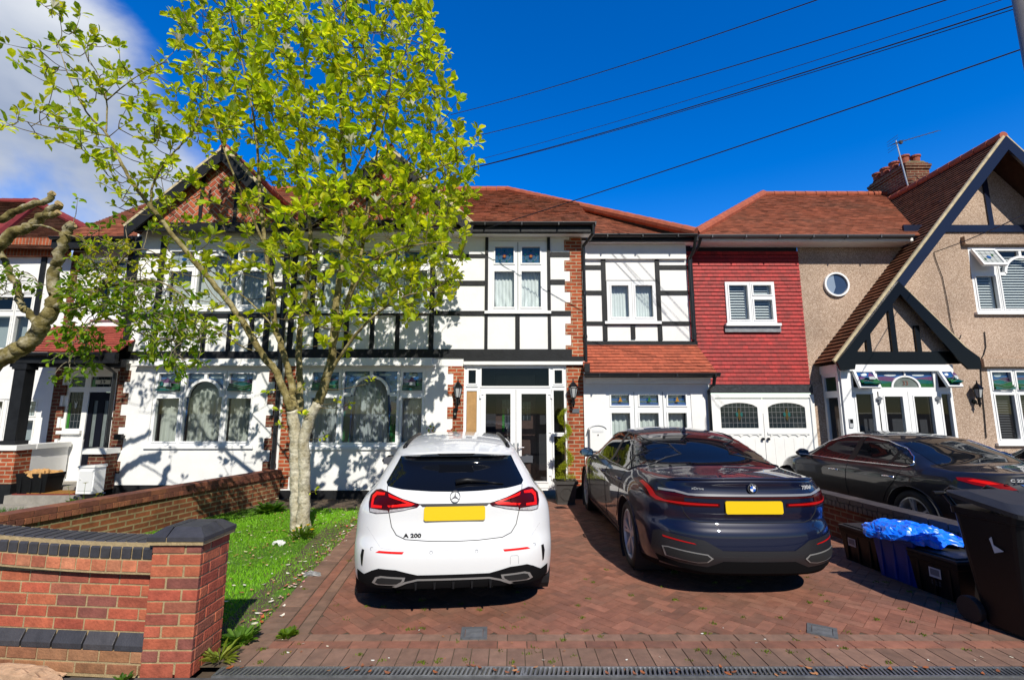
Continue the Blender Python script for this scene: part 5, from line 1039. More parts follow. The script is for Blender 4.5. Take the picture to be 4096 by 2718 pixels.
gw = thing('garden_wall', 'red brick front garden wall with blue brick coping and a capped end pillar', 'wall', (-2.25,3.5,0))
mb = MB(); core = MB(); px0, px1, py0, py1 = -2.413, -2.083, 3.36, 3.69; h_ = .0745
core.box(px0+.005,px1-.005,py0+.005,py1-.005,0,.80)
for r_ in range(11):
    z0, z1 = r_*h_-.02*(r_ == 0), r_*h_+.0645; odd = r_ % 2
    def side(L, put):
        x = 0; seq = [.105,.215] if odd else [.215,.105]
        for s in seq: put(x, x+s); x += s+.012
    side(.33, lambda a, b: mb.box(px0+a+.002, px0+min(b,.328), py0+random.uniform(-.002,.002), py0+.03, z0, z1, tone(BR)))
    side(.33, lambda a, b: mb.box(px0+a+.002, px0+min(b,.328), py1-.03, py1, z0, z1, tone(BR)))
    odd = not odd
    side(.33, lambda a, b: mb.box(px1-.03, px1+random.uniform(-.002,.002), py0+a+.032*(a == 0), py0+min(b,.328)-.03*(b > .3), z0, z1, tone(BR)))
    side(.33, lambda a, b: mb.box(px0, px0+.03, py0+a+.032*(a == 0), py0+min(b,.328)-.03*(b > .3), z0, z1, tone(BR)))
addbevel(build('pillar_bricks', mb, M_BR, gw), .004); build('pillar_core', core, M_MO, gw)
mb = MB()
for (a0, a1, b0, b1) in ((px0-.026,px0+.10,py0-.026,py1+.026),(px0+.108,px1+.026,py0-.026,py0+.20),(px0+.108,px1+.026,py0+.208,py1+.026)):
    c = tone(BB); zb, zt = .825, .852; t = .905; X0, X1_, Ya, Yb = px0-.026, px1+.026, py0-.026, py1+.026; sl_ = lambda v, lo, hi: v
    def top(x, y):
        d = min(x-X0, X1_-x, y-Ya, Yb-y); return zt+(t-zt)*min(1, d/.07)
    xs = sorted({a0, a1}|{v for v in (X0+.07, X1_-.07) if a0 < v < a1}); ys = sorted({b0, b1}|{v for v in (Ya+.07, Yb-.07) if b0 < v < b1})
    for i in range(len(xs)-1):
        for j in range(len(ys)-1):
            q = [(xs[i],ys[j]),(xs[i+1],ys[j]),(xs[i+1],ys[j+1]),(xs[i],ys[j+1])]; zz = [top(*p) for p in q]
            s = 0 if abs(zz[0]-zz[2]) < 1e-6 or True else 1
            if zz[0] > zz[1]-1e-9 and zz[1] <= zz[3]: pass
            v = [(p[0],p[1],z) for p, z in zip(q, zz)]
            (mb.face([v[0],v[1],v[2]], c), mb.face([v[0],v[2],v[3]], c)) if (zz[0]+zz[2]) >= (zz[1]+zz[3])-1e-9 else (mb.face([v[0],v[1],v[3]], c), mb.face([v[1],v[2],v[3]], c))
    for (p, q) in (((a0,b0),(a1,b0)),((a1,b0),(a1,b1)),((a1,b1),(a0,b1)),((a0,b1),(a0,b0))):
        n_ = 8
        pts = [(p[0]+(q[0]-p[0])*i/n_, p[1]+(q[1]-p[1])*i/n_) for i in range(n_+1)]
        for i in range(n_): mb.face([(*pts[i],zb),(*pts[i+1],zb),(*pts[i+1],top(*pts[i+1])),(*pts[i],top(*pts[i]))], c)
    mb.face([(a0,b0,zb),(a0,b1,zb),(a1,b1,zb),(a1,b0,zb)], c)
build('pillar_cap', mb, M_BLUEB, gw, merge=.0005); core = MB(); core.box(px0-.02,px1+.02,py0-.02,py1+.02,.80,.848); build('cap_mortar', core, M_MO, gw)
# the wall itself, turning slightly away to the left, top sweeping up
wy = lambda x: 3.435+(-2.415-x)*.085; up = lambda x: .018*max(0, (-2.7-x))**1.6/.5
mb = MB(); core = MB(); x_end = -5.2; ca_ = math.hypot(1,.085)
def wbrick(x0, x1, z0, z1, d0, d1, col, m=None, z0b=None, z1b=None):
    """a brick standing d0 in front of the wall face, x from left x0 to right x1"""
    m = m or mb; z0b = z0 if z0b is None else z0b; z1b = z1 if z1b is None else z1b
    v = [(x0,wy(x0)-d0,z0),(x1,wy(x1)-d0,z0b),(x1,wy(x1)+d1,z0b),(x0,wy(x0)+d1,z0),(x0,wy(x0)-d0,z1),(x1,wy(x1)-d0,z1b),(x1,wy(x1)+d1,z1b),(x0,wy(x0)+d1,z1)]
    m.raw(v, [(0,3,2,1),(4,5,6,7),(0,1,5,4),(1,2,6,5),(2,3,7,6),(3,0,4,7)], col)
for r_, (z, hh, d0, cols) in enumerate([(-.03,.062,.03,YB),(.045,.068,.034,YB)]+[(.222+i*.0745,.0645,0,BR) for i in range(5)]):
    x = -2.418-(.11 if r_ % 2 else .05)
    while x > x_end: wbrick(x-.212, x, z, z+hh, d0+random.uniform(-.0015,.0015), .03, tone(cols)); x -= .224
    wbrick(-2.42-(.11 if r_ % 2 else .05)+.012, -2.417, z, z+hh, d0, .03, tone(cols))
for x in [-2.42-.112*i for i in range(25)]:       # projecting course under the coping
    z = .615; wbrick(x-.102, x, z+up(x-.1), z+.072+up(x-.1), .055, .03, tone(OB), z0b=z+up(x), z1b=z+.072+up(x))
addbevel(build('wall_bricks', mb, M_BR, gw), .004)
v = []; n_ = 24
for i in range(n_):
    xa, xb = x_end+(-2.42-x_end)*i/n_, x_end+(-2.42-x_end)*(i+1)/n_; 
    for z0, z1, d0 in ((-.05,.115,.028),(.115,.61,-.004),(.60,.70,.050)):
        k = up(xa) if z1 > .6 else 0; k2 = up(xb) if z1 > .6 else 0; wbrick(xa, xb, z0+(k if z0 > .55 else 0), z1+k, d0, .20, (1,1,1), core, z0+(k2 if z0 > .55 else 0), z1+k2)
build('wall_core', core, M_MO, gw)
mb = MB(); x = -2.425
while x > x_end:                                   # blue plinth with a splayed top
    c = tone(BB); a, b = x-.212, x; f = lambda xx, d, z: (xx, wy(xx)-d, z)
    mb.raw([f(a,.036,.115),f(b,.036,.115),f(b,.036,.150),f(a,.036,.150),f(a,0,.218),f(b,0,.218),f(a,-.02,.115),f(b,-.02,.115)], [(0,1,2,3),(3,2,5,4),(0,3,4,6),(1,7,5,2),(4,5,7,6),(0,6,7,1)], c); x -= .226
x = -2.425
while x > x_end:                                   # coping bricks on edge, chamfered
    c = tone(BB); a, b = x-.066, x; U = (up(a)+up(b))/2; f = lambda xx, d, z: (xx, wy(xx)-d, z+U)
    pr2 = [(.058,.700),(.058,.765),(.02,.805),(-.17,.805),(-.21,.765),(-.21,.700)]
    vs = [f(a,d,z) for d,z in pr2]+[f(b,d,z) for d,z in pr2]; mb.raw(vs, [tuple(range(5,-1,-1)), tuple(range(6,12))]+[(i,(i+1)%6,(i+1)%6+6,i+6) for i in range(6)], c); x -= .077
addbevel(build('coping_bricks', mb, M_BLUEB, gw), .003)
mb = MB(); x = -2.43
while x > x_end: a = x-.077; U = up(x); wbrick(a, x, .69+U, .798+U, .048, .2, (1,1,1), mb); x -= .077
build('coping_mortar', mb, M_MO, gw)
crumple('rubble_footing', 'lumpy pale concrete footing spilling from the foot of the front wall', 'footing', -3.35, 3.33, -.04, .50, .11, .10, pm('pink_concrete', (.42,.27,.17), .95, var=.35, vs=14, bump=.8, bs=40), 8, amp=.1)
# low boundary walls
lw = thing('boundary_wall', 'low brown brick boundary wall running back from the front wall to the houses', 'wall', (WX(7),7,0))
M_LOWB = brickmat('low_wall_brick', (.27,.085,.035), (.17,.060,.030), (.30,.23,.12), ms=.011)
def runwall(par, xf, y0, y1, hw, z1, mat, name, cop=None, copmat=None):
    mb = MB(); n = 12
    a, b = (xf(y0), y0), (xf(y1), y1)
    mb.prism([(a[0]-hw,a[1]),(a[0]+hw,a[1]),(b[0]+hw,b[1]),(b[0]-hw,b[1])], XY, -.05, z1); build(name, mb, mat, par)
    mb = MB(); c = MB(); y = y0; h2 = hw+.03
    for k, (zz0, zz1, st, hh) in enumerate(((z1+.001,z1+.066,.077,h2),(z1+.074,z1+.138,.224,hw+.02))):
        y = y0
        while y < y1:
            e = min(y+st-.011, y1); mb.prism([(xf(y)-hh,y),(xf(y)+hh,y),(xf(e)+hh,e),(xf(e)-hh,e)], XY, zz0, zz1, tone(cop)); y += st
    build('coping_bricks', mb, copmat, par); c.prism([(a[0]-hw-.012,a[1]),(a[0]+hw+.012,a[1]),(b[0]+hw+.012,b[1]),(b[0]-hw-.012,b[1])], XY, z1, z1+.132); build('coping_mortar', c, pm('low_mortar', (.26,.20,.11), .95, var=.2, vs=20), par)
runwall(lw, WX, 3.66, 9.58, .10, .43, M_LOWB, 'wall_body', [(.20,.065,.035),(.15,.05,.03),(.24,.085,.04)], M_BR)
rwl = thing('boundary_wall', 'low brick wall behind the bins, between the two driveways', 'wall', (4.55,6.5,0))
runwall(rwl, lambda y: 4.62-(y-3.5)*.045, 3.5, 9.55, .09, .42, M_BRICKD, 'wall_body', [(.055,.05,.055),(.07,.06,.06)], M_BLUEB)
mb = MB(); mb.face([(4.56,3.34,-.003),(16,3.34,-.003),(16,10.5,-.003),(4.4,10.5,-.003)]); tag(build('driveway', mb, pm('concrete_drive', (.22,.20,.18), .9, var=.25, vs=4, bump=.4), None), kind='structure')
# ================================================================ bins
def slab_label(par, f, w, h, mat):
    mb = MB(); mb.raw([f(-w/2,-h/2),f(w/2,-h/2),f(w/2,h/2),f(-w/2,h/2)], [(0,1,2,3)]); return build('sticker', mb, mat, par, local=True)
M_STICK = pm('label_white', (.55,.57,.60), .5, var=.1, vs=30); M_STICKG = pm('label_grey', (.16,.18,.21), .5)
def rbox(x, y, rz, w, d, h, label, sticker=True, marks=False, so=0):
    t = tub('recycling_box', label, 'recycling box', x, y, 0, w, d, h, M_BLKPLAST, rz, lid=M_BINLID, group='black lidded recycling boxes by the low wall')
    if sticker:
        f = lambda a, b: (so+a, -d/2*.965-.012-.0*b, h*.62+b)
        s = slab_label(t, f, .11, .085, M_STICK); g = lambda a, b: (so+a, -d/2*.965-.0135, h*.62+.004+b); q = slab_label(t, g, .085, .055, M_STICKG)
        if marks:
            mb = MB()
            for i, (a, b) in enumerate(((-.035,-.075),(0,-.075),(.035,-.075),(-.035,-.10),(0,-.10),(.035,-.10))):
                for k in range(3): mb.box(so+a-.011, so+a+.011-.004*k, -d/2*.96-.0095, -d/2*.96-.008, h*.62+b+k*.007-.008, h*.62+b+k*.007-.005)
            build('print', mb, pm('faint_print', (.09,.10,.10), .6), t, local=True)
    return t
rbox(4.06, 5.60, R(-86), .50, .40, .355, 'black lidded box with a pale sticker, farthest from the camera, behind the blue tub', so=-.08)
rbox(4.12, 4.70, R(-83), .46, .44, .345, 'black lidded box with pale label and faint printed symbols, nearest the wheelie bin', marks=True, so=.02)
tub('recycling_tub', 'dark blue plastic tub under a shiny blue sheet, between the two black boxes', 'recycling box', 4.08, 5.10, 0, .44, .46, .44, pm('blue_tub', (.007,.035,.27), .4, var=.15, vs=14), R(-82))
M_BAG = pm('blue_sheet', (.008,.19,.95), .32, var=.2, vs=20, spec=.7)
crumple('plastic_sheet', 'bright blue crumpled plastic sheet covering the blue tub', 'plastic sheet', 4.06, 5.12, .40, .33, .40, .15, M_BAG, 12, n=72, m=22, flat=.42, amp=.075)
def wheelie(x, y, rz, label):
    t = thing('wheelie_bin', label, 'wheelie bin', (x,y,0), rz); mb = MB(); w, d, H = .50, .56, .93
    def ring(z, sw, y0, y1, r=.07, n=5):
        pts = []; xw = w/2*sw
        for cx, cy, a0 in ((xw-r,y0+r,-90),(xw-r,y1-r,0),(-xw+r,y1-r,90),(-xw+r,y0+r,180)):
            for k in range(n): a = R(a0+90*k/(n-1)); pts.append((cx+r*math.cos(a), cy+r*math.sin(a), z))
        return pts
    rings = [ring(.03,.80,-.20,.16),ring(.2,.82,-.215,.19),ring(.60,.92,-.25,.235),ring(.84,.98,-.275,.26),ring(.845,1.04,-.295,.275),ring(.90,1.05,-.30,.28)]
    n = len(rings[0]); vs = [p for r_ in rings for p in r_]; mb.raw(vs, [(k*n+i,k*n+(i+1)%n,(k+1)*n+(i+1)%n,(k+1)*n+i) for k in range(len(rings)-1) for i in range(n)]+[tuple(range(n-1,-1,-1)), tuple((len(rings)-1)*n+i for i in range(n))])
    for xx in (-.1,.1): mb.box(xx-.012,xx+.012,-.252,-.21,.10,.55)
    build('bin_body', mb, M_BLKPLAST, t, local=True, smooth=False)
    mb = MB(); sl_ = lambda y: .905+(y+.30)*.16; lr = ring(0,1.09,-.325,.285); l2 = ring(0,1.0,-.28,.25); l3 = ring(0,.80,-.20,.17)
    vs = [(a,b,sl_(b)-.012) for a,b,_ in lr]+[(a,b,sl_(b)+.022) for a,b,_ in lr]+[(a,b,sl_(b)+.034) for a,b,_ in l2]+[(a,b,sl_(b)+.06) for a,b,_ in l3]
    mb.raw(vs, [(k*n+i,k*n+(i+1)%n,(k+1)*n+(i+1)%n,(k+1)*n+i) for k in range(3) for i in range(n)]+[tuple(3*n+i for i in range(n))])
    for xx in (-.17,.17): mb.tube([(xx,.20,1.02),(xx,.30,1.04),(xx,.35,1.0)], .014, 6)
    mb.box(-.11,.11,-.27,-.21,.955,.965); build('bin_lid', mb, M_BINLID, t, local=True)
    mb = MB(); mb.tube([(-.30,.34,.985),(.30,.34,.985)], .017, 10)
    for xx in (-.2,.2): mb.tube([(xx,.26,.89),(xx,.34,.985)], .02, 8)
    build('handle_bar', mb, M_BLKPLAST, t, local=True)
    for sx in (-1, 1):
        mb = MB(); mb.lathe((sx*.235,.20,.10), [(.03,-.028),(.095,-.028),(.10,-.02),(.10,.02),(.095,.028),(.03,.028)], 20, axis='x'); build('wheel', mb, pm('tyre_rubber', (.012,.012,.013), .7), t, local=True)
    mb = MB(); mb.tube([(-.24,.20,.10),(.24,.20,.10)], .012, 8); build('axle', mb, M_PVC, t, local=True)
    mb = MB(); mb.raw([(-.2475,-.06,.66),(-.2475,-.13,.63),(-.249,-.06,.60),(-.249,-.045,.66),(-.250,-.055,.72),(-.2505,-.035,.70)], [(0,1,2,3),(0,3,5,4)]); build('torn_sticker', mb, M_STICK, t, local=True)
    return t
wheelie(3.98, 3.96, R(4), 'tall black wheelie bin at the right edge with a torn white sticker')
# ================================================================ planter, topiary, shrub and weeds
t = thing('planter', 'square dark planter with a raised octagon panel beside the porch doors', 'planter', (1.0,9.22,0)); mb = MB(); cx, cy = 1.0, 9.2
v = []
for s, z in ((.165,0),(.165,.03),(.155,.035),(.19,.36),(.215,.365),(.215,.42),(.18,.42),(.17,.37)): v += [(cx-s,cy-s,z),(cx+s,cy-s,z),(cx+s,cy+s,z),(cx-s,cy+s,z)]
mb.raw(v, [(3,2,1,0)]+[(4*k+i,4*k+(i+1)%4,4*k+4+(i+1)%4,4*k+4+i) for k in range(7) for i in range(4)]); M_PLANT = pm('planter_grey', (.045,.042,.040), .6, var=.25, vs=12); build('planter_box', mb, M_PLANT, t)
mb = MB(); oc = lambda s: [(cx+s*math.cos(R(22.5+45*i)), .195+s*math.sin(R(22.5+45*i))) for i in range(8)]
for i in range(8):
    a, b = oc(.125), oc(.105); q = [a[i],a[(i+1)%8],b[(i+1)%8],b[i]]; mb.prism(q, lambda x, z, d: (x, cy-.155-(z-.035)/.325*.035-d, z), -.004, .010)
build('panel_moulding', mb, M_PLANT, t); mb = MB(); mb.face([(cx-.175,cy-.175,.39),(cx+.175,cy-.175,.39),(cx+.175,cy+.175,.39),(cx-.175,cy+.175,.39)]); build('compost', mb, pm('compost', (.02,.014,.01), .95, bump=.8), t)
def leafquad(mb, p, d, up_, L, Wd, col, fold=.25):
    """one leaf: base p, direction d, six points folded along the midrib"""
    d = d.normalized(); s = d.cross(up_)
    if s.length < 1e-4: s = d.cross(Vector((1,0,0)))
    s.normalize(); n = s.cross(d)
    q = lambda a, b, h: p+d*(a*L)+s*(b*Wd)+n*(h*L)
    i = len(mb.v); mb.v.extend(tuple(x) for x in (q(0,0,0), q(.35,.42,fold*.35), q(.72,.45,fold*.25), q(1,0,-.08), q(.72,-.45,fold*.25), q(.35,-.42,fold*.35), q(.5,0,0)))
    for f in ((0,6,2,1),(6,3,2),(0,5,4,6),(6,4,3)): mb.f.append(tuple(k+i for k in f)); mb.c.append(col); mb.m.append(0)
def rdir(r, zb=0): 
    v = Vector((r.gauss(0,1), r.gauss(0,1), r.gauss(0,1)+zb)); return v.normalized()
M_LEAF = leafmat('leaf', .55, .42, (1.55,1.45,.55))
tp = thing('topiary', 'spiral clipped yellow green conifer standing in the dark planter', 'shrub', (cx,cy,.39)); mb = MB(); mb.tube([(cx,cy,.38),(cx+.01,cy,1.0),(cx,cy,1.68)], [.016,.012,.006], 6); build('stem', mb, pm('bark_thin', (.08,.05,.03), .9), tp)
mb = MB(); rr = random.Random(11)
for i in range(4200):
    z = rr.random(); 
    if z < .14: a = rr.uniform(0,6.28); r0 = .19*math.sqrt(rr.random()); p = Vector((cx+r0*math.cos(a), cy+r0*math.sin(a), .40+z*.9*rr.random()+.05))
    else:
        a = z*2*math.pi*2.6+1.2; r0 = (.13-.06*z); p = Vector((cx+r0*math.cos(a), cy+r0*math.sin(a), .42+z*1.30))+Vector((rr.gauss(0,1),rr.gauss(0,1),rr.gauss(0,1)*1.1)).normalized()*(.075*rr.random()**.5*(1.15-.5*z))
    k = rr.uniform(.6,1.25); leafquad(mb, p, rdir(rr,.6), rdir(rr), .028, .010, (.36*k,.42*k,.025*k))
build('foliage', mb, M_LEAF, tp, uv=False)
sh = thing('rose_bush', 'small rose bush with dark red shoots behind the white car against the white wall', 'shrub', (-1.35,9.35,0)); mb = MB(); lf = MB(); rr = random.Random(5); ends = []
for i in range(9):
    a = rr.uniform(0,6.28); p = Vector((-1.35,9.35,0)); q = p+Vector((.30*math.cos(a),.12*math.sin(a),rr.uniform(.95,1.45))); m_ = p.lerp(q,.5)+Vector((rr.uniform(-.05,.05),0,.1)); mb.tube([p,m_,q], [.010,.007,.004], 5)
    for k in range(44):
        b = m_.lerp(q, rr.uniform(.1,1.05))+rdir(rr)*.07; r2 = rr.random(); c = (.14,.20,.03) if r2 < .45 else ((.26,.05,.03) if r2 < .9 else (.22,.26,.05)); leafquad(lf, b, rdir(rr,.2), rdir(rr), .06, .040, c)
build('stems', mb, pm('rose_stem', (.10,.07,.03), .7), sh); build('leaves', lf, M_LEAF, sh, uv=False)
def clump(name, label, cat, x, y, z, n, spread, L, cols, seed, flowers=(), zb=.8, wd=.45):
    t = thing(name, label, cat, (x,y,z)); mb = MB(); rr = random.Random(seed)
    for i in range(n):
        a = rr.uniform(0,6.28); r0 = spread*rr.random()**.7; p = Vector((x+r0*math.cos(a)*.5, y+r0*math.sin(a)*.5, z+rr.random()*L*.3)); d = Vector((math.cos(a), math.sin(a), zb*rr.uniform(.2,1.6))); k = rr.uniform(.65,1.25); c = rr.choice(cols); leafquad(mb, p, d, Vector((0,0,1)), L*rr.uniform(.6,1.2), L*wd*rr.uniform(.7,1.2), tuple(v*k for v in c))
    build('leaves', mb, M_LEAF, t, uv=False)
    for fx, fy, fz, r_, c in flowers:
        fm = MB(); fm.tube([(x+fx*.6,y+fy*.6,z),(x+fx,y+fy,z+fz)], .003, 5, col=(.2,.28,.04))
        for k in range(11):
            a = 2*math.pi*k/11; leafquad(fm, Vector((x+fx,y+fy,z+fz)), Vector((math.cos(a),math.sin(a),.45)), Vector((0,0,1)), r_, r_*.4, c)
        build('flower', fm, M_LEAF, t, uv=False)
    return t
clump('weed', 'leafy weed clump with a white daisy between the wall pillar and the driveway', 'weed', -2.0, 3.78, 0, 70, .14, .10, [(.10,.22,.02),(.13,.26,.03)], 1, [(.10,.0,.13,.028,(.8,.8,.78))])
clump('weed', 'straggly yellow green weed at the foot of the brick pillar beside the drain grating', 'weed', -1.99, 3.52, 0, 40, .10, .12, [(.30,.34,.05),(.22,.30,.03)], 2, wd=.16, zb=.7)
clump('weed', 'round clump of bright moss-like weed on the paving border', 'weed', -1.70, 3.90, 0, 130, .09, .045, [(.16,.26,.015),(.12,.22,.015)], 3, wd=.6)
clump('dandelion', 'yellow dandelions growing at the foot of the magnolia trunk', 'flower', -2.85, 6.72, 0, 50, .18, .16, [(.10,.20,.02),(.14,.26,.03)], 4, [(.0,-.05,.14,.035,(.75,.52,.01)),(.10,-.02,.17,.035,(.75,.50,.01)),(.17,-.05,.12,.035,(.8,.55,.01)),(-.08,-.04,.10,.03,(.75,.5,.01))], wd=.22)
clump('weed', 'dark green weed in the lawn corner against the low wall and the house', 'weed', -4.1, 8.4, 0, 90, .25, .17, [(.06,.15,.02),(.09,.19,.02)], 6, [(.1,0,.22,.03,(.75,.75,.72)),(-.1,0,.2,.03,(.75,.75,.72))])
clump('weed', 'small weed by the front wall pillar on the asphalt pavement', 'weed', -2.45, 3.28, 0, 22, .06, .05, [(.08,.18,.02)], 8)
clump('weed', 'dandelion seed heads and blue flowers behind the low wall at number 29', 'weed', -7.6, 8.75, 0, 80, .4, .18, [(.08,.17,.02)], 9, [(-.3,0,.36,.05,(.45,.47,.44)),(.0,0,.42,.05,(.45,.47,.44)),(.25,.1,.3,.03,(.12,.18,.5)),(.35,0,.25,.03,(.12,.18,.5)),(.15,.1,.22,.03,(.6,.5,.02)),(-.1,0,.2,.03,(.12,.18,.5))])
crumple('paper_litter', 'scrap of white paper lying on the grass in front of the magnolia trunk', 'litter', -3.0, 6.45, .0, .075, .04, .04, pm('paper', (.60,.61,.60), .7), 3, n=14, m=5)
crumple('wrapper', 'crumpled black and white wrapper on the lawn edge beside the paving', 'litter', -2.07, 5.25, .0, .09, .05, .035, pm('wrapper_grey', (.22,.22,.22), .4, var=.7, vs=30), 4, n=14, m=5)
# ================================================================ cars: a lofted body, parts pressed onto its surface
def interp(keys):
    """monotone cubic through (x,y) keys"""
    xs = [k[0] for k in keys]; ys = [k[1] for k in keys]; n = len(xs)
    d = [(ys[i+1]-ys[i])/(xs[i+1]-xs[i]) for i in range(n-1)]; m = [d[0]]+[0 if d[i-1]*d[i] <= 0 else (d[i-1]+d[i])/2 for i in range(1, n-1)]+[d[-1]]
    for i in range(n-1):
        if d[i] == 0: m[i] = m[i+1] = 0
        else:
            a, b = m[i]/d[i], m[i+1]/d[i]; s = a*a+b*b
            if s > 9: t = 3/math.sqrt(s); m[i] = t*a*d[i]; m[i+1] = t*b*d[i]
    def f(x):
        if x <= xs[0]: return ys[0]
        if x >= xs[-1]: return ys[-1]
        i = 0
        while x > xs[i+1]: i += 1
        h = xs[i+1]-xs[i]; t = (x-xs[i])/h; t2, t3 = t*t, t*t*t
        return (2*t3-3*t2+1)*ys[i]+(t3-2*t2+t)*h*m[i]+(-2*t3+3*t2)*ys[i+1]+(t3-t2)*h*m[i+1]
    return f
def car_body(H, YR, YF, WZ, WY, ZB, plan, planf, crown, NX=34, NY=100, NZ=36, smooth=3, fil=None):
    H, YR, YF, WZ, WY, ZB = map(interp, (H, YR, YF, WZ, WY, ZB))
    def pt(a, s, r):
        y0, y1 = YR(H(-1)), YF(H(99)); yn = y0+(y1-y0)*s; h = H(yn); zb = ZB(yn)
        z = zb+r*(h-zb); z -= crown*(a*a)*r*r*(1 if h > 1.15 else .6)
        p = lambda k: k[0]*a*a+k[1]*abs(a)**k[2]
        y = (YR(z)+p(plan))*(1-s)+(YF(z)-p(planf))*s
        return (a*WZ(z)*WY(yn), y, z)
    idx = {}; vs = []; fs = []
    def vid(i, j, k):
        if (i, j, k) not in idx:
            idx[(i, j, k)] = len(vs); vs.append(Vector(pt(-1+2*i/NX, j/NY, k/NZ)))
        return idx[(i, j, k)]
    for j in range(NY):
        for k in range(NZ):
            for i, fl in ((0, 0), (NX, 1)):
                q = (vid(i,j,k), vid(i,j+1,k), vid(i,j+1,k+1), vid(i,j,k+1)); fs.append(q[::-1] if not fl else q)
        for i in range(NX):
            for k, fl in ((0, 0), (NZ, 1)):
                q = (vid(i,j,k), vid(i+1,j,k), vid(i+1,j+1,k), vid(i,j+1,k)); fs.append(q if fl else q[::-1])
    for i in range(NX):
        for k in range(NZ):
            for j, fl in ((0, 0), (NY, 1)):
                q = (vid(i,j,k), vid(i+1,j,k), vid(i+1,j,k+1), vid(i,j,k+1)); fs.append(q if not fl else q[::-1])
    adj = [set() for _ in vs]
    for f in fs:
        for t in range(4): adj[f[t]].add(f[(t+1)%4]); adj[f[t]].add(f[t-1])
    for _ in range(smooth):
        vs = [v*.45+sum((vs[n] for n in adj[i]), Vector())*(.55/len(adj[i])) for i, v in enumerate(vs)]
    return vs, fs
AX = {'rear': (lambda a, b: (a,-3,b), Vector((0,1,0))), 'left': (lambda a, b: (-3,a,b), Vector((1,0,0))), 'right': (lambda a, b: (3,a,b), Vector((-1,0,0))), 'top': (lambda a, b: (a,b,4), Vector((0,0,-1))), 'front': (lambda a, b: (a,9,b), Vector((0,-1,0)))}
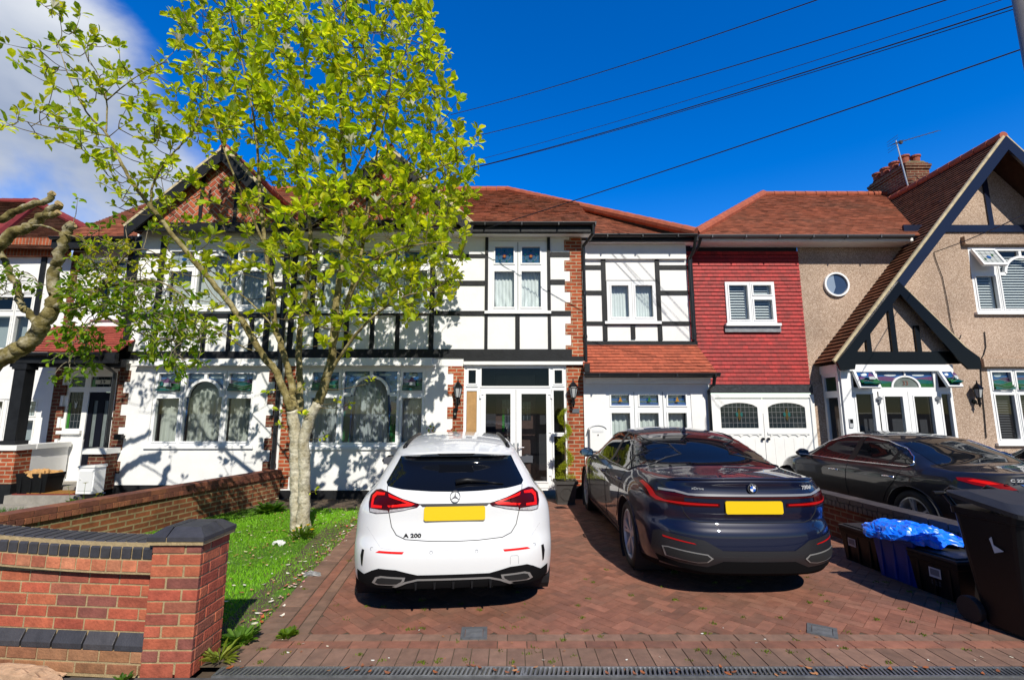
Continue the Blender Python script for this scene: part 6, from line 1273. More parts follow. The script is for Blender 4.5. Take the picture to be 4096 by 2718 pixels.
class Car:
    def __init__(s, label, loc, rz, paint, body, name='parked_car'):
        s.t = thing(name, label, 'car', (loc[0], loc[1], 0), rz); s.vs, s.fs = body
        s.bvh = BVHTree.FromPolygons([tuple(v) for v in s.vs], s.fs); s.paint = paint; s.arch = []
    def hit(s, ax, a, b, off):
        o, d = AX[ax]; p, n, i, ds = s.bvh.ray_cast(Vector(o(a, b)), d)
        if p is None: return None
        if n.dot(d) > 0: n = -n
        return p+n*off
    def patch(s, name, ax, poly, mat, off=.004, cell=.035, parent=None, thick=0):
        if sum(poly[i][0]*poly[(i+1)%len(poly)][1]-poly[(i+1)%len(poly)][0]*poly[i][1] for i in range(len(poly))) < 0: poly = poly[::-1]
        x0, x1 = min(p[0] for p in poly), max(p[0] for p in poly); z0, z1 = min(p[1] for p in poly), max(p[1] for p in poly)
        nx = max(1, int((x1-x0)/cell+.5)); nz = max(1, int((z1-z0)/cell+.5)); mb = MB(); cache = {}
        def H(p):
            k = (round(p[0],5), round(p[1],5))
            if k not in cache: cache[k] = s.hit(ax, p[0], p[1], off)
            return cache[k]
        for i in range(nx):
            for j in range(nz):
                q = poly; xa, xb = x0+(x1-x0)*i/nx, x0+(x1-x0)*(i+1)/nx; za, zb = z0+(z1-z0)*j/nz, z0+(z1-z0)*(j+1)/nz
                for A, B, C in ((-1,0,-xa),(1,0,xb),(0,-1,-za),(0,1,zb)):
                    q = clip(q, A, B, C)
                    if len(q) < 3: break
                if len(q) < 3 or area2(q) < 1e-8: continue
                pts = [H(p) for p in q]
                if any(p is None for p in pts): continue
                mb.face(pts)
        o = build(name, mb, mat, parent or s.t, local=True, smooth=True, merge=.0004, recalc=False, uv=False)
        bm = bmesh.new(); bm.from_mesh(o.data); bmesh.ops.recalc_face_normals(bm, faces=bm.faces)
        d = AX[ax][1]
        if sum((f.normal.dot(d)*f.calc_area() for f in bm.faces)) > 0: bmesh.ops.reverse_faces(bm, faces=bm.faces)
        bm.to_mesh(o.data); bm.free(); o.data.polygons.foreach_set('use_smooth', [True]*len(o.data.polygons))
        if thick:
            sd = o.modifiers.new('solid', 'SOLIDIFY'); sd.thickness = thick; sd.offset = 1
        return o
    def line(s, name, ax, pts, w, mat, off=.003, parent=None, closed=False, r=None):
        """a thin tube or seam lying on the body along a projected polyline"""
        d = []
        seq = pts+[pts[0]] if closed else pts
        for i in range(len(seq)-1):
            (a,b),(c_,e) = seq[i], seq[i+1]; n = max(1, int(math.hypot(c_-a, e-b)/.04))
            for k in range(n): d.append((a+(c_-a)*k/n, b+(e-b)*k/n))
        d.append(seq[-1]); p = [q for q in (s.hit(ax, a, b, off) for a, b in d) if q is not None]
        mb = MB(); mb.tube(p, w/2, 6); return build(name, mb, mat, parent or s.t, local=True, smooth=True, uv=False)
    def finish(s, axles, r, hw, depth=.34, grow=.045, low=.25):
        mb = MB(); mb.raw([tuple(v) for v in s.vs], s.fs); o = build('body', mb, s.paint, s.t, local=True, smooth=True, uv=False)
        for y in axles:
            for sx in (-1, 1):
                c = MB(); c.lathe((sx*hw, y, r), [(r+grow,-depth),(r+grow,.3)], 36, axis='x'); co = build('cut', c, M_DARK, None, uv=False, recalc=True)
                co.parent = s.t; md = o.modifiers.new('arch', 'BOOLEAN'); md.object = co; md.operation = 'DIFFERENCE'; md.solver = 'EXACT'
        dg = bpy.context.evaluated_depsgraph_get(); dg.update(); me = bpy.data.meshes.new_from_object(o.evaluated_get(dg)); o.modifiers.clear(); old = o.data; o.data = me; me.name = 'body'
        for q in [x for x in bpy.data.objects if x.name.startswith('cut')]: bpy.data.objects.remove(q)
        me.materials.clear(); me.materials.append(s.paint); me.materials.append(M_LOW)
        for p in me.polygons: p.material_index = 1 if p.center.z < low else 0
        for y in axles:
            for sx in (-1, 1):
                c = MB(); prof = [(r+grow-.006,.0),(r+grow-.006,-depth+.02),(.02,-depth+.012)]
                c.lathe((sx*(hw-.015), y, r), [(a, b if sx > 0 else -b) for a, b in prof], 28, axis='x'); l = build('wheel_arch', c, M_DARK, s.t, local=True, uv=False)
                bm = bmesh.new(); bm.from_mesh(l.data); bmesh.ops.delete(bm, geom=[f for f in bm.faces if len(f.verts) > 4 and abs(f.calc_center_median().x-sx*(hw-.015)) < .01], context='FACES')
                bmesh.ops.delete(bm, geom=[f for f in bm.faces if f.calc_center_median().z < .05], context='FACES'); bm.to_mesh(l.data); bm.free()
        return o
    def wheel(s, sx, x, y, r, style, wd=.235):
        w = bpy.data.objects.new('wheel', None); COL.objects.link(w); w.parent = s.t; w.location = (x, y, r); w.empty_display_size = .1
        t = MB(); rr_ = r-.092; g = sx
        t.lathe((0,0,0), [(rr_,-g*wd/2),(r-.03,-g*wd/2),(r-.006,-g*(wd/2-.02)),(r,-g*.08),(r,g*.08),(r-.006,g*(wd/2-.02)),(r-.03,g*wd/2),(rr_+.01,g*(wd/2+.004)),(rr_,g*(wd/2-.012))], 40, axis='x', cap=False); build('tyre', t, M_TYRE, w, local=True, smooth=True, uv=False)
        m = MB(); m.lathe((0,0,0), [(rr_+.002,-g*wd/2*.8),(rr_+.002,g*(wd/2-.012)),(rr_-.018,g*(wd/2-.008)),(rr_-.028,g*(wd/2-.03)),(rr_-.035,-g*.02),(.10,-g*.02)], 40, axis='x', cap=False); m.lathe((0,0,0), [(.0,g*(wd/2-.03)),(.03,g*(wd/2-.03)),(.055,g*(wd/2-.045)),(.06,0)], 16, axis='x')
        n = style['n']; xo = g*(wd/2-.028)
        for k in range(n):
            for off in style['off']:
                a0 = 2*math.pi*k/n+.2; a1 = a0+off; f = lambda rad, an: (xo-g*.012*(rad < .1), rad*math.cos(an), rad*math.sin(an))
                m.bar(f(.045, a0+off*.25), f(rr_-.012, a1), style['w'], .022, up=(1,0,0))
        build('rim', m, style['mat'], w, local=True, uv=False)
        d = MB(); d.lathe((0,0,0), [(.0,-g*.01),(.165,-g*.01),(.165,g*.01),(.0,g*.01)], 28, axis='x'); build('brake_disc', d, pm('brake', (.10,.095,.09), .4, metal=.7), w, local=True, uv=False); return w
    def mirror(s, x, y, z, sx, mat=None):
        bm = bmesh.new(); bmesh.ops.create_icosphere(bm, subdivisions=3, radius=1)
        for v in bm.verts:
            p = v.co; k = 1 if p.y > 0 else .35
            v.co = Vector((x+sx*(p.x*.11), y+p.y*.10*k, z+p.z*(.072 if p.x*sx > -.3 else .05)))
        me = bpy.data.meshes.new('mirror'); bm.to_mesh(me); bm.free(); me.materials.append(mat or s.paint); me.polygons.foreach_set('use_smooth', [True]*len(me.polygons)); o = bpy.data.objects.new('mirror', me); COL.objects.link(o); o.parent = s.t
        g = MB(); g.raw([(x+sx*.085,y-.037,z-.045),(x+sx*.085,y-.037,z+.05),(x-sx*.085,y-.037,z+.045),(x-sx*.085,y-.037,z-.04)], [(0,1,2,3)]); build('mirror_glass', g, pm('mirror_silver', (.5,.52,.55), .03, metal=1), o, local=True, uv=False)
        a = MB(); a.tube([(x-sx*.06,y+.01,z-.04),(x-sx*.2,y+.03,z-.075)], .022, 6); build('mirror_stalk', a, M_PVC, o, local=True, uv=False); return o
    def handle(s, ax, y, z, mat, w=.20):
        p = s.hit(ax, y, z, .022); sx = -1 if ax == 'left' else 1
        mb = MB(); mb.tube([s.hit(ax,y-w/2,z,.002), s.hit(ax,y-w/2+.03,z,.022), s.hit(ax,y,z+.004,.026), s.hit(ax,y+w/2-.03,z,.022), s.hit(ax,y+w/2,z,.002)], .013, 8); return build('door_handle', mb, mat, s.t, local=True, smooth=True, uv=False)
    def plate(s, x0, x1, z0, z1, y, tilt=.0):
        f = lambda a, b, d: (a, y-d+(b-(z0+z1)/2)*tilt, b); r = .012
        poly = [(x0+r,z0),(x1-r,z0),(x1,z0+r),(x1,z1-r),(x1-r,z1),(x0+r,z1),(x0,z1-r),(x0,z0+r)]
        mb = MB(); mb.prism(poly, f, 0, .014); p = build('number_plate', mb, pm('plate_yellow', (.74,.50,.0), .4), s.t, local=True, uv=False); return p
    def holes(s): pass
M_TYRE = pm('tyre', (.012,.012,.012), .75, bump=.1, bs=80)
M_CGLASS = pm('car_glass', (.006,.007,.009), .02, spec=.55)
M_CGLASSB = pm('privacy_glass', (.004,.005,.008), .03, spec=.35)
M_TRIMB = pm('car_trim_black', (.006,.006,.007), .45, spec=.3)
M_GREYT = pm('bumper_grey', (.013,.013,.016), .42, coat=.15)
M_REDL = pm('lamp_red', (.22,.003,.004), .25, spec=.3)
M_REDD = pm('lamp_dark_red', (.045,.0015,.002), .2, spec=.3)
M_REDB = pm('lamp_bright_red', (.75,.008,.006), .35, spec=.2)
M_CLEARL = pm('lamp_clear', (.42,.40,.42), .2, coat=1, var=.4, vs=60)
M_SILV = pm('badge_silver', (.30,.31,.33), .22, metal=.6)
M_LET = pm('letter_silver', (.55,.56,.58), .3, metal=.2)
M_TXT = pm('dark_chrome', (.10,.10,.11), .3, metal=.4)
M_EXH = pm('exhaust_silver', (.30,.30,.30), .28, metal=.4)
M_LOW = pm('lower_trim', (.006,.006,.007), .85, spec=.08)
M_GAP = pm('shut_gap', (.006,.006,.007), .8)
def paint(name, col, metal=0, rough=.4, flake=0):
    m = pm(name, col, rough, metal=metal, coat=1, coat_r=.012, spec=.3)
    return m
M_WHITE = paint('white_car_paint', (.72,.73,.74), 0, .35)
M_NAVYC = paint('navy_car_paint', (.0025,.005,.024), .08, .42)
M_DGREY = paint('dark_grey_car_paint', (.006,.006,.009), .0, .45)
RIM1 = dict(n=5, off=(-.16,.16), w=.026, mat=pm('rim_dark', (.03,.03,.033), .3, metal=.4)); RIM2 = dict(n=5, off=(-.22,.06,.22), w=.024, mat=pm('rim_silver', (.55,.55,.57), .3, metal=.25)); RIM3 = dict(n=5, off=(-.1,.1), w=.04, mat=pm('rim_grey', (.45,.44,.42), .3, metal=.25))
def star(par, x, y, z, r, mat, tilt=0.):
    mb = MB(); n = 28; f = lambda a, b, d: (x+a, y-d+b*tilt, z+b)
    for i in range(n):
        a, b = 2*math.pi*i/n, 2*math.pi*(i+1)/n; mb.prism([(q*math.cos(t), q*math.sin(t)) for q, t in ((r,a),(r*.86,a),(r*.86,b),(r,b))], f, 0, .008)
    for k in range(3):
        a = math.pi/2+2*math.pi*k/3; c, d = math.cos(a), math.sin(a); mb.prism([(r*.88*c, r*.88*d), (-d*r*.15+c*r*.02, c*r*.15+d*r*.02), (d*r*.15+c*r*.02, -c*r*.15+d*r*.02)], f, .001, .009)
    return build('badge', mb, mat, par, local=True, uv=False)
def onrear(car, body, size, x, z, mat, sx, bold=.001):
    a, b = car.hit('rear', x-.06, z, 0), car.hit('rear', x+.06, z, 0); m = car.hit('rear', x, z, 0)
    return text(body, size, Vector((x, min(m.y, (a.y+b.y)/2)-.005, z)), Euler((R(90),0,math.atan2(b.y-a.y,.12))), mat, car.t, 'lettering', .003, sx=sx, bold=bold)
mir = lambda poly: [(-a, b) for a, b in poly]
# ---------------------------------------------------------------- white hatchback
wb = car_body(H=[(0,1.312),(.28,1.318),(.55,1.375),(1.0,1.425),(1.7,1.445),(2.2,1.42),(2.55,1.34),(3.2,1.03),(3.5,.985),(4.1,.86),(4.4,.74)],
    YR=[(.2,.045),(.28,.02),(.36,.005),(.48,.0),(.58,.02),(.62,.045),(.70,.06),(.84,.075),(.90,.075),(.95,.10),(1.02,.16),(1.06,.20),(1.26,.40),(1.285,.38),(1.30,.29),(1.32,.265)],
    YF=[(.2,4.25),(.4,4.40),(.6,4.42),(.74,4.34)], WZ=[(.2,.84),(.28,.872),(.45,.892),(.62,.896),(.78,.892),(.88,.868),(.95,.815),(1.0,.765),(1.06,.735),(1.2,.665),(1.33,.585),(1.44,.50)],
    WY=[(0,.925),(.3,.96),(.7,1.0),(2.6,1.0),(3.5,.985),(4.1,.93),(4.4,.85)], ZB=[(0,.255),(.35,.25),(.8,.19),(4,.18),(4.4,.2)], plan=(.055,.21,6.5), planf=(.2,.3,4), crown=.045)
wc = Car('white hatchback parked with its rear facing the camera, yellow plate and A 200 lettering', (-.475,4.10), R(5.5), M_WHITE, wb)
wc.finish((.86, 3.55), .325, .895, low=.285)
for y in (.86, 3.55):
    for sx in (-1, 1): wc.wheel(sx, sx*.755, y, .325, RIM1, .22)
gw_ = [(-.515,1.272),(-.44,1.283),(.44,1.283),(.515,1.272),(.612,1.062),(.59,1.036),(.45,1.018),(.2,1.004),(0,1.0),(-.2,1.004),(-.45,1.018),(-.59,1.036),(-.612,1.062)]
g = wc.patch('rear_window', 'rear', gw_, M_CGLASSB, .004); wc.patch('window_band', 'rear', [(-.47,1.262),(.47,1.262),(.478,1.243),(-.478,1.243)], pm('glass_band', (.03,.034,.045), .1), .0055, parent=g)
wc.patch('brake_light', 'rear', [(-.17,1.307),(.17,1.307),(.15,1.294),(-.15,1.294)], M_REDD, .004)
LL = [(-.722,.838),(-.74,.90),(-.742,.955),(-.70,.996),(-.65,1.008),(-.58,.996),(-.44,.95),(-.288,.912),(-.315,.888),(-.43,.866),(-.55,.844),(-.66,.832)]
for sg in (1, -1):
    f = (lambda p: p) if sg == 1 else mir
    tl = wc.patch('tail_light', 'rear', f(LL), M_REDD, .006, cell=.025)
    wc.patch('lamp_ring', 'rear', f([(-.715,.955),(-.685,.985),(-.60,.985),(-.60,.968),(-.67,.962),(-.69,.94),(-.69,.895),(-.61,.895),(-.61,.878),(-.71,.872)]), M_REDB, .009, cell=.02, parent=tl)
    wc.patch('lamp_ring', 'rear', f([(-.57,.980),(-.44,.942),(-.335,.912),(-.36,.900),(-.55,.885),(-.567,.898),(-.40,.918),(-.45,.932),(-.56,.958)]), M_REDB, .009, cell=.02, parent=tl)
    wc.patch('reversing_lamp', 'rear', f([(-.718,.866),(-.56,.862),(-.55,.848),(-.65,.836),(-.716,.842)]), M_CLEARL, .009, cell=.02, parent=tl)
    wc.patch('reversing_lamp', 'rear', f([(-.54,.868),(-.36,.890),(-.325,.892),(-.42,.868),(-.545,.848)]), M_CLEARL, .009, cell=.02, parent=tl)
    wc.patch('reflector', 'rear', f([(-.640,.542),(-.610,.556),(-.405,.552),(-.418,.536)]), M_REDB, .004, cell=.02)
    wc.patch('bumper_vent', 'rear', f([(-.765,.43),(-.775,.50),(-.765,.55),(-.742,.548),(-.748,.48),(-.752,.42)]), M_TRIMB, .004, cell=.02)
    wc.patch('exhaust_trim', 'rear', f([(-.655,.312),(-.628,.358),(-.585,.372),(-.385,.364),(-.395,.332),(-.445,.302),(-.62,.300)]), M_EXH, .014, cell=.02)
    wc.patch('exhaust_hole', 'rear', f([(-.628,.318),(-.608,.350),(-.575,.359),(-.408,.352),(-.416,.334),(-.455,.312),(-.60,.310)]), M_GAP, .017, cell=.02)
wc.patch('rear_diffuser', 'rear', [(-.80,.385),(-.73,.365),(-.66,.405),(-.605,.425),(-.465,.418),(-.367,.395),(-.291,.378),(.291,.378),(.367,.395),(.465,.418),(.605,.425),(.66,.405),(.73,.365),(.80,.385),(.80,.300),(.72,.275),(.5,.270),(.336,.270),(-.336,.270),(-.5,.270),(-.72,.275),(-.80,.300)], M_LOW, .008, cell=.025)
wc.patch('chrome_strip', 'rear', [(-.29,.352),(.29,.352),(.39,.330),(.49,.292),(.46,.285),(.375,.318),(.285,.338),(-.285,.338),(-.375,.318),(-.46,.285),(-.49,.292),(-.39,.330)], M_EXH, .016, cell=.025)
for x in (-.30,-.15,0,.15,.30): mb = MB(); mb.prism([(x-.010,.325),(x+.010,.325),(x+.006,.27),(x-.006,.27)], XZ, -.014, .08); build('diffuser_fin', mb, M_TRIMB, wc.t, local=True)
wc.line('tailgate_gap', 'rear', [(-.595,1.035),(-.575,.95)]+[(-.553,.86),(-.522,.735),(-.478,.672),(-.402,.640),(-.2,.625),(0,.621),(.2,.625),(.402,.640),(.478,.672),(.522,.735),(.553,.86)]+[(.575,.95),(.595,1.035)], .006, M_GAP, .001)
wc.line('bumper_gap', 'rear', [(-.74,.72),(-.6,.575),(-.4,.56),(.4,.56),(.6,.575),(.74,.72)], .0022, pm('soft_gap', (.35,.36,.38), .6), .0)
wc.patch('handle_strip', 'rear', [(-.30,.914),(.30,.914),(.27,.892),(-.27,.892)], M_GREYT, .004)
wc.plate(-.256,.256,.783,.893,.075,.12); h0, h1 = wc.hit('rear',0,.925,0), wc.hit('rear',0,1.005,0); star(wc.t, 0, (h0.y+h1.y)/2-.004, .966, .045, M_TXT, (h1.y-h0.y)/.08)
onrear(wc, 'A 200', .044, -.345, .668, M_GAP, 1.35)
mb = MB(); mb.tube([wc.hit('rear',.0,1.055,.03), wc.hit('rear',.1,1.066,.035), wc.hit('rear',.28,1.055,.025)], [.022,.02,.010], 8); mb.tube([wc.hit('rear',.26,1.056,.02), wc.hit('rear',.42,1.045,.012)], .006, 6); build('wiper', mb, M_TRIMB, wc.t, local=True, smooth=True)
for sx in (-1, 1):
    mb = MB(); n = 14; pts = [wc.hit('top', sx*(.495-.02*math.sin(math.pi*i/n)), .62+1.75*i/n, .010) for i in range(n+1)]; mb.tube(pts, .019, 8); build('roof_strip', mb, M_TRIMB, wc.t, local=True, smooth=True)
    ax = 'left' if sx < 0 else 'right'
    wc.patch('side_window', ax, [(.75,1.06),(1.0,1.20),(1.4,1.29),(2.0,1.32),(2.4,1.27),(2.75,1.12),(2.95,1.0),(1.6,.97),(.95,.99)], M_CGLASS, .004, cell=.06)
    wc.mirror(sx*.93, 2.62, 1.03, sx, M_TRIMB); wc.line('door_gap', ax, [(1.25,.97),(1.2,.7),(1.3,.35)], .006, M_GAP, .001); wc.line('door_gap', ax, [(2.2,.98),(2.25,.3)], .006, M_GAP, .001); wc.handle(ax, 1.42, .86, M_WHITE); wc.handle(ax, 2.4, .82, M_WHITE)
wc.patch('windscreen', 'top', [(-.55,2.42),(-.66,3.05),(.66,3.05),(.55,2.42)], M_CGLASS, .004, cell=.08)
mb = MB()
for x in (-.675, -.185, .185, .675):
    p = wc.hit('rear', x, .545 if abs(x) < .5 else .565, .002); mb.tube([p+Vector((.0125*math.cos(k*math.pi/6),0,.0125*math.sin(k*math.pi/6))) for k in range(13)], .0014, 4)
build('parking_sensors', mb, M_SEAM, wc.t, local=True); wc.line('tow_cover_gap', 'rear', [(.465,.435),(.465,.49),(.475,.50),(.525,.50),(.535,.49),(.535,.435)], .0025, M_SEAM, .001)
mb = MB(); mb.box(-.58,.58,.30,4.1,.19,.27); build('underbody', mb, M_DARK, wc.t, local=True)
# ---------------------------------------------------------------- navy saloon
bb = car_body(H=[(0,1.062),(.12,1.068),(.5,1.085),(.82,1.105),(1.15,1.235),(1.6,1.395),(2.1,1.462),(2.6,1.475),(2.95,1.43),(3.3,1.29),(3.75,1.06),(4.1,1.01),(4.6,.90),(4.9,.78)],
    YR=[(.22,.06),(.30,.03),(.40,.0),(.56,.01),(.64,.03),(.67,.075),(.70,.075),(.76,.055),(.86,.05),(.93,.045),(.955,.07),(1.02,.065),(1.05,.03),(1.07,.03)],
    YF=[(.2,4.8),(.4,4.97),(.65,5.0),(.78,4.95)], WZ=[(.2,.885),(.30,.925),(.5,.94),(.68,.945),(.8,.945),(.90,.925),(.97,.895),(1.03,.845),(1.08,.80),(1.2,.735),(1.35,.645),(1.48,.53)],
    WY=[(0,.925),(.35,.965),(.8,1.0),(2.5,.985),(4.0,1.0),(4.5,.97),(4.9,.9)], ZB=[(0,.23),(.5,.19),(4.4,.18),(4.9,.2)], plan=(.09,.29,5.5), planf=(.2,.3,4), crown=.05, smooth=3)
bc = Car('dark navy saloon beside the white car, with silver strip, yellow plate and 730d lettering', (2.20,4.45), 0, M_NAVYC, bb)
bc.finish((1.07, 4.13), .352, .945, low=.285)
for y in (1.07, 4.13):
    for sx in (-1, 1): bc.wheel(sx, sx*.79, y, .352, RIM2, .25)
bc.patch('rear_window', 'top', [(-.60,1.60),(.60,1.60),(.695,.90),(.55,.855),(0,.83),(-.55,.855),(-.695,.90)], M_CGLASSB, .004, cell=.06)
for sg in (1, -1):
    f = (lambda p: p) if sg == 1 else mir
    tl = bc.patch('tail_light', 'rear', f([(-.885,.965),(-.845,1.0),(-.825,.965),(-.80,.925),(-.76,.93),(-.60,.925),(-.60,.862),(-.303,.855),(-.303,.822),(-.60,.820),(-.82,.832),(-.86,.868)]), M_REDD, .006, cell=.025)
    bc.patch('lamp_bar', 'rear', f([(-.862,.965),(-.842,.985),(-.828,.955),(-.80,.885),(-.745,.858),(-.32,.848),(-.32,.834),(-.60,.834),(-.80,.846),(-.838,.872)]), pm('lamp_mid_red', (.42,.005,.005), .3, spec=.3), .010, cell=.02, parent=tl)
    bc.patch('reflector', 'rear', f([(-.78,.544),(-.555,.510),(-.535,.500),(-.775,.528)]), pm('lamp_mid_red', (.42,.005,.005), .3, spec=.3), .012, cell=.02)
    bc.patch('exhaust_trim', 'rear', f([(-.785,.448),(-.745,.455),(-.45,.425),(-.405,.392),(-.45,.358),(-.53,.348),(-.765,.368)]), M_EXH, .016, cell=.02)
    bc.patch('exhaust_hole', 'rear', f([(-.772,.441),(-.742,.446),(-.455,.416),(-.424,.391),(-.458,.365),(-.53,.356),(-.754,.375)]), M_GAP, .019, cell=.02)
bc.patch('rear_diffuser', 'rear', [(-.84,.565),(-.80,.582),(-.47,.540),(-.32,.458),(.32,.458),(.47,.540),(.80,.582),(.84,.565),(.86,.40),(.83,.36),(.68,.328),(.45,.312),(.32,.368),(-.32,.368),(-.45,.312),(-.68,.328),(-.83,.36),(-.86,.40)], M_GREYT, .008, cell=.025)
bc.patch('lower_lip', 'rear', [(-.83,.36),(-.68,.328),(-.45,.312),(-.32,.368),(.32,.368),(.45,.312),(.68,.328),(.83,.36),(.80,.30),(.45,.262),(-.45,.262),(-.80,.30)], M_LOW, .010, cell=.03)
bc.patch('chrome_strip', 'rear', [(-.775,.955),(-.66,.952),(-.56,.932),(.56,.932),(.66,.952),(.775,.955),(.775,.935),(.66,.934),(.565,.916),(-.565,.916),(-.66,.934),(-.775,.935)], M_EXH, .012, cell=.03)
bc.patch('light_strip', 'rear', [(-.775,.930),(-.66,.926),(-.57,.910),(.57,.910),(.66,.926),(.775,.930),(.775,.912),(.66,.908),(.58,.896),(-.58,.896),(-.66,.908),(-.775,.912)], M_REDD, .008, cell=.03)
bc.line('boot_gap', 'rear', [(-.80,1.04),(-.70,.95),(-.66,.88),(-.63,.83),(-.605,.76),(-.555,.70),(-.48,.682),(.48,.682),(.555,.70),(.605,.76),(.63,.83),(.66,.88),(.70,.95),(.80,1.04)], .007, M_GAP, .001)
bc.plate(-.26,.26,.765,.876,.052,.05)
mb = MB(); n = 26
for i in range(n+1): pass
sp = [q for q in (bc.hit('top', -.70+1.40*i/n, .085+.10*(-.86+1.72*i/n)**2+.30*abs(-.86+1.72*i/n)**4.5, .004) for i in range(n+1)) if q]
mb.tube([q+Vector((0,-.022,.004)) for q in sp], [.004]+[.014]*(len(sp)-2)+[.004], 8); build('boot_spoiler', mb, M_NAVYC, bc.t, local=True, smooth=True)
# round badge: black ring, blue and white quarters
f = lambda a, b, d: (a, .052-d, .985+b)
mb = MB(); n = 28; mb.prism([(.044*math.cos(2*math.pi*i/n), .044*math.sin(2*math.pi*i/n)) for i in range(n)], f, 0, .008); bd = build('badge', mb, M_SILV, bc.t, local=True)
mb = MB(); mb.prism([(.041*math.cos(2*math.pi*i/n), .041*math.sin(2*math.pi*i/n)) for i in range(n)], f, .008, .010); build('badge_ring', mb, M_TRIMB, bd, local=True)
for k in range(4):
    mb = MB(); mb.prism([(0,0)]+[(.026*math.cos(math.pi/2*k+math.pi/2*i/6), .026*math.sin(math.pi/2*k+math.pi/2*i/6)) for i in range(7)], f, .010, .012); build('badge_quarter', mb, pm('badge_blue', (.01,.10,.50), .3) if k % 2 else pm('badge_white', (.8,.8,.8), .3), bd, local=True)
for ch, an in (('B',128),('M',90),('W',52)): text(ch, .013, Vector((.0335*math.cos(R(an)), .041, .985+.0335*math.sin(R(an)))), Euler((R(90),R(90-an),0)), pm('badge_white', (.8,.8,.8), .3), bd, 'badge_letter', .001)
onrear(bc, '730d', .046, .54, .985, M_LET, 1.4); onrear(bc, 'xDrive', .028, -.48, .978, M_LET, 1.4, 0)
mb = MB(); p = bc.hit('top', 0, 1.78, 0); mb.raw([p+Vector(q) for q in ((-.03,-.05,0),(.03,-.05,0),(.018,.13,0),(-.018,.13,0),(-.006,-.06,.065),(.006,-.06,.065),(.004,.0,.05),(-.004,.0,.05))], [(0,1,5,4),(4,5,6,7),(0,4,7,3),(1,2,6,5),(3,7,6,2)]); build('roof_fin', mb, M_NAVYC, bc.t, local=True)
SW = [(.98,1.10),(1.10,1.205),(1.35,1.30),(1.8,1.385),(2.3,1.41),(2.75,1.375),(3.15,1.255),(3.45,1.10),(3.52,1.045),(2.3,1.01),(1.2,1.02)]
for sx, ax in ((-1,'left'),(1,'right')):
    w = bc.patch('side_window', ax, SW, M_CGLASS, .005, cell=.05)
    bc.line('window_trim', ax, SW, .016, M_TRIMB if sx > 0 else pm('trim_satin', (.05,.05,.055), .25, metal=.5), .006, parent=w, closed=True)
    bc.patch('door_pillar', ax, [(2.18,1.02),(2.30,1.02),(2.22,1.40),(2.12,1.40)], M_TRIMB, .008, cell=.05, parent=w); bc.patch('door_pillar', ax, [(1.32,1.02),(1.38,1.02),(1.28,1.27),(1.24,1.26)], M_TRIMB, .008, cell=.05, parent=w)
    bc.line('door_gap', ax, [(2.25,1.0),(2.27,.6),(2.22,.28)], .008, M_GAP, .001); bc.line('door_gap', ax, [(1.25,1.0),(1.30,.85),(1.42,.65),(1.55,.45)], .008, M_GAP, .001); bc.line('door_gap', ax, [(3.45,1.0),(3.5,.6),(3.45,.28)], .008, M_GAP, .001)
    bc.handle(ax, 1.42, .90, M_NAVYC, .22); bc.handle(ax, 2.48, .87, M_NAVYC, .22)
    bc.patch('sill_trim', ax, [(1.5,.27),(3.65,.27),(3.65,.31),(1.5,.31)], M_CHROME, .006, cell=.08); bc.mirror(sx*1.03, 3.18, 1.06, sx)
    bc.line('arch_lip', ax, [(1.07+.405*math.cos(R(a)), .352+.405*math.sin(R(a))) for a in range(0, 181, 12)], .012, M_NAVYC, .002); bc.line('arch_lip', ax, [(4.13+.405*math.cos(R(a)), .352+.405*math.sin(R(a))) for a in range(0, 181, 12)], .012, M_NAVYC, .002)
    bc.line('shoulder_crease', ax, [(.6,.885),(1.6,.87),(3.2,.845),(4.2,.83)], .010, M_NAVYC, .0)
bc.patch('windscreen', 'top', [(-.60,3.02),(-.72,3.66),(.72,3.66),(.60,3.02)], M_CGLASS, .004, cell=.08)
mb = MB(); mb.box(-.66,.66,.30,4.7,.205,.28); build('underbody', mb, M_DARK, bc.t, local=True)
# ---------------------------------------------------------------- dark grey saloon
cb = car_body(H=[(0,.985),(.10,.992),(.4,1.01),(.72,1.045),(1.05,1.17),(1.45,1.31),(1.9,1.375),(2.3,1.385),(2.65,1.345),(3.0,1.21),(3.4,1.0),(3.7,.95),(4.1,.86),(4.4,.74)],
    YR=[(.22,.06),(.32,.03),(.45,.0),(.6,.0),(.72,.03),(.82,.05),(.9,.07),(.95,.07),(.985,.05)], YF=[(.2,4.28),(.4,4.38),(.6,4.4),(.74,4.34)],
    WZ=[(.2,.84),(.30,.885),(.5,.90),(.65,.905),(.78,.90),(.87,.875),(.93,.83),(.98,.775),(1.1,.71),(1.25,.635),(1.39,.53)], WY=[(0,.90),(.35,.95),(.8,1.0),(2.4,.99),(3.6,.99),(4.1,.93),(4.4,.84)], ZB=[(0,.22),(.5,.18),(4,.18),(4.4,.2)], plan=(.10,.34,4), planf=(.2,.3,4), crown=.05)
cc_ = Car('dark grey saloon on the right hand driveway behind the low wall, with chrome window trim', (6.16,5.45), R(3.5), M_DGREY, cb)
cc_.finish((1.05, 3.62), .335, .905)
for y in (1.05, 3.62):
    for sx in (-1, 1): cc_.wheel(sx, sx*.76, y, .335, RIM3, .235)
cc_.patch('rear_window', 'top', [(-.56,1.42),(.56,1.42),(.66,.80),(.5,.755),(0,.735),(-.5,.755),(-.66,.80)], M_CGLASS, .004, cell=.06); cc_.patch('windscreen', 'top', [(-.56,2.72),(-.66,3.32),(.66,3.32),(.56,2.72)], M_CGLASS, .004, cell=.08)
CW = [(1.06,.985),(1.13,1.08),(1.32,1.18),(1.6,1.265),(2.0,1.305),(2.35,1.295),(2.75,1.19),(3.1,1.02),(3.2,.945),(2.2,.935),(1.15,.95)]
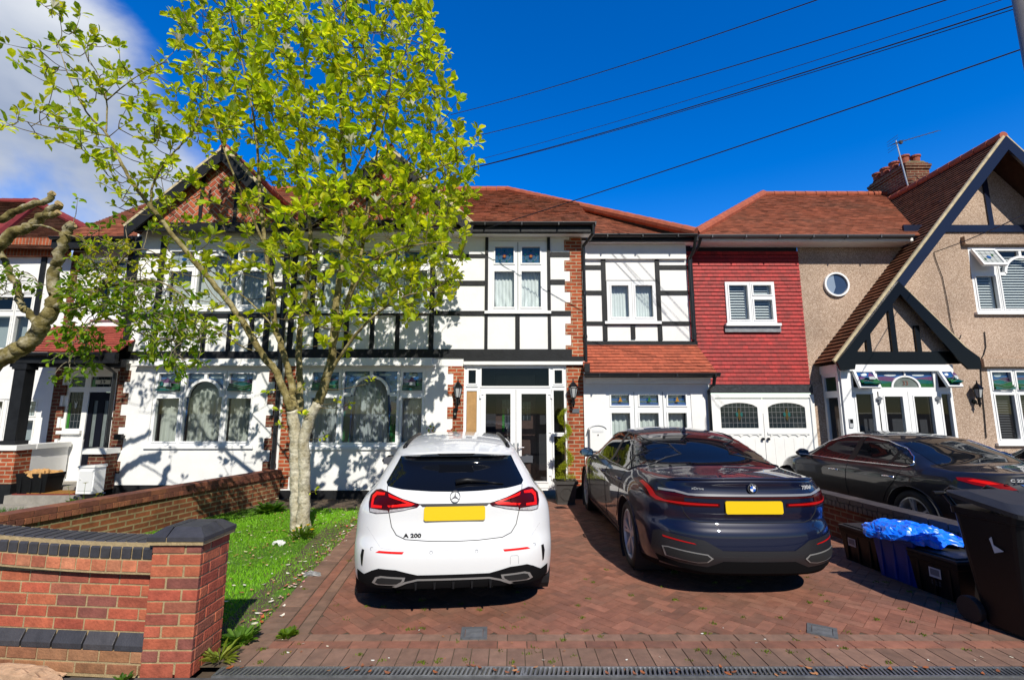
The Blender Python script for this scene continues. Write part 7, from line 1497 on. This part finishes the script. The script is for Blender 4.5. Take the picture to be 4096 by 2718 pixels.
for sx, ax in ((-1,'left'),(1,'right')):
    w = cc_.patch('side_window', ax, CW, M_CGLASS, .005, cell=.05); cc_.line('window_trim', ax, CW, .020, M_CHROME, .008, parent=w, closed=True)
    cc_.patch('door_pillar', ax, [(2.08,.94),(2.20,.94),(2.10,1.30),(2.0,1.305)], M_TRIMB, .008, cell=.05, parent=w); cc_.patch('door_pillar', ax, [(1.42,.945),(1.47,.945),(1.34,1.19),(1.30,1.17)], M_TRIMB, .008, cell=.05, parent=w)
    cc_.line('door_gap', ax, [(2.14,.93),(2.16,.6),(2.12,.28)], .008, M_GAP, .001); cc_.line('door_gap', ax, [(1.18,.93),(1.25,.78),(1.42,.6),(1.5,.45)], .008, M_GAP, .001)
    cc_.handle(ax, 1.36, .80, M_CHROME); cc_.handle(ax, 2.40, .78, M_CHROME); cc_.mirror(sx*.985, 2.98, .99, sx)
    cc_.line('arch_lip', ax, [(1.05+.385*math.cos(R(a)), .335+.385*math.sin(R(a))) for a in range(0, 181, 12)], .012, M_DGREY, .002); cc_.line('shoulder_crease', ax, [(.55,.86),(1.5,.835),(3.0,.80),(3.8,.77)], .010, M_DGREY, .0)
for sg in (1, -1):
    f = (lambda p: p) if sg == 1 else mir
    tl = cc_.patch('tail_light', 'rear', f([(-.78,.87),(-.77,.90),(-.71,.908),(-.62,.892),(-.52,.858),(-.46,.81),(-.5,.804),(-.62,.815),(-.72,.835)]), M_REDL, .006, cell=.025); cc_.patch('lamp_element', 'rear', f([(-.74,.872),(-.70,.893),(-.62,.880),(-.57,.858),(-.64,.848)]), M_REDB, .009, cell=.025, parent=tl)
cc_.patch('chrome_strip', 'rear', [(-.42,.868),(.42,.868),(.40,.850),(-.40,.850)], M_CHROME, .008); cc_.line('boot_gap', 'rear', [(-.70,.985),(-.58,.90),(-.46,.80),(-.44,.66),(.44,.66),(.46,.80),(.58,.90),(.70,.985)], .007, M_GAP, .001)
text('C 220 d', .045, Vector((-.43,.095,.912)), Euler((R(90),0,R(-8))), M_LET, cc_.t, 'lettering', .003, sx=1.5, bold=.001); cc_.plate(-.26,.26,.69,.80,.02)

def dup(root, loc, rz, label, group=None):
    """a second car: the thing, its parts and their sub-parts copied"""
    def cp(o, par):
        c = o.copy(); COL.objects.link(c); c.parent = par
        for ch in [x for x in bpy.data.objects if x.parent == o]: cp(ch, c)
        return c
    r = cp(root, None); r.location = loc; r.rotation_euler = (0,0,rz); r['label'] = label; return r
dup(cc_.t, (8.78,4.75,0), 0, 'dark car almost wholly cut off by the right edge, beyond the grey saloon')
# ================================================================ trees
import numpy as np
M_BARK = barkmat('magnolia_bark', (.26,.22,.13), (.46,.42,.31), (.62,.58,.47))
M_TWIG = pm('twig_bark', (.13,.10,.045), .8, var=.3, vs=9)
M_LICH = barkmat('lichened_bark', (.085,.068,.022), (.20,.165,.06), (.42,.38,.27), .8)
def smoothpath(pts, rad, k=5):
    """Catmull-Rom through pts with interpolated radii"""
    P = [Vector(p) for p in pts]; n = len(P); out = []; rr_ = []
    for i in range(n-1):
        p0, p1, p2, p3 = P[max(i-1,0)], P[i], P[i+1], P[min(i+2,n-1)]
        for j in range(k):
            t = j/k; out.append(.5*((2*p1)+(p2-p0)*t+(2*p0-5*p1+4*p2-p3)*t*t+(3*p1-p0-3*p2+p3)*t**3)); rr_.append(rad[i]+(rad[i+1]-rad[i])*t)
    out.append(P[-1]); rr_.append(rad[-1]); return out, rr_
class Tree:
    def __init__(s, seed): s.face = Vector((.15,-.55,.75)); s.nodes = []; s.r = random.Random(seed); s.wood = MB(); s.twig = MB(); s.leaf = MB(); s.flow = []
    def stem(s, pts, rad, mb=None, n=10, wob=.012):
        P, Rr = smoothpath(pts, rad); P = [p+rdir(s.r)*wob*min(1, r*20) for p, r in zip(P, Rr)]
        (mb or s.wood).tube(P, [r*s.r.uniform(.95,1.06) for r in Rr], n); s.nodes.extend((p, r) for p, r in zip(P, Rr) if r < .09); return P
    def grow(s, clusters, leaves, L, cols, twigr=.0045, droop=0., wd=.58, spread=.16, axis=None, downpen=1.4):
        s.arr = np.array([tuple(p) for p, r in s.nodes]); cl = []
        for p in clusters:
            d = np.linalg.norm(s.arr-np.array(tuple(p)), axis=1).min(); cl.append((d, p))
        cl.sort(key=lambda q: q[0]); pts = [np.array(tuple(p)) for p, r in s.nodes]; A = np.zeros((len(pts)+len(cl)*4+8, 3)); A[:len(pts)] = pts; m = len(pts)
        for d, p in cl:
            v = np.array(tuple(p)); df = A[:m]-v; cost = np.sqrt((df**2).sum(1))+np.maximum(0, df[:,2])*downpen; k = int(cost.argmin()); b = Vector(A[k]); L_ = (p-b).length
            mid = b.lerp(p, .5)+Vector((s.r.gauss(0,.06)*L_, s.r.gauss(0,.06)*L_, -.05*L_ if droop == 0 else .12*L_)); q, rq = smoothpath([b, mid, p], [twigr*(1+1.3*min(L_,1.2)), twigr*1.2, twigr*.9], 3)
            s.twig.tube(q, rq, 5)
            for t in q[2::2]: A[m] = tuple(t); m += 1
            s.spray(p, (p-mid).normalized(), leaves, L, cols, droop, wd, spread, twigr)
    def spray(s, p, d, leaves, L, cols, droop, wd, spread, twigr):
        r = s.r; d = (d+Vector((0,0,.45-droop*1.3))+rdir(r)*.45).normalized(); ln = spread*r.uniform(.7,1.5); e = p+d*ln; s.twig.tube([p, e], [twigr*.9, twigr*.5], 4); n = r.randint(*leaves); base = r.uniform(.72,1.22)
        for i in range(n):
            t = r.random()**.6; o = p.lerp(e, t); a = rdir(r); ld = (d*.35+a*.9+Vector((0,0,.25-droop))).normalized(); up_ = (Vector((0,0,1))+rdir(r)*.75).normalized()
            c = r.choice(cols); k = base*r.uniform(.8,1.2); l = L*r.uniform(.5,1.15)*(.75+.35*t); leafquad(s.leaf, o+ld*.012, ld, up_, l, l*wd*r.uniform(.85,1.1), tuple(v*k for v in c), fold=r.uniform(.1,.4))
        s.tip = e
A_ = lambda px, py, Y: at(px, py, Y)
def zone(poly, n, Yc, depth, seed, dens=None):
    r = random.Random(seed); xs = [p[0] for p in poly]; ys = [p[1] for p in poly]; out = []; cx, cy = sum(xs)/len(xs), sum(ys)/len(ys)
    while len(out) < n:
        x, y = r.uniform(min(xs), max(xs)), r.uniform(min(ys), max(ys))
        if not inside((x, y), poly) or (dens and r.random() > dens(x, y)): continue
        f = 1-min(1, max(abs(x-cx)/(max(xs)-min(xs))*2, .6*abs(y-cy)/(max(ys)-min(ys))*2))**2
        out.append(at(x, y, Yc+depth*(.35+.65*f)*r.uniform(-1,1)))
    return out
# ---------------------------------------------------------------- magnolia in the lawn
mg = thing('magnolia_tree', 'tall pale barked magnolia on the front lawn with yellow green leaves and cream flowers', 'tree', (-2.97,7.02,0))
T = Tree(21)
TA = T.stem([(-3.02,7.02,-.05),A_(685,1150,7.02),A_(682,1080,7.03),A_(681,1000,7.03),A_(673,945,7.02)], [.098,.086,.082,.079,.074], n=16)
TB = T.stem([(-2.93,7.0,-.05),A_(701,1150,6.98),A_(702,1080,6.97),A_(704,1000,6.97),A_(732,930,6.95)], [.098,.084,.079,.077,.074], n=16)
T.wood.lathe((-2.97,7.01,-.05), [(.185,0),(.14,.10),(.12,.2)], 14)
build('trunk', T.wood, M_BARK, mg, smooth=True); T.wood = MB()
S = [([(671,945,7.02),(650,885,6.95),(628,845,6.9),(601,811,6.8),(559,739,6.65),(511,677,6.5),(458,614,6.35),(402,547,6.2),(358,490,6.1),(310,428,6.0),(275,368,5.95),(245,308,5.9),(212,275,5.85),(189,240,5.8),(160,180,5.8),(130,90,5.8)], [.078,.062,.058,.055,.05,.045,.041,.037,.033,.028,.023,.018,.014,.011,.008,.005]),
 ([(245,308,5.9),(246,232,5.9),(230,180,5.95),(200,130,6)], [.013,.011,.008,.005]), ([(246,232,5.9),(285,199,5.85),(328,169,5.8),(385,140,5.8)], [.011,.009,.007,.005]), ([(350,480,6.1),(352,430,6.05),(384,371,6.0),(440,310,6.0),(470,250,6.05)], [.02,.016,.013,.010,.006]), ([(252,315,5.9),(172,298,5.8),(110,292,5.7),(40,275,5.65)], [.011,.009,.007,.005]),
 ([(677,960,7.03),(672,880,7.1),(650,800,7.1),(636,758,7.1),(631,691,7.05),(612,571,7.0),(600,452,6.95),(590,300,6.9),(560,150,6.8),(520,0,6.8)], [.07,.058,.052,.048,.043,.036,.029,.021,.013,.007]),
 ([(690,950,7.1),(692,880,7.2),(690,800,7.3),(700,700,7.35),(716,560,7.4),(706,430,7.5),(690,300,7.55),(670,150,7.6),(650,0,7.6)], [.068,.058,.053,.048,.042,.034,.025,.016,.009]),
 ([(735,930,6.95),(755,870,6.9),(768,800,6.85),(772,740,6.8),(782,660,6.8),(795,560,6.8),(798,440,6.8),(788,300,6.8),(785,150,6.75),(800,0,6.7)], [.082,.074,.066,.062,.056,.047,.038,.028,.018,.009]),
 ([(770,790,6.86),(800,700,7.1),(830,600,7.3),(850,480,7.5),(870,350,7.6),(900,200,7.6),(920,60,7.6)], [.045,.038,.032,.026,.02,.013,.007]),
 ([(750,880,6.9),(800,800,6.7),(850,740,6.5),(920,690,6.4),(980,670,6.3),(1030,650,6.3)], [.034,.027,.022,.017,.011,.006]),
 ([(795,560,6.8),(860,500,6.6),(940,430,6.5),(1010,390,6.45),(1075,360,6.4)], [.027,.022,.017,.011,.006]), ([(850,480,7.5),(920,400,7.8),(980,310,8.0),(1020,220,8.0)], [.02,.016,.011,.006]), ([(798,440,6.8),(850,330,6.4),(900,200,6.2),(950,90,6.1)], [.022,.017,.012,.006]),
 ([(612,571,7.0),(570,470,6.7),(530,380,6.5),(490,260,6.4),(450,120,6.4)], [.026,.02,.016,.011,.006]), ([(706,430,7.5),(650,330,7.9),(610,200,8.1),(580,60,8.1)], [.02,.016,.011,.006]), ([(636,758,7.1),(580,700,7.3),(520,650,7.4),(450,600,7.5)], [.018,.014,.010,.006]), ([(768,800,6.85),(830,640,6.3),(900,580,6.05),(1000,560,5.9),(1060,560,5.9)], [.024,.02,.015,.010,.006]),
 ([(601,811,6.8),(560,800,6.5),(500,760,6.3),(440,735,6.2)], [.012,.010,.008,.005])]
for pts, rad in S: T.stem([A_(*p) for p in pts], [r*.84 for r in rad], n=9)
lb = build('limbs', T.wood, barkmat('limb_bark', (.12,.095,.03), (.25,.205,.085), (.40,.35,.2)), mg, smooth=True)
MC = [(405,60),(430,-60),(960,-60),(1000,60),(1035,170),(1050,290),(1100,330),(1105,420),(1060,500),(1080,560),(1055,640),(1040,690),(990,720),(950,770),(900,770),(870,740),(800,800),(740,830),(690,800),(640,760),(560,700),(500,640),(430,590),(380,510),(345,430),(430,340),(455,240),(410,160)]
LEAFC = [(.52,.59,.020),(.46,.55,.020),(.58,.60,.030),(.38,.50,.020),(.28,.41,.018)]
def dens(x, y):
    if x < 600 and 330 < y < 560: return .24
    if y < 520: return 1
    if x > 790: return .95 if y < 720 else .55
    return .58 if y < 640 else .30
cl = zone(MC, 1110, 7.05, 1.5, 1, dens)
T.grow(cl, (9,14), .148, LEAFC)
ARM = [(5,255),(0,295),(60,300),(150,370),(230,420),(330,440),(420,400),(440,300),(415,210),(400,120),(300,150),(260,130),(200,60),(140,5),(100,15),(130,80),(70,90),(40,110),(60,150),(100,230),(150,260),(60,245)]
T.grow(zone(ARM, 120, 5.95, .45, 2), (7,11), .130, LEAFC)
LOW = [(200,330),(330,440),(420,560),(560,700),(640,800),(620,830),(540,790),(440,760),(380,640),(330,560),(260,460)]
T.grow(zone(LOW, 46, 6.4, .5, 3), (6,10), .125, LEAFC)
for px, py, Y in ((800,935,6.7),(650,950,7.0),(660,990,7.0),(770,930,6.7),(735,1010,6.95),(715,1135,6.9),(850,885,6.6),(690,900,6.9),(640,900,6.9),(700,965,6.85)): T.grow([A_(px,py,Y)], (5,8), .09, LEAFC, spread=.1)
build('twigs', T.twig, M_TWIG, lb, smooth=True); build('leaves', T.leaf, M_LEAF, mg, uv=False)
rr = random.Random(4); M_FLOW = leafmat('flower_petal', .35, .5)
FL = [(122,18),(463,158),(520,175),(575,135),(700,60),(920,100),(890,12),(625,230),(975,440),(1012,292),(830,205),(905,70),(855,130),(790,565),(868,470),(735,380),(640,320),(560,60),(760,20),(880,590),(1008,640),(700,240),(660,120),(950,250),(415,98),(985,520),(810,330),(350,250)]
for i, (px, py) in enumerate(FL):
    p = A_(px, py, 5.75 if px < 440 else rr.uniform(5.6,6.3)); m_ = MB(); n = rr.randint(6,9); ax = (Vector((0,0,1))+rdir(rr)*.35).normalized()
    for k in range(n):
        a = 2*math.pi*k/n+rr.uniform(-.2,.2); s_ = ax.cross(Vector((math.cos(a),math.sin(a),.1))).normalized(); d = (ax+s_*rr.uniform(.25,.9)).normalized(); kk = rr.uniform(.85,1.0); leafquad(m_, p, d, ax, rr.uniform(.11,.15), .045, (.80*kk,.78*kk,.58*kk), fold=.4)
    for k in range(5): leafquad(m_, p-ax*.02, (rdir(rr)+ax*.2).normalized(), ax, .09, .05, rr.choice(LEAFC))
    q = T.arr[np.linalg.norm(T.arr-np.array(tuple(p)), axis=1).argmin()]
    m_.tube([p, p-ax*.06, p-ax*.06+(Vector(q)-p)*.25], [.004,.004,.005], 4, col=(.10,.09,.03)); build('flower', m_, M_FLOW, mg, uv=False)
# ---------------------------------------------------------------- lopped tree at the left edge
pt_ = thing('lopped_tree', 'heavily lopped tree leaning in from the left edge with sawn stubs and drooping leafy shoots', 'tree', (-7.35,6.0,0))
Q = Tree(33); Q.stem([(-7.35,6.0,-.1),(-7.33,6.0,1.0),(-7.25,6.0,1.9),(-7.3,6.0,2.6)], [.26,.2,.19,.17], n=16); build('trunk', Q.wood, M_LICH, pt_, smooth=True); Q.wood = MB()
for pts, rad in (([(-60,870,6.0),(0,827,6.0),(39,806,6.0),(67,788,6.0),(93,755,6.0),(113,721,6.0),(130,700,6.0)], [.15,.125,.115,.11,.105,.10,.085]),
 ([(118,712,6.0),(128,670,6.0),(127,618,5.95),(144,567,5.9),(156,530,5.9),(166,519,5.9)], [.085,.08,.072,.066,.062,.06]), ([(88,760,6.0),(72,729,6.05),(49,703,6.1),(39,664,6.1),(23,628,6.15),(5,587,6.2),(-20,550,6.2)], [.06,.05,.048,.047,.045,.044,.042]),
 ([(-110,560,6.1),(-40,522,6.1),(0,505,6.1),(44,484,6.1),(104,462,6.1),(122,447,6.1)], [.075,.062,.056,.05,.045,.043]), ([(-120,650,6.05),(-40,598,6.05),(0,567,6.0),(33,538,6.0),(70,518,6.0),(103,497,5.95),(136,471,5.9)], [.10,.088,.08,.075,.07,.058,.052]), ([(100,500,5.95),(120,497,5.9),(134,490,5.9)], [.05,.042,.04]),
 ([(70,520,6.0),(103,521,5.9),(144,538,5.85),(180,548,5.8),(208,558,5.8)], [.018,.015,.012,.010,.006]), ([(128,676,6.0),(155,672,5.95),(201,672,5.9),(245,688,5.8),(290,711,5.75),(345,740,5.7)], [.04,.032,.026,.02,.014,.008]), ([(125,705,6.0),(190,700,5.7),(240,660,5.6),(262,620,5.55),(268,600,5.5)], [.05,.045,.04,.036,.034]),
 ([(225,668,5.7),(300,650,5.6),(370,650,5.5),(430,690,5.4)], [.022,.017,.012,.007]), ([(190,690,5.8),(240,730,5.6),(330,770,5.5),(420,790,5.45)], [.02,.016,.012,.006]), ([(130,700,6.0),(160,740,5.9),(165,790,5.85),(160,830,5.85)], [.016,.013,.010,.006]), ([(262,625,5.55),(290,590,5.5),(330,575,5.45),(370,590,5.4)], [.015,.012,.009,.005])): Q.stem([A_(*p) for p in pts], [r*.86 for r in rad], n=12, wob=.022)
lb2 = build('limbs', Q.wood, M_LICH, pt_, smooth=True)
mb = MB()
for px, py, Y, r_ in ((122,446,6.1,.044),(137,470,5.9,.053),(135,490,5.9,.041),(167,518,5.9,.06)): p = A_(px,py,Y); d = Vector((.75,-.1,.5)).normalized(); mb.tube([p-d*.02, p+d*.012], [r_*.86,r_*.83], 14)
build('sawn_ends', mb, pm('sawn_wood', (.42,.30,.14), .8, var=.25, vs=20), lb2)
DK = [(.16,.30,.014),(.12,.24,.014),(.21,.34,.016),(.28,.39,.016)]; YL = [(.55,.52,.015),(.46,.47,.015),(.34,.41,.016)]
Q.grow(zone([(165,640),(230,600),(330,640),(400,650),(455,720),(478,800),(430,850),(350,800),(290,770),(250,710),(205,760),(150,700)], 190, 5.6, .35, 5), (7,11), .095, DK+YL[2:], droop=.5, wd=.48, spread=.17, downpen=0)
Q.grow(zone([(150,740),(215,720),(215,800),(190,850),(130,870),(125,850),(150,800)], 34, 5.85, .2, 6), (8,12), .095, DK, droop=.7, wd=.48, downpen=0)
Q.grow(zone([(180,600),(230,560),(320,560),(345,600),(310,650),(230,640)], 52, 5.55, .3, 7), (7,11), .075, YL+DK[2:], droop=.2, wd=.45)
Q.grow(zone([(-20,650),(40,615),(100,630),(110,660),(60,690),(-20,700)], 26, 6.0, .2, 8), (7,10), .085, DK, droop=.3, wd=.45)
for px, py, Y in ((175,495,5.9),(200,545,5.8),(228,545,5.7),(250,520,5.6),(290,530,5.55),(340,535,5.5)): Q.grow([A_(px,py,Y)], (5,8), .095, DK, wd=.6)
build('twigs', Q.twig, pm('grey_twig', (.20,.17,.11), .85, var=.3, vs=9), lb2, smooth=True); build('leaves', Q.leaf, M_LEAF, pt_, uv=False)
# ================================================================ sky, sun and camera
SUN_EL, SUN_AZ = 42.0, 15.5           # sun stands behind the camera, a little to the right
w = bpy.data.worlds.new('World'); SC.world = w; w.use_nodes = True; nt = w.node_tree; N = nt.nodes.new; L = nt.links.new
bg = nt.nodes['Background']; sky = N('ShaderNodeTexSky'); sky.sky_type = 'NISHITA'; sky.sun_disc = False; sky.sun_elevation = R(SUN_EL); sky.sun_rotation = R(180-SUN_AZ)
sky.air_density = 1.0; sky.dust_density = .0; sky.ozone_density = 3.0; sky.altitude = 200
hs = N('ShaderNodeHueSaturation'); hs.inputs['Hue'].default_value = .515; hs.inputs['Saturation'].default_value = 1.45; hs.inputs['Value'].default_value = 2.0; L(sky.outputs[0], hs.inputs['Color'])
tc = N('ShaderNodeTexCoord'); n1 = N('ShaderNodeTexNoise'); n1.inputs['Scale'].default_value = 2.6; n1.inputs['Detail'].default_value = 9; n1.inputs['Roughness'].default_value = .55; n1.inputs['Distortion'].default_value = .35
mp = N('ShaderNodeMapping'); mp.inputs['Scale'].default_value = (1,1,1.7); mp.inputs['Location'].default_value = (.3,.15,.1); L(tc.outputs['Generated'], mp.inputs[0]); L(mp.outputs[0], n1.inputs['Vector'])
def patch(px, py, lo, hi):
    d = (at(px, py, 10)-Vector((0,0,CH))).normalized(); v = N('ShaderNodeVectorMath'); v.operation = 'DOT_PRODUCT'; v.inputs[1].default_value = d; L(tc.outputs['Generated'], v.inputs[0])
    r = N('ShaderNodeMapRange'); r.interpolation_type = 'SMOOTHSTEP'; r.inputs[1].default_value = lo; r.inputs[2].default_value = hi; r.inputs[3].default_value = 0; r.inputs[4].default_value = 1; L(v.outputs['Value'], r.inputs[0]); return r.outputs[0]
m1 = N('ShaderNodeMath'); m1.operation = 'MAXIMUM'; L(patch(-40, 190, .955, 1.01), m1.inputs[0]); L(patch(230, 410, .972, 1.01), m1.inputs[1])
m2 = N('ShaderNodeMath'); m2.operation = 'MULTIPLY_ADD'; m2.inputs[1].default_value = .58; L(m1.outputs[0], m2.inputs[0]); L(n1.outputs[0], m2.inputs[2])
cr = N('ShaderNodeMapRange'); cr.interpolation_type = 'SMOOTHSTEP'; cr.inputs[1].default_value = .68; cr.inputs[2].default_value = .98; L(m2.outputs[0], cr.inputs[0])
n2 = N('ShaderNodeTexNoise'); n2.inputs['Scale'].default_value = 2.4; n2.inputs['Detail'].default_value = 6; L(mp.outputs[0], n2.inputs['Vector'])
cc = N('ShaderNodeValToRGB'); cc.color_ramp.elements[0].position = .35; cc.color_ramp.elements[0].color = (3.4,4.1,5.6,1); cc.color_ramp.elements[1].position = .65; cc.color_ramp.elements[1].color = (8.8,9.1,9.5,1); L(n2.outputs[0], cc.inputs[0])
mx = N('ShaderNodeMixRGB'); mk = N('ShaderNodeMath'); mk.operation = 'MULTIPLY'; mk.use_clamp = True; mk.inputs[1].default_value = 5; L(m1.outputs[0], mk.inputs[0]); mk2 = N('ShaderNodeMath'); mk2.operation = 'MULTIPLY'; L(mk.outputs[0], mk2.inputs[0]); L(cr.outputs[0], mk2.inputs[1]); L(mk2.outputs[0], mx.inputs[0]); 
sx_ = N('ShaderNodeSeparateXYZ'); L(tc.outputs['Generated'], sx_.inputs[0]); sr = N('ShaderNodeMapRange'); sr.interpolation_type = 'SMOOTHSTEP'; sr.inputs[1].default_value = -.6; sr.inputs[2].default_value = .35; sr.inputs[3].default_value = .32; sr.inputs[4].default_value = 1.0; L(sx_.outputs[1], sr.inputs[0])  # artificial dimming of the sky behind the camera, to cut ambient fill
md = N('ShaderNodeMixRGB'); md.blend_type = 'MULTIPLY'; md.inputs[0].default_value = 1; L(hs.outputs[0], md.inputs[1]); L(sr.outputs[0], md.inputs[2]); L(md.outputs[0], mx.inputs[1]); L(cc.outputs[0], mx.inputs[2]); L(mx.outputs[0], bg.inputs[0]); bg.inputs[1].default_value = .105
sd = bpy.data.lights.new('sun', 'SUN'); sd.energy = 5.4; sd.angle = R(.5); sd.color = (1,.94,.83); so = bpy.data.objects.new('sun', sd); COL.objects.link(so); so.location = (3,-8,12)
az, el = R(SUN_AZ), R(SUN_EL); dv = Vector((math.sin(az)*math.cos(el), -math.cos(az)*math.cos(el), math.sin(el))); so.rotation_euler = dv.to_track_quat('Z', 'Y').to_euler()
cd = bpy.data.cameras.new('camera'); cam = bpy.data.objects.new('camera', cd); COL.objects.link(cam); SC.camera = cam
cd.sensor_width = 36; cd.lens = CF*36/4096; cd.clip_end = 4000; cd.clip_start = .05; cam.location = (0,0,CH); cam.rotation_euler = (R(90)+CP,0,0)
SC.view_settings.view_transform = 'Standard'; SC.view_settings.look = 'None'; SC.view_settings.exposure = 0; SC.view_settings.gamma = 1
SC.cycles.max_bounces = 8; SC.cycles.transparent_max_bounces = 16; SC.cycles.caustics_reflective = False; SC.cycles.caustics_refractive = False; SC.cycles.use_denoising = True
SC.cycles.sample_clamp_indirect = 6
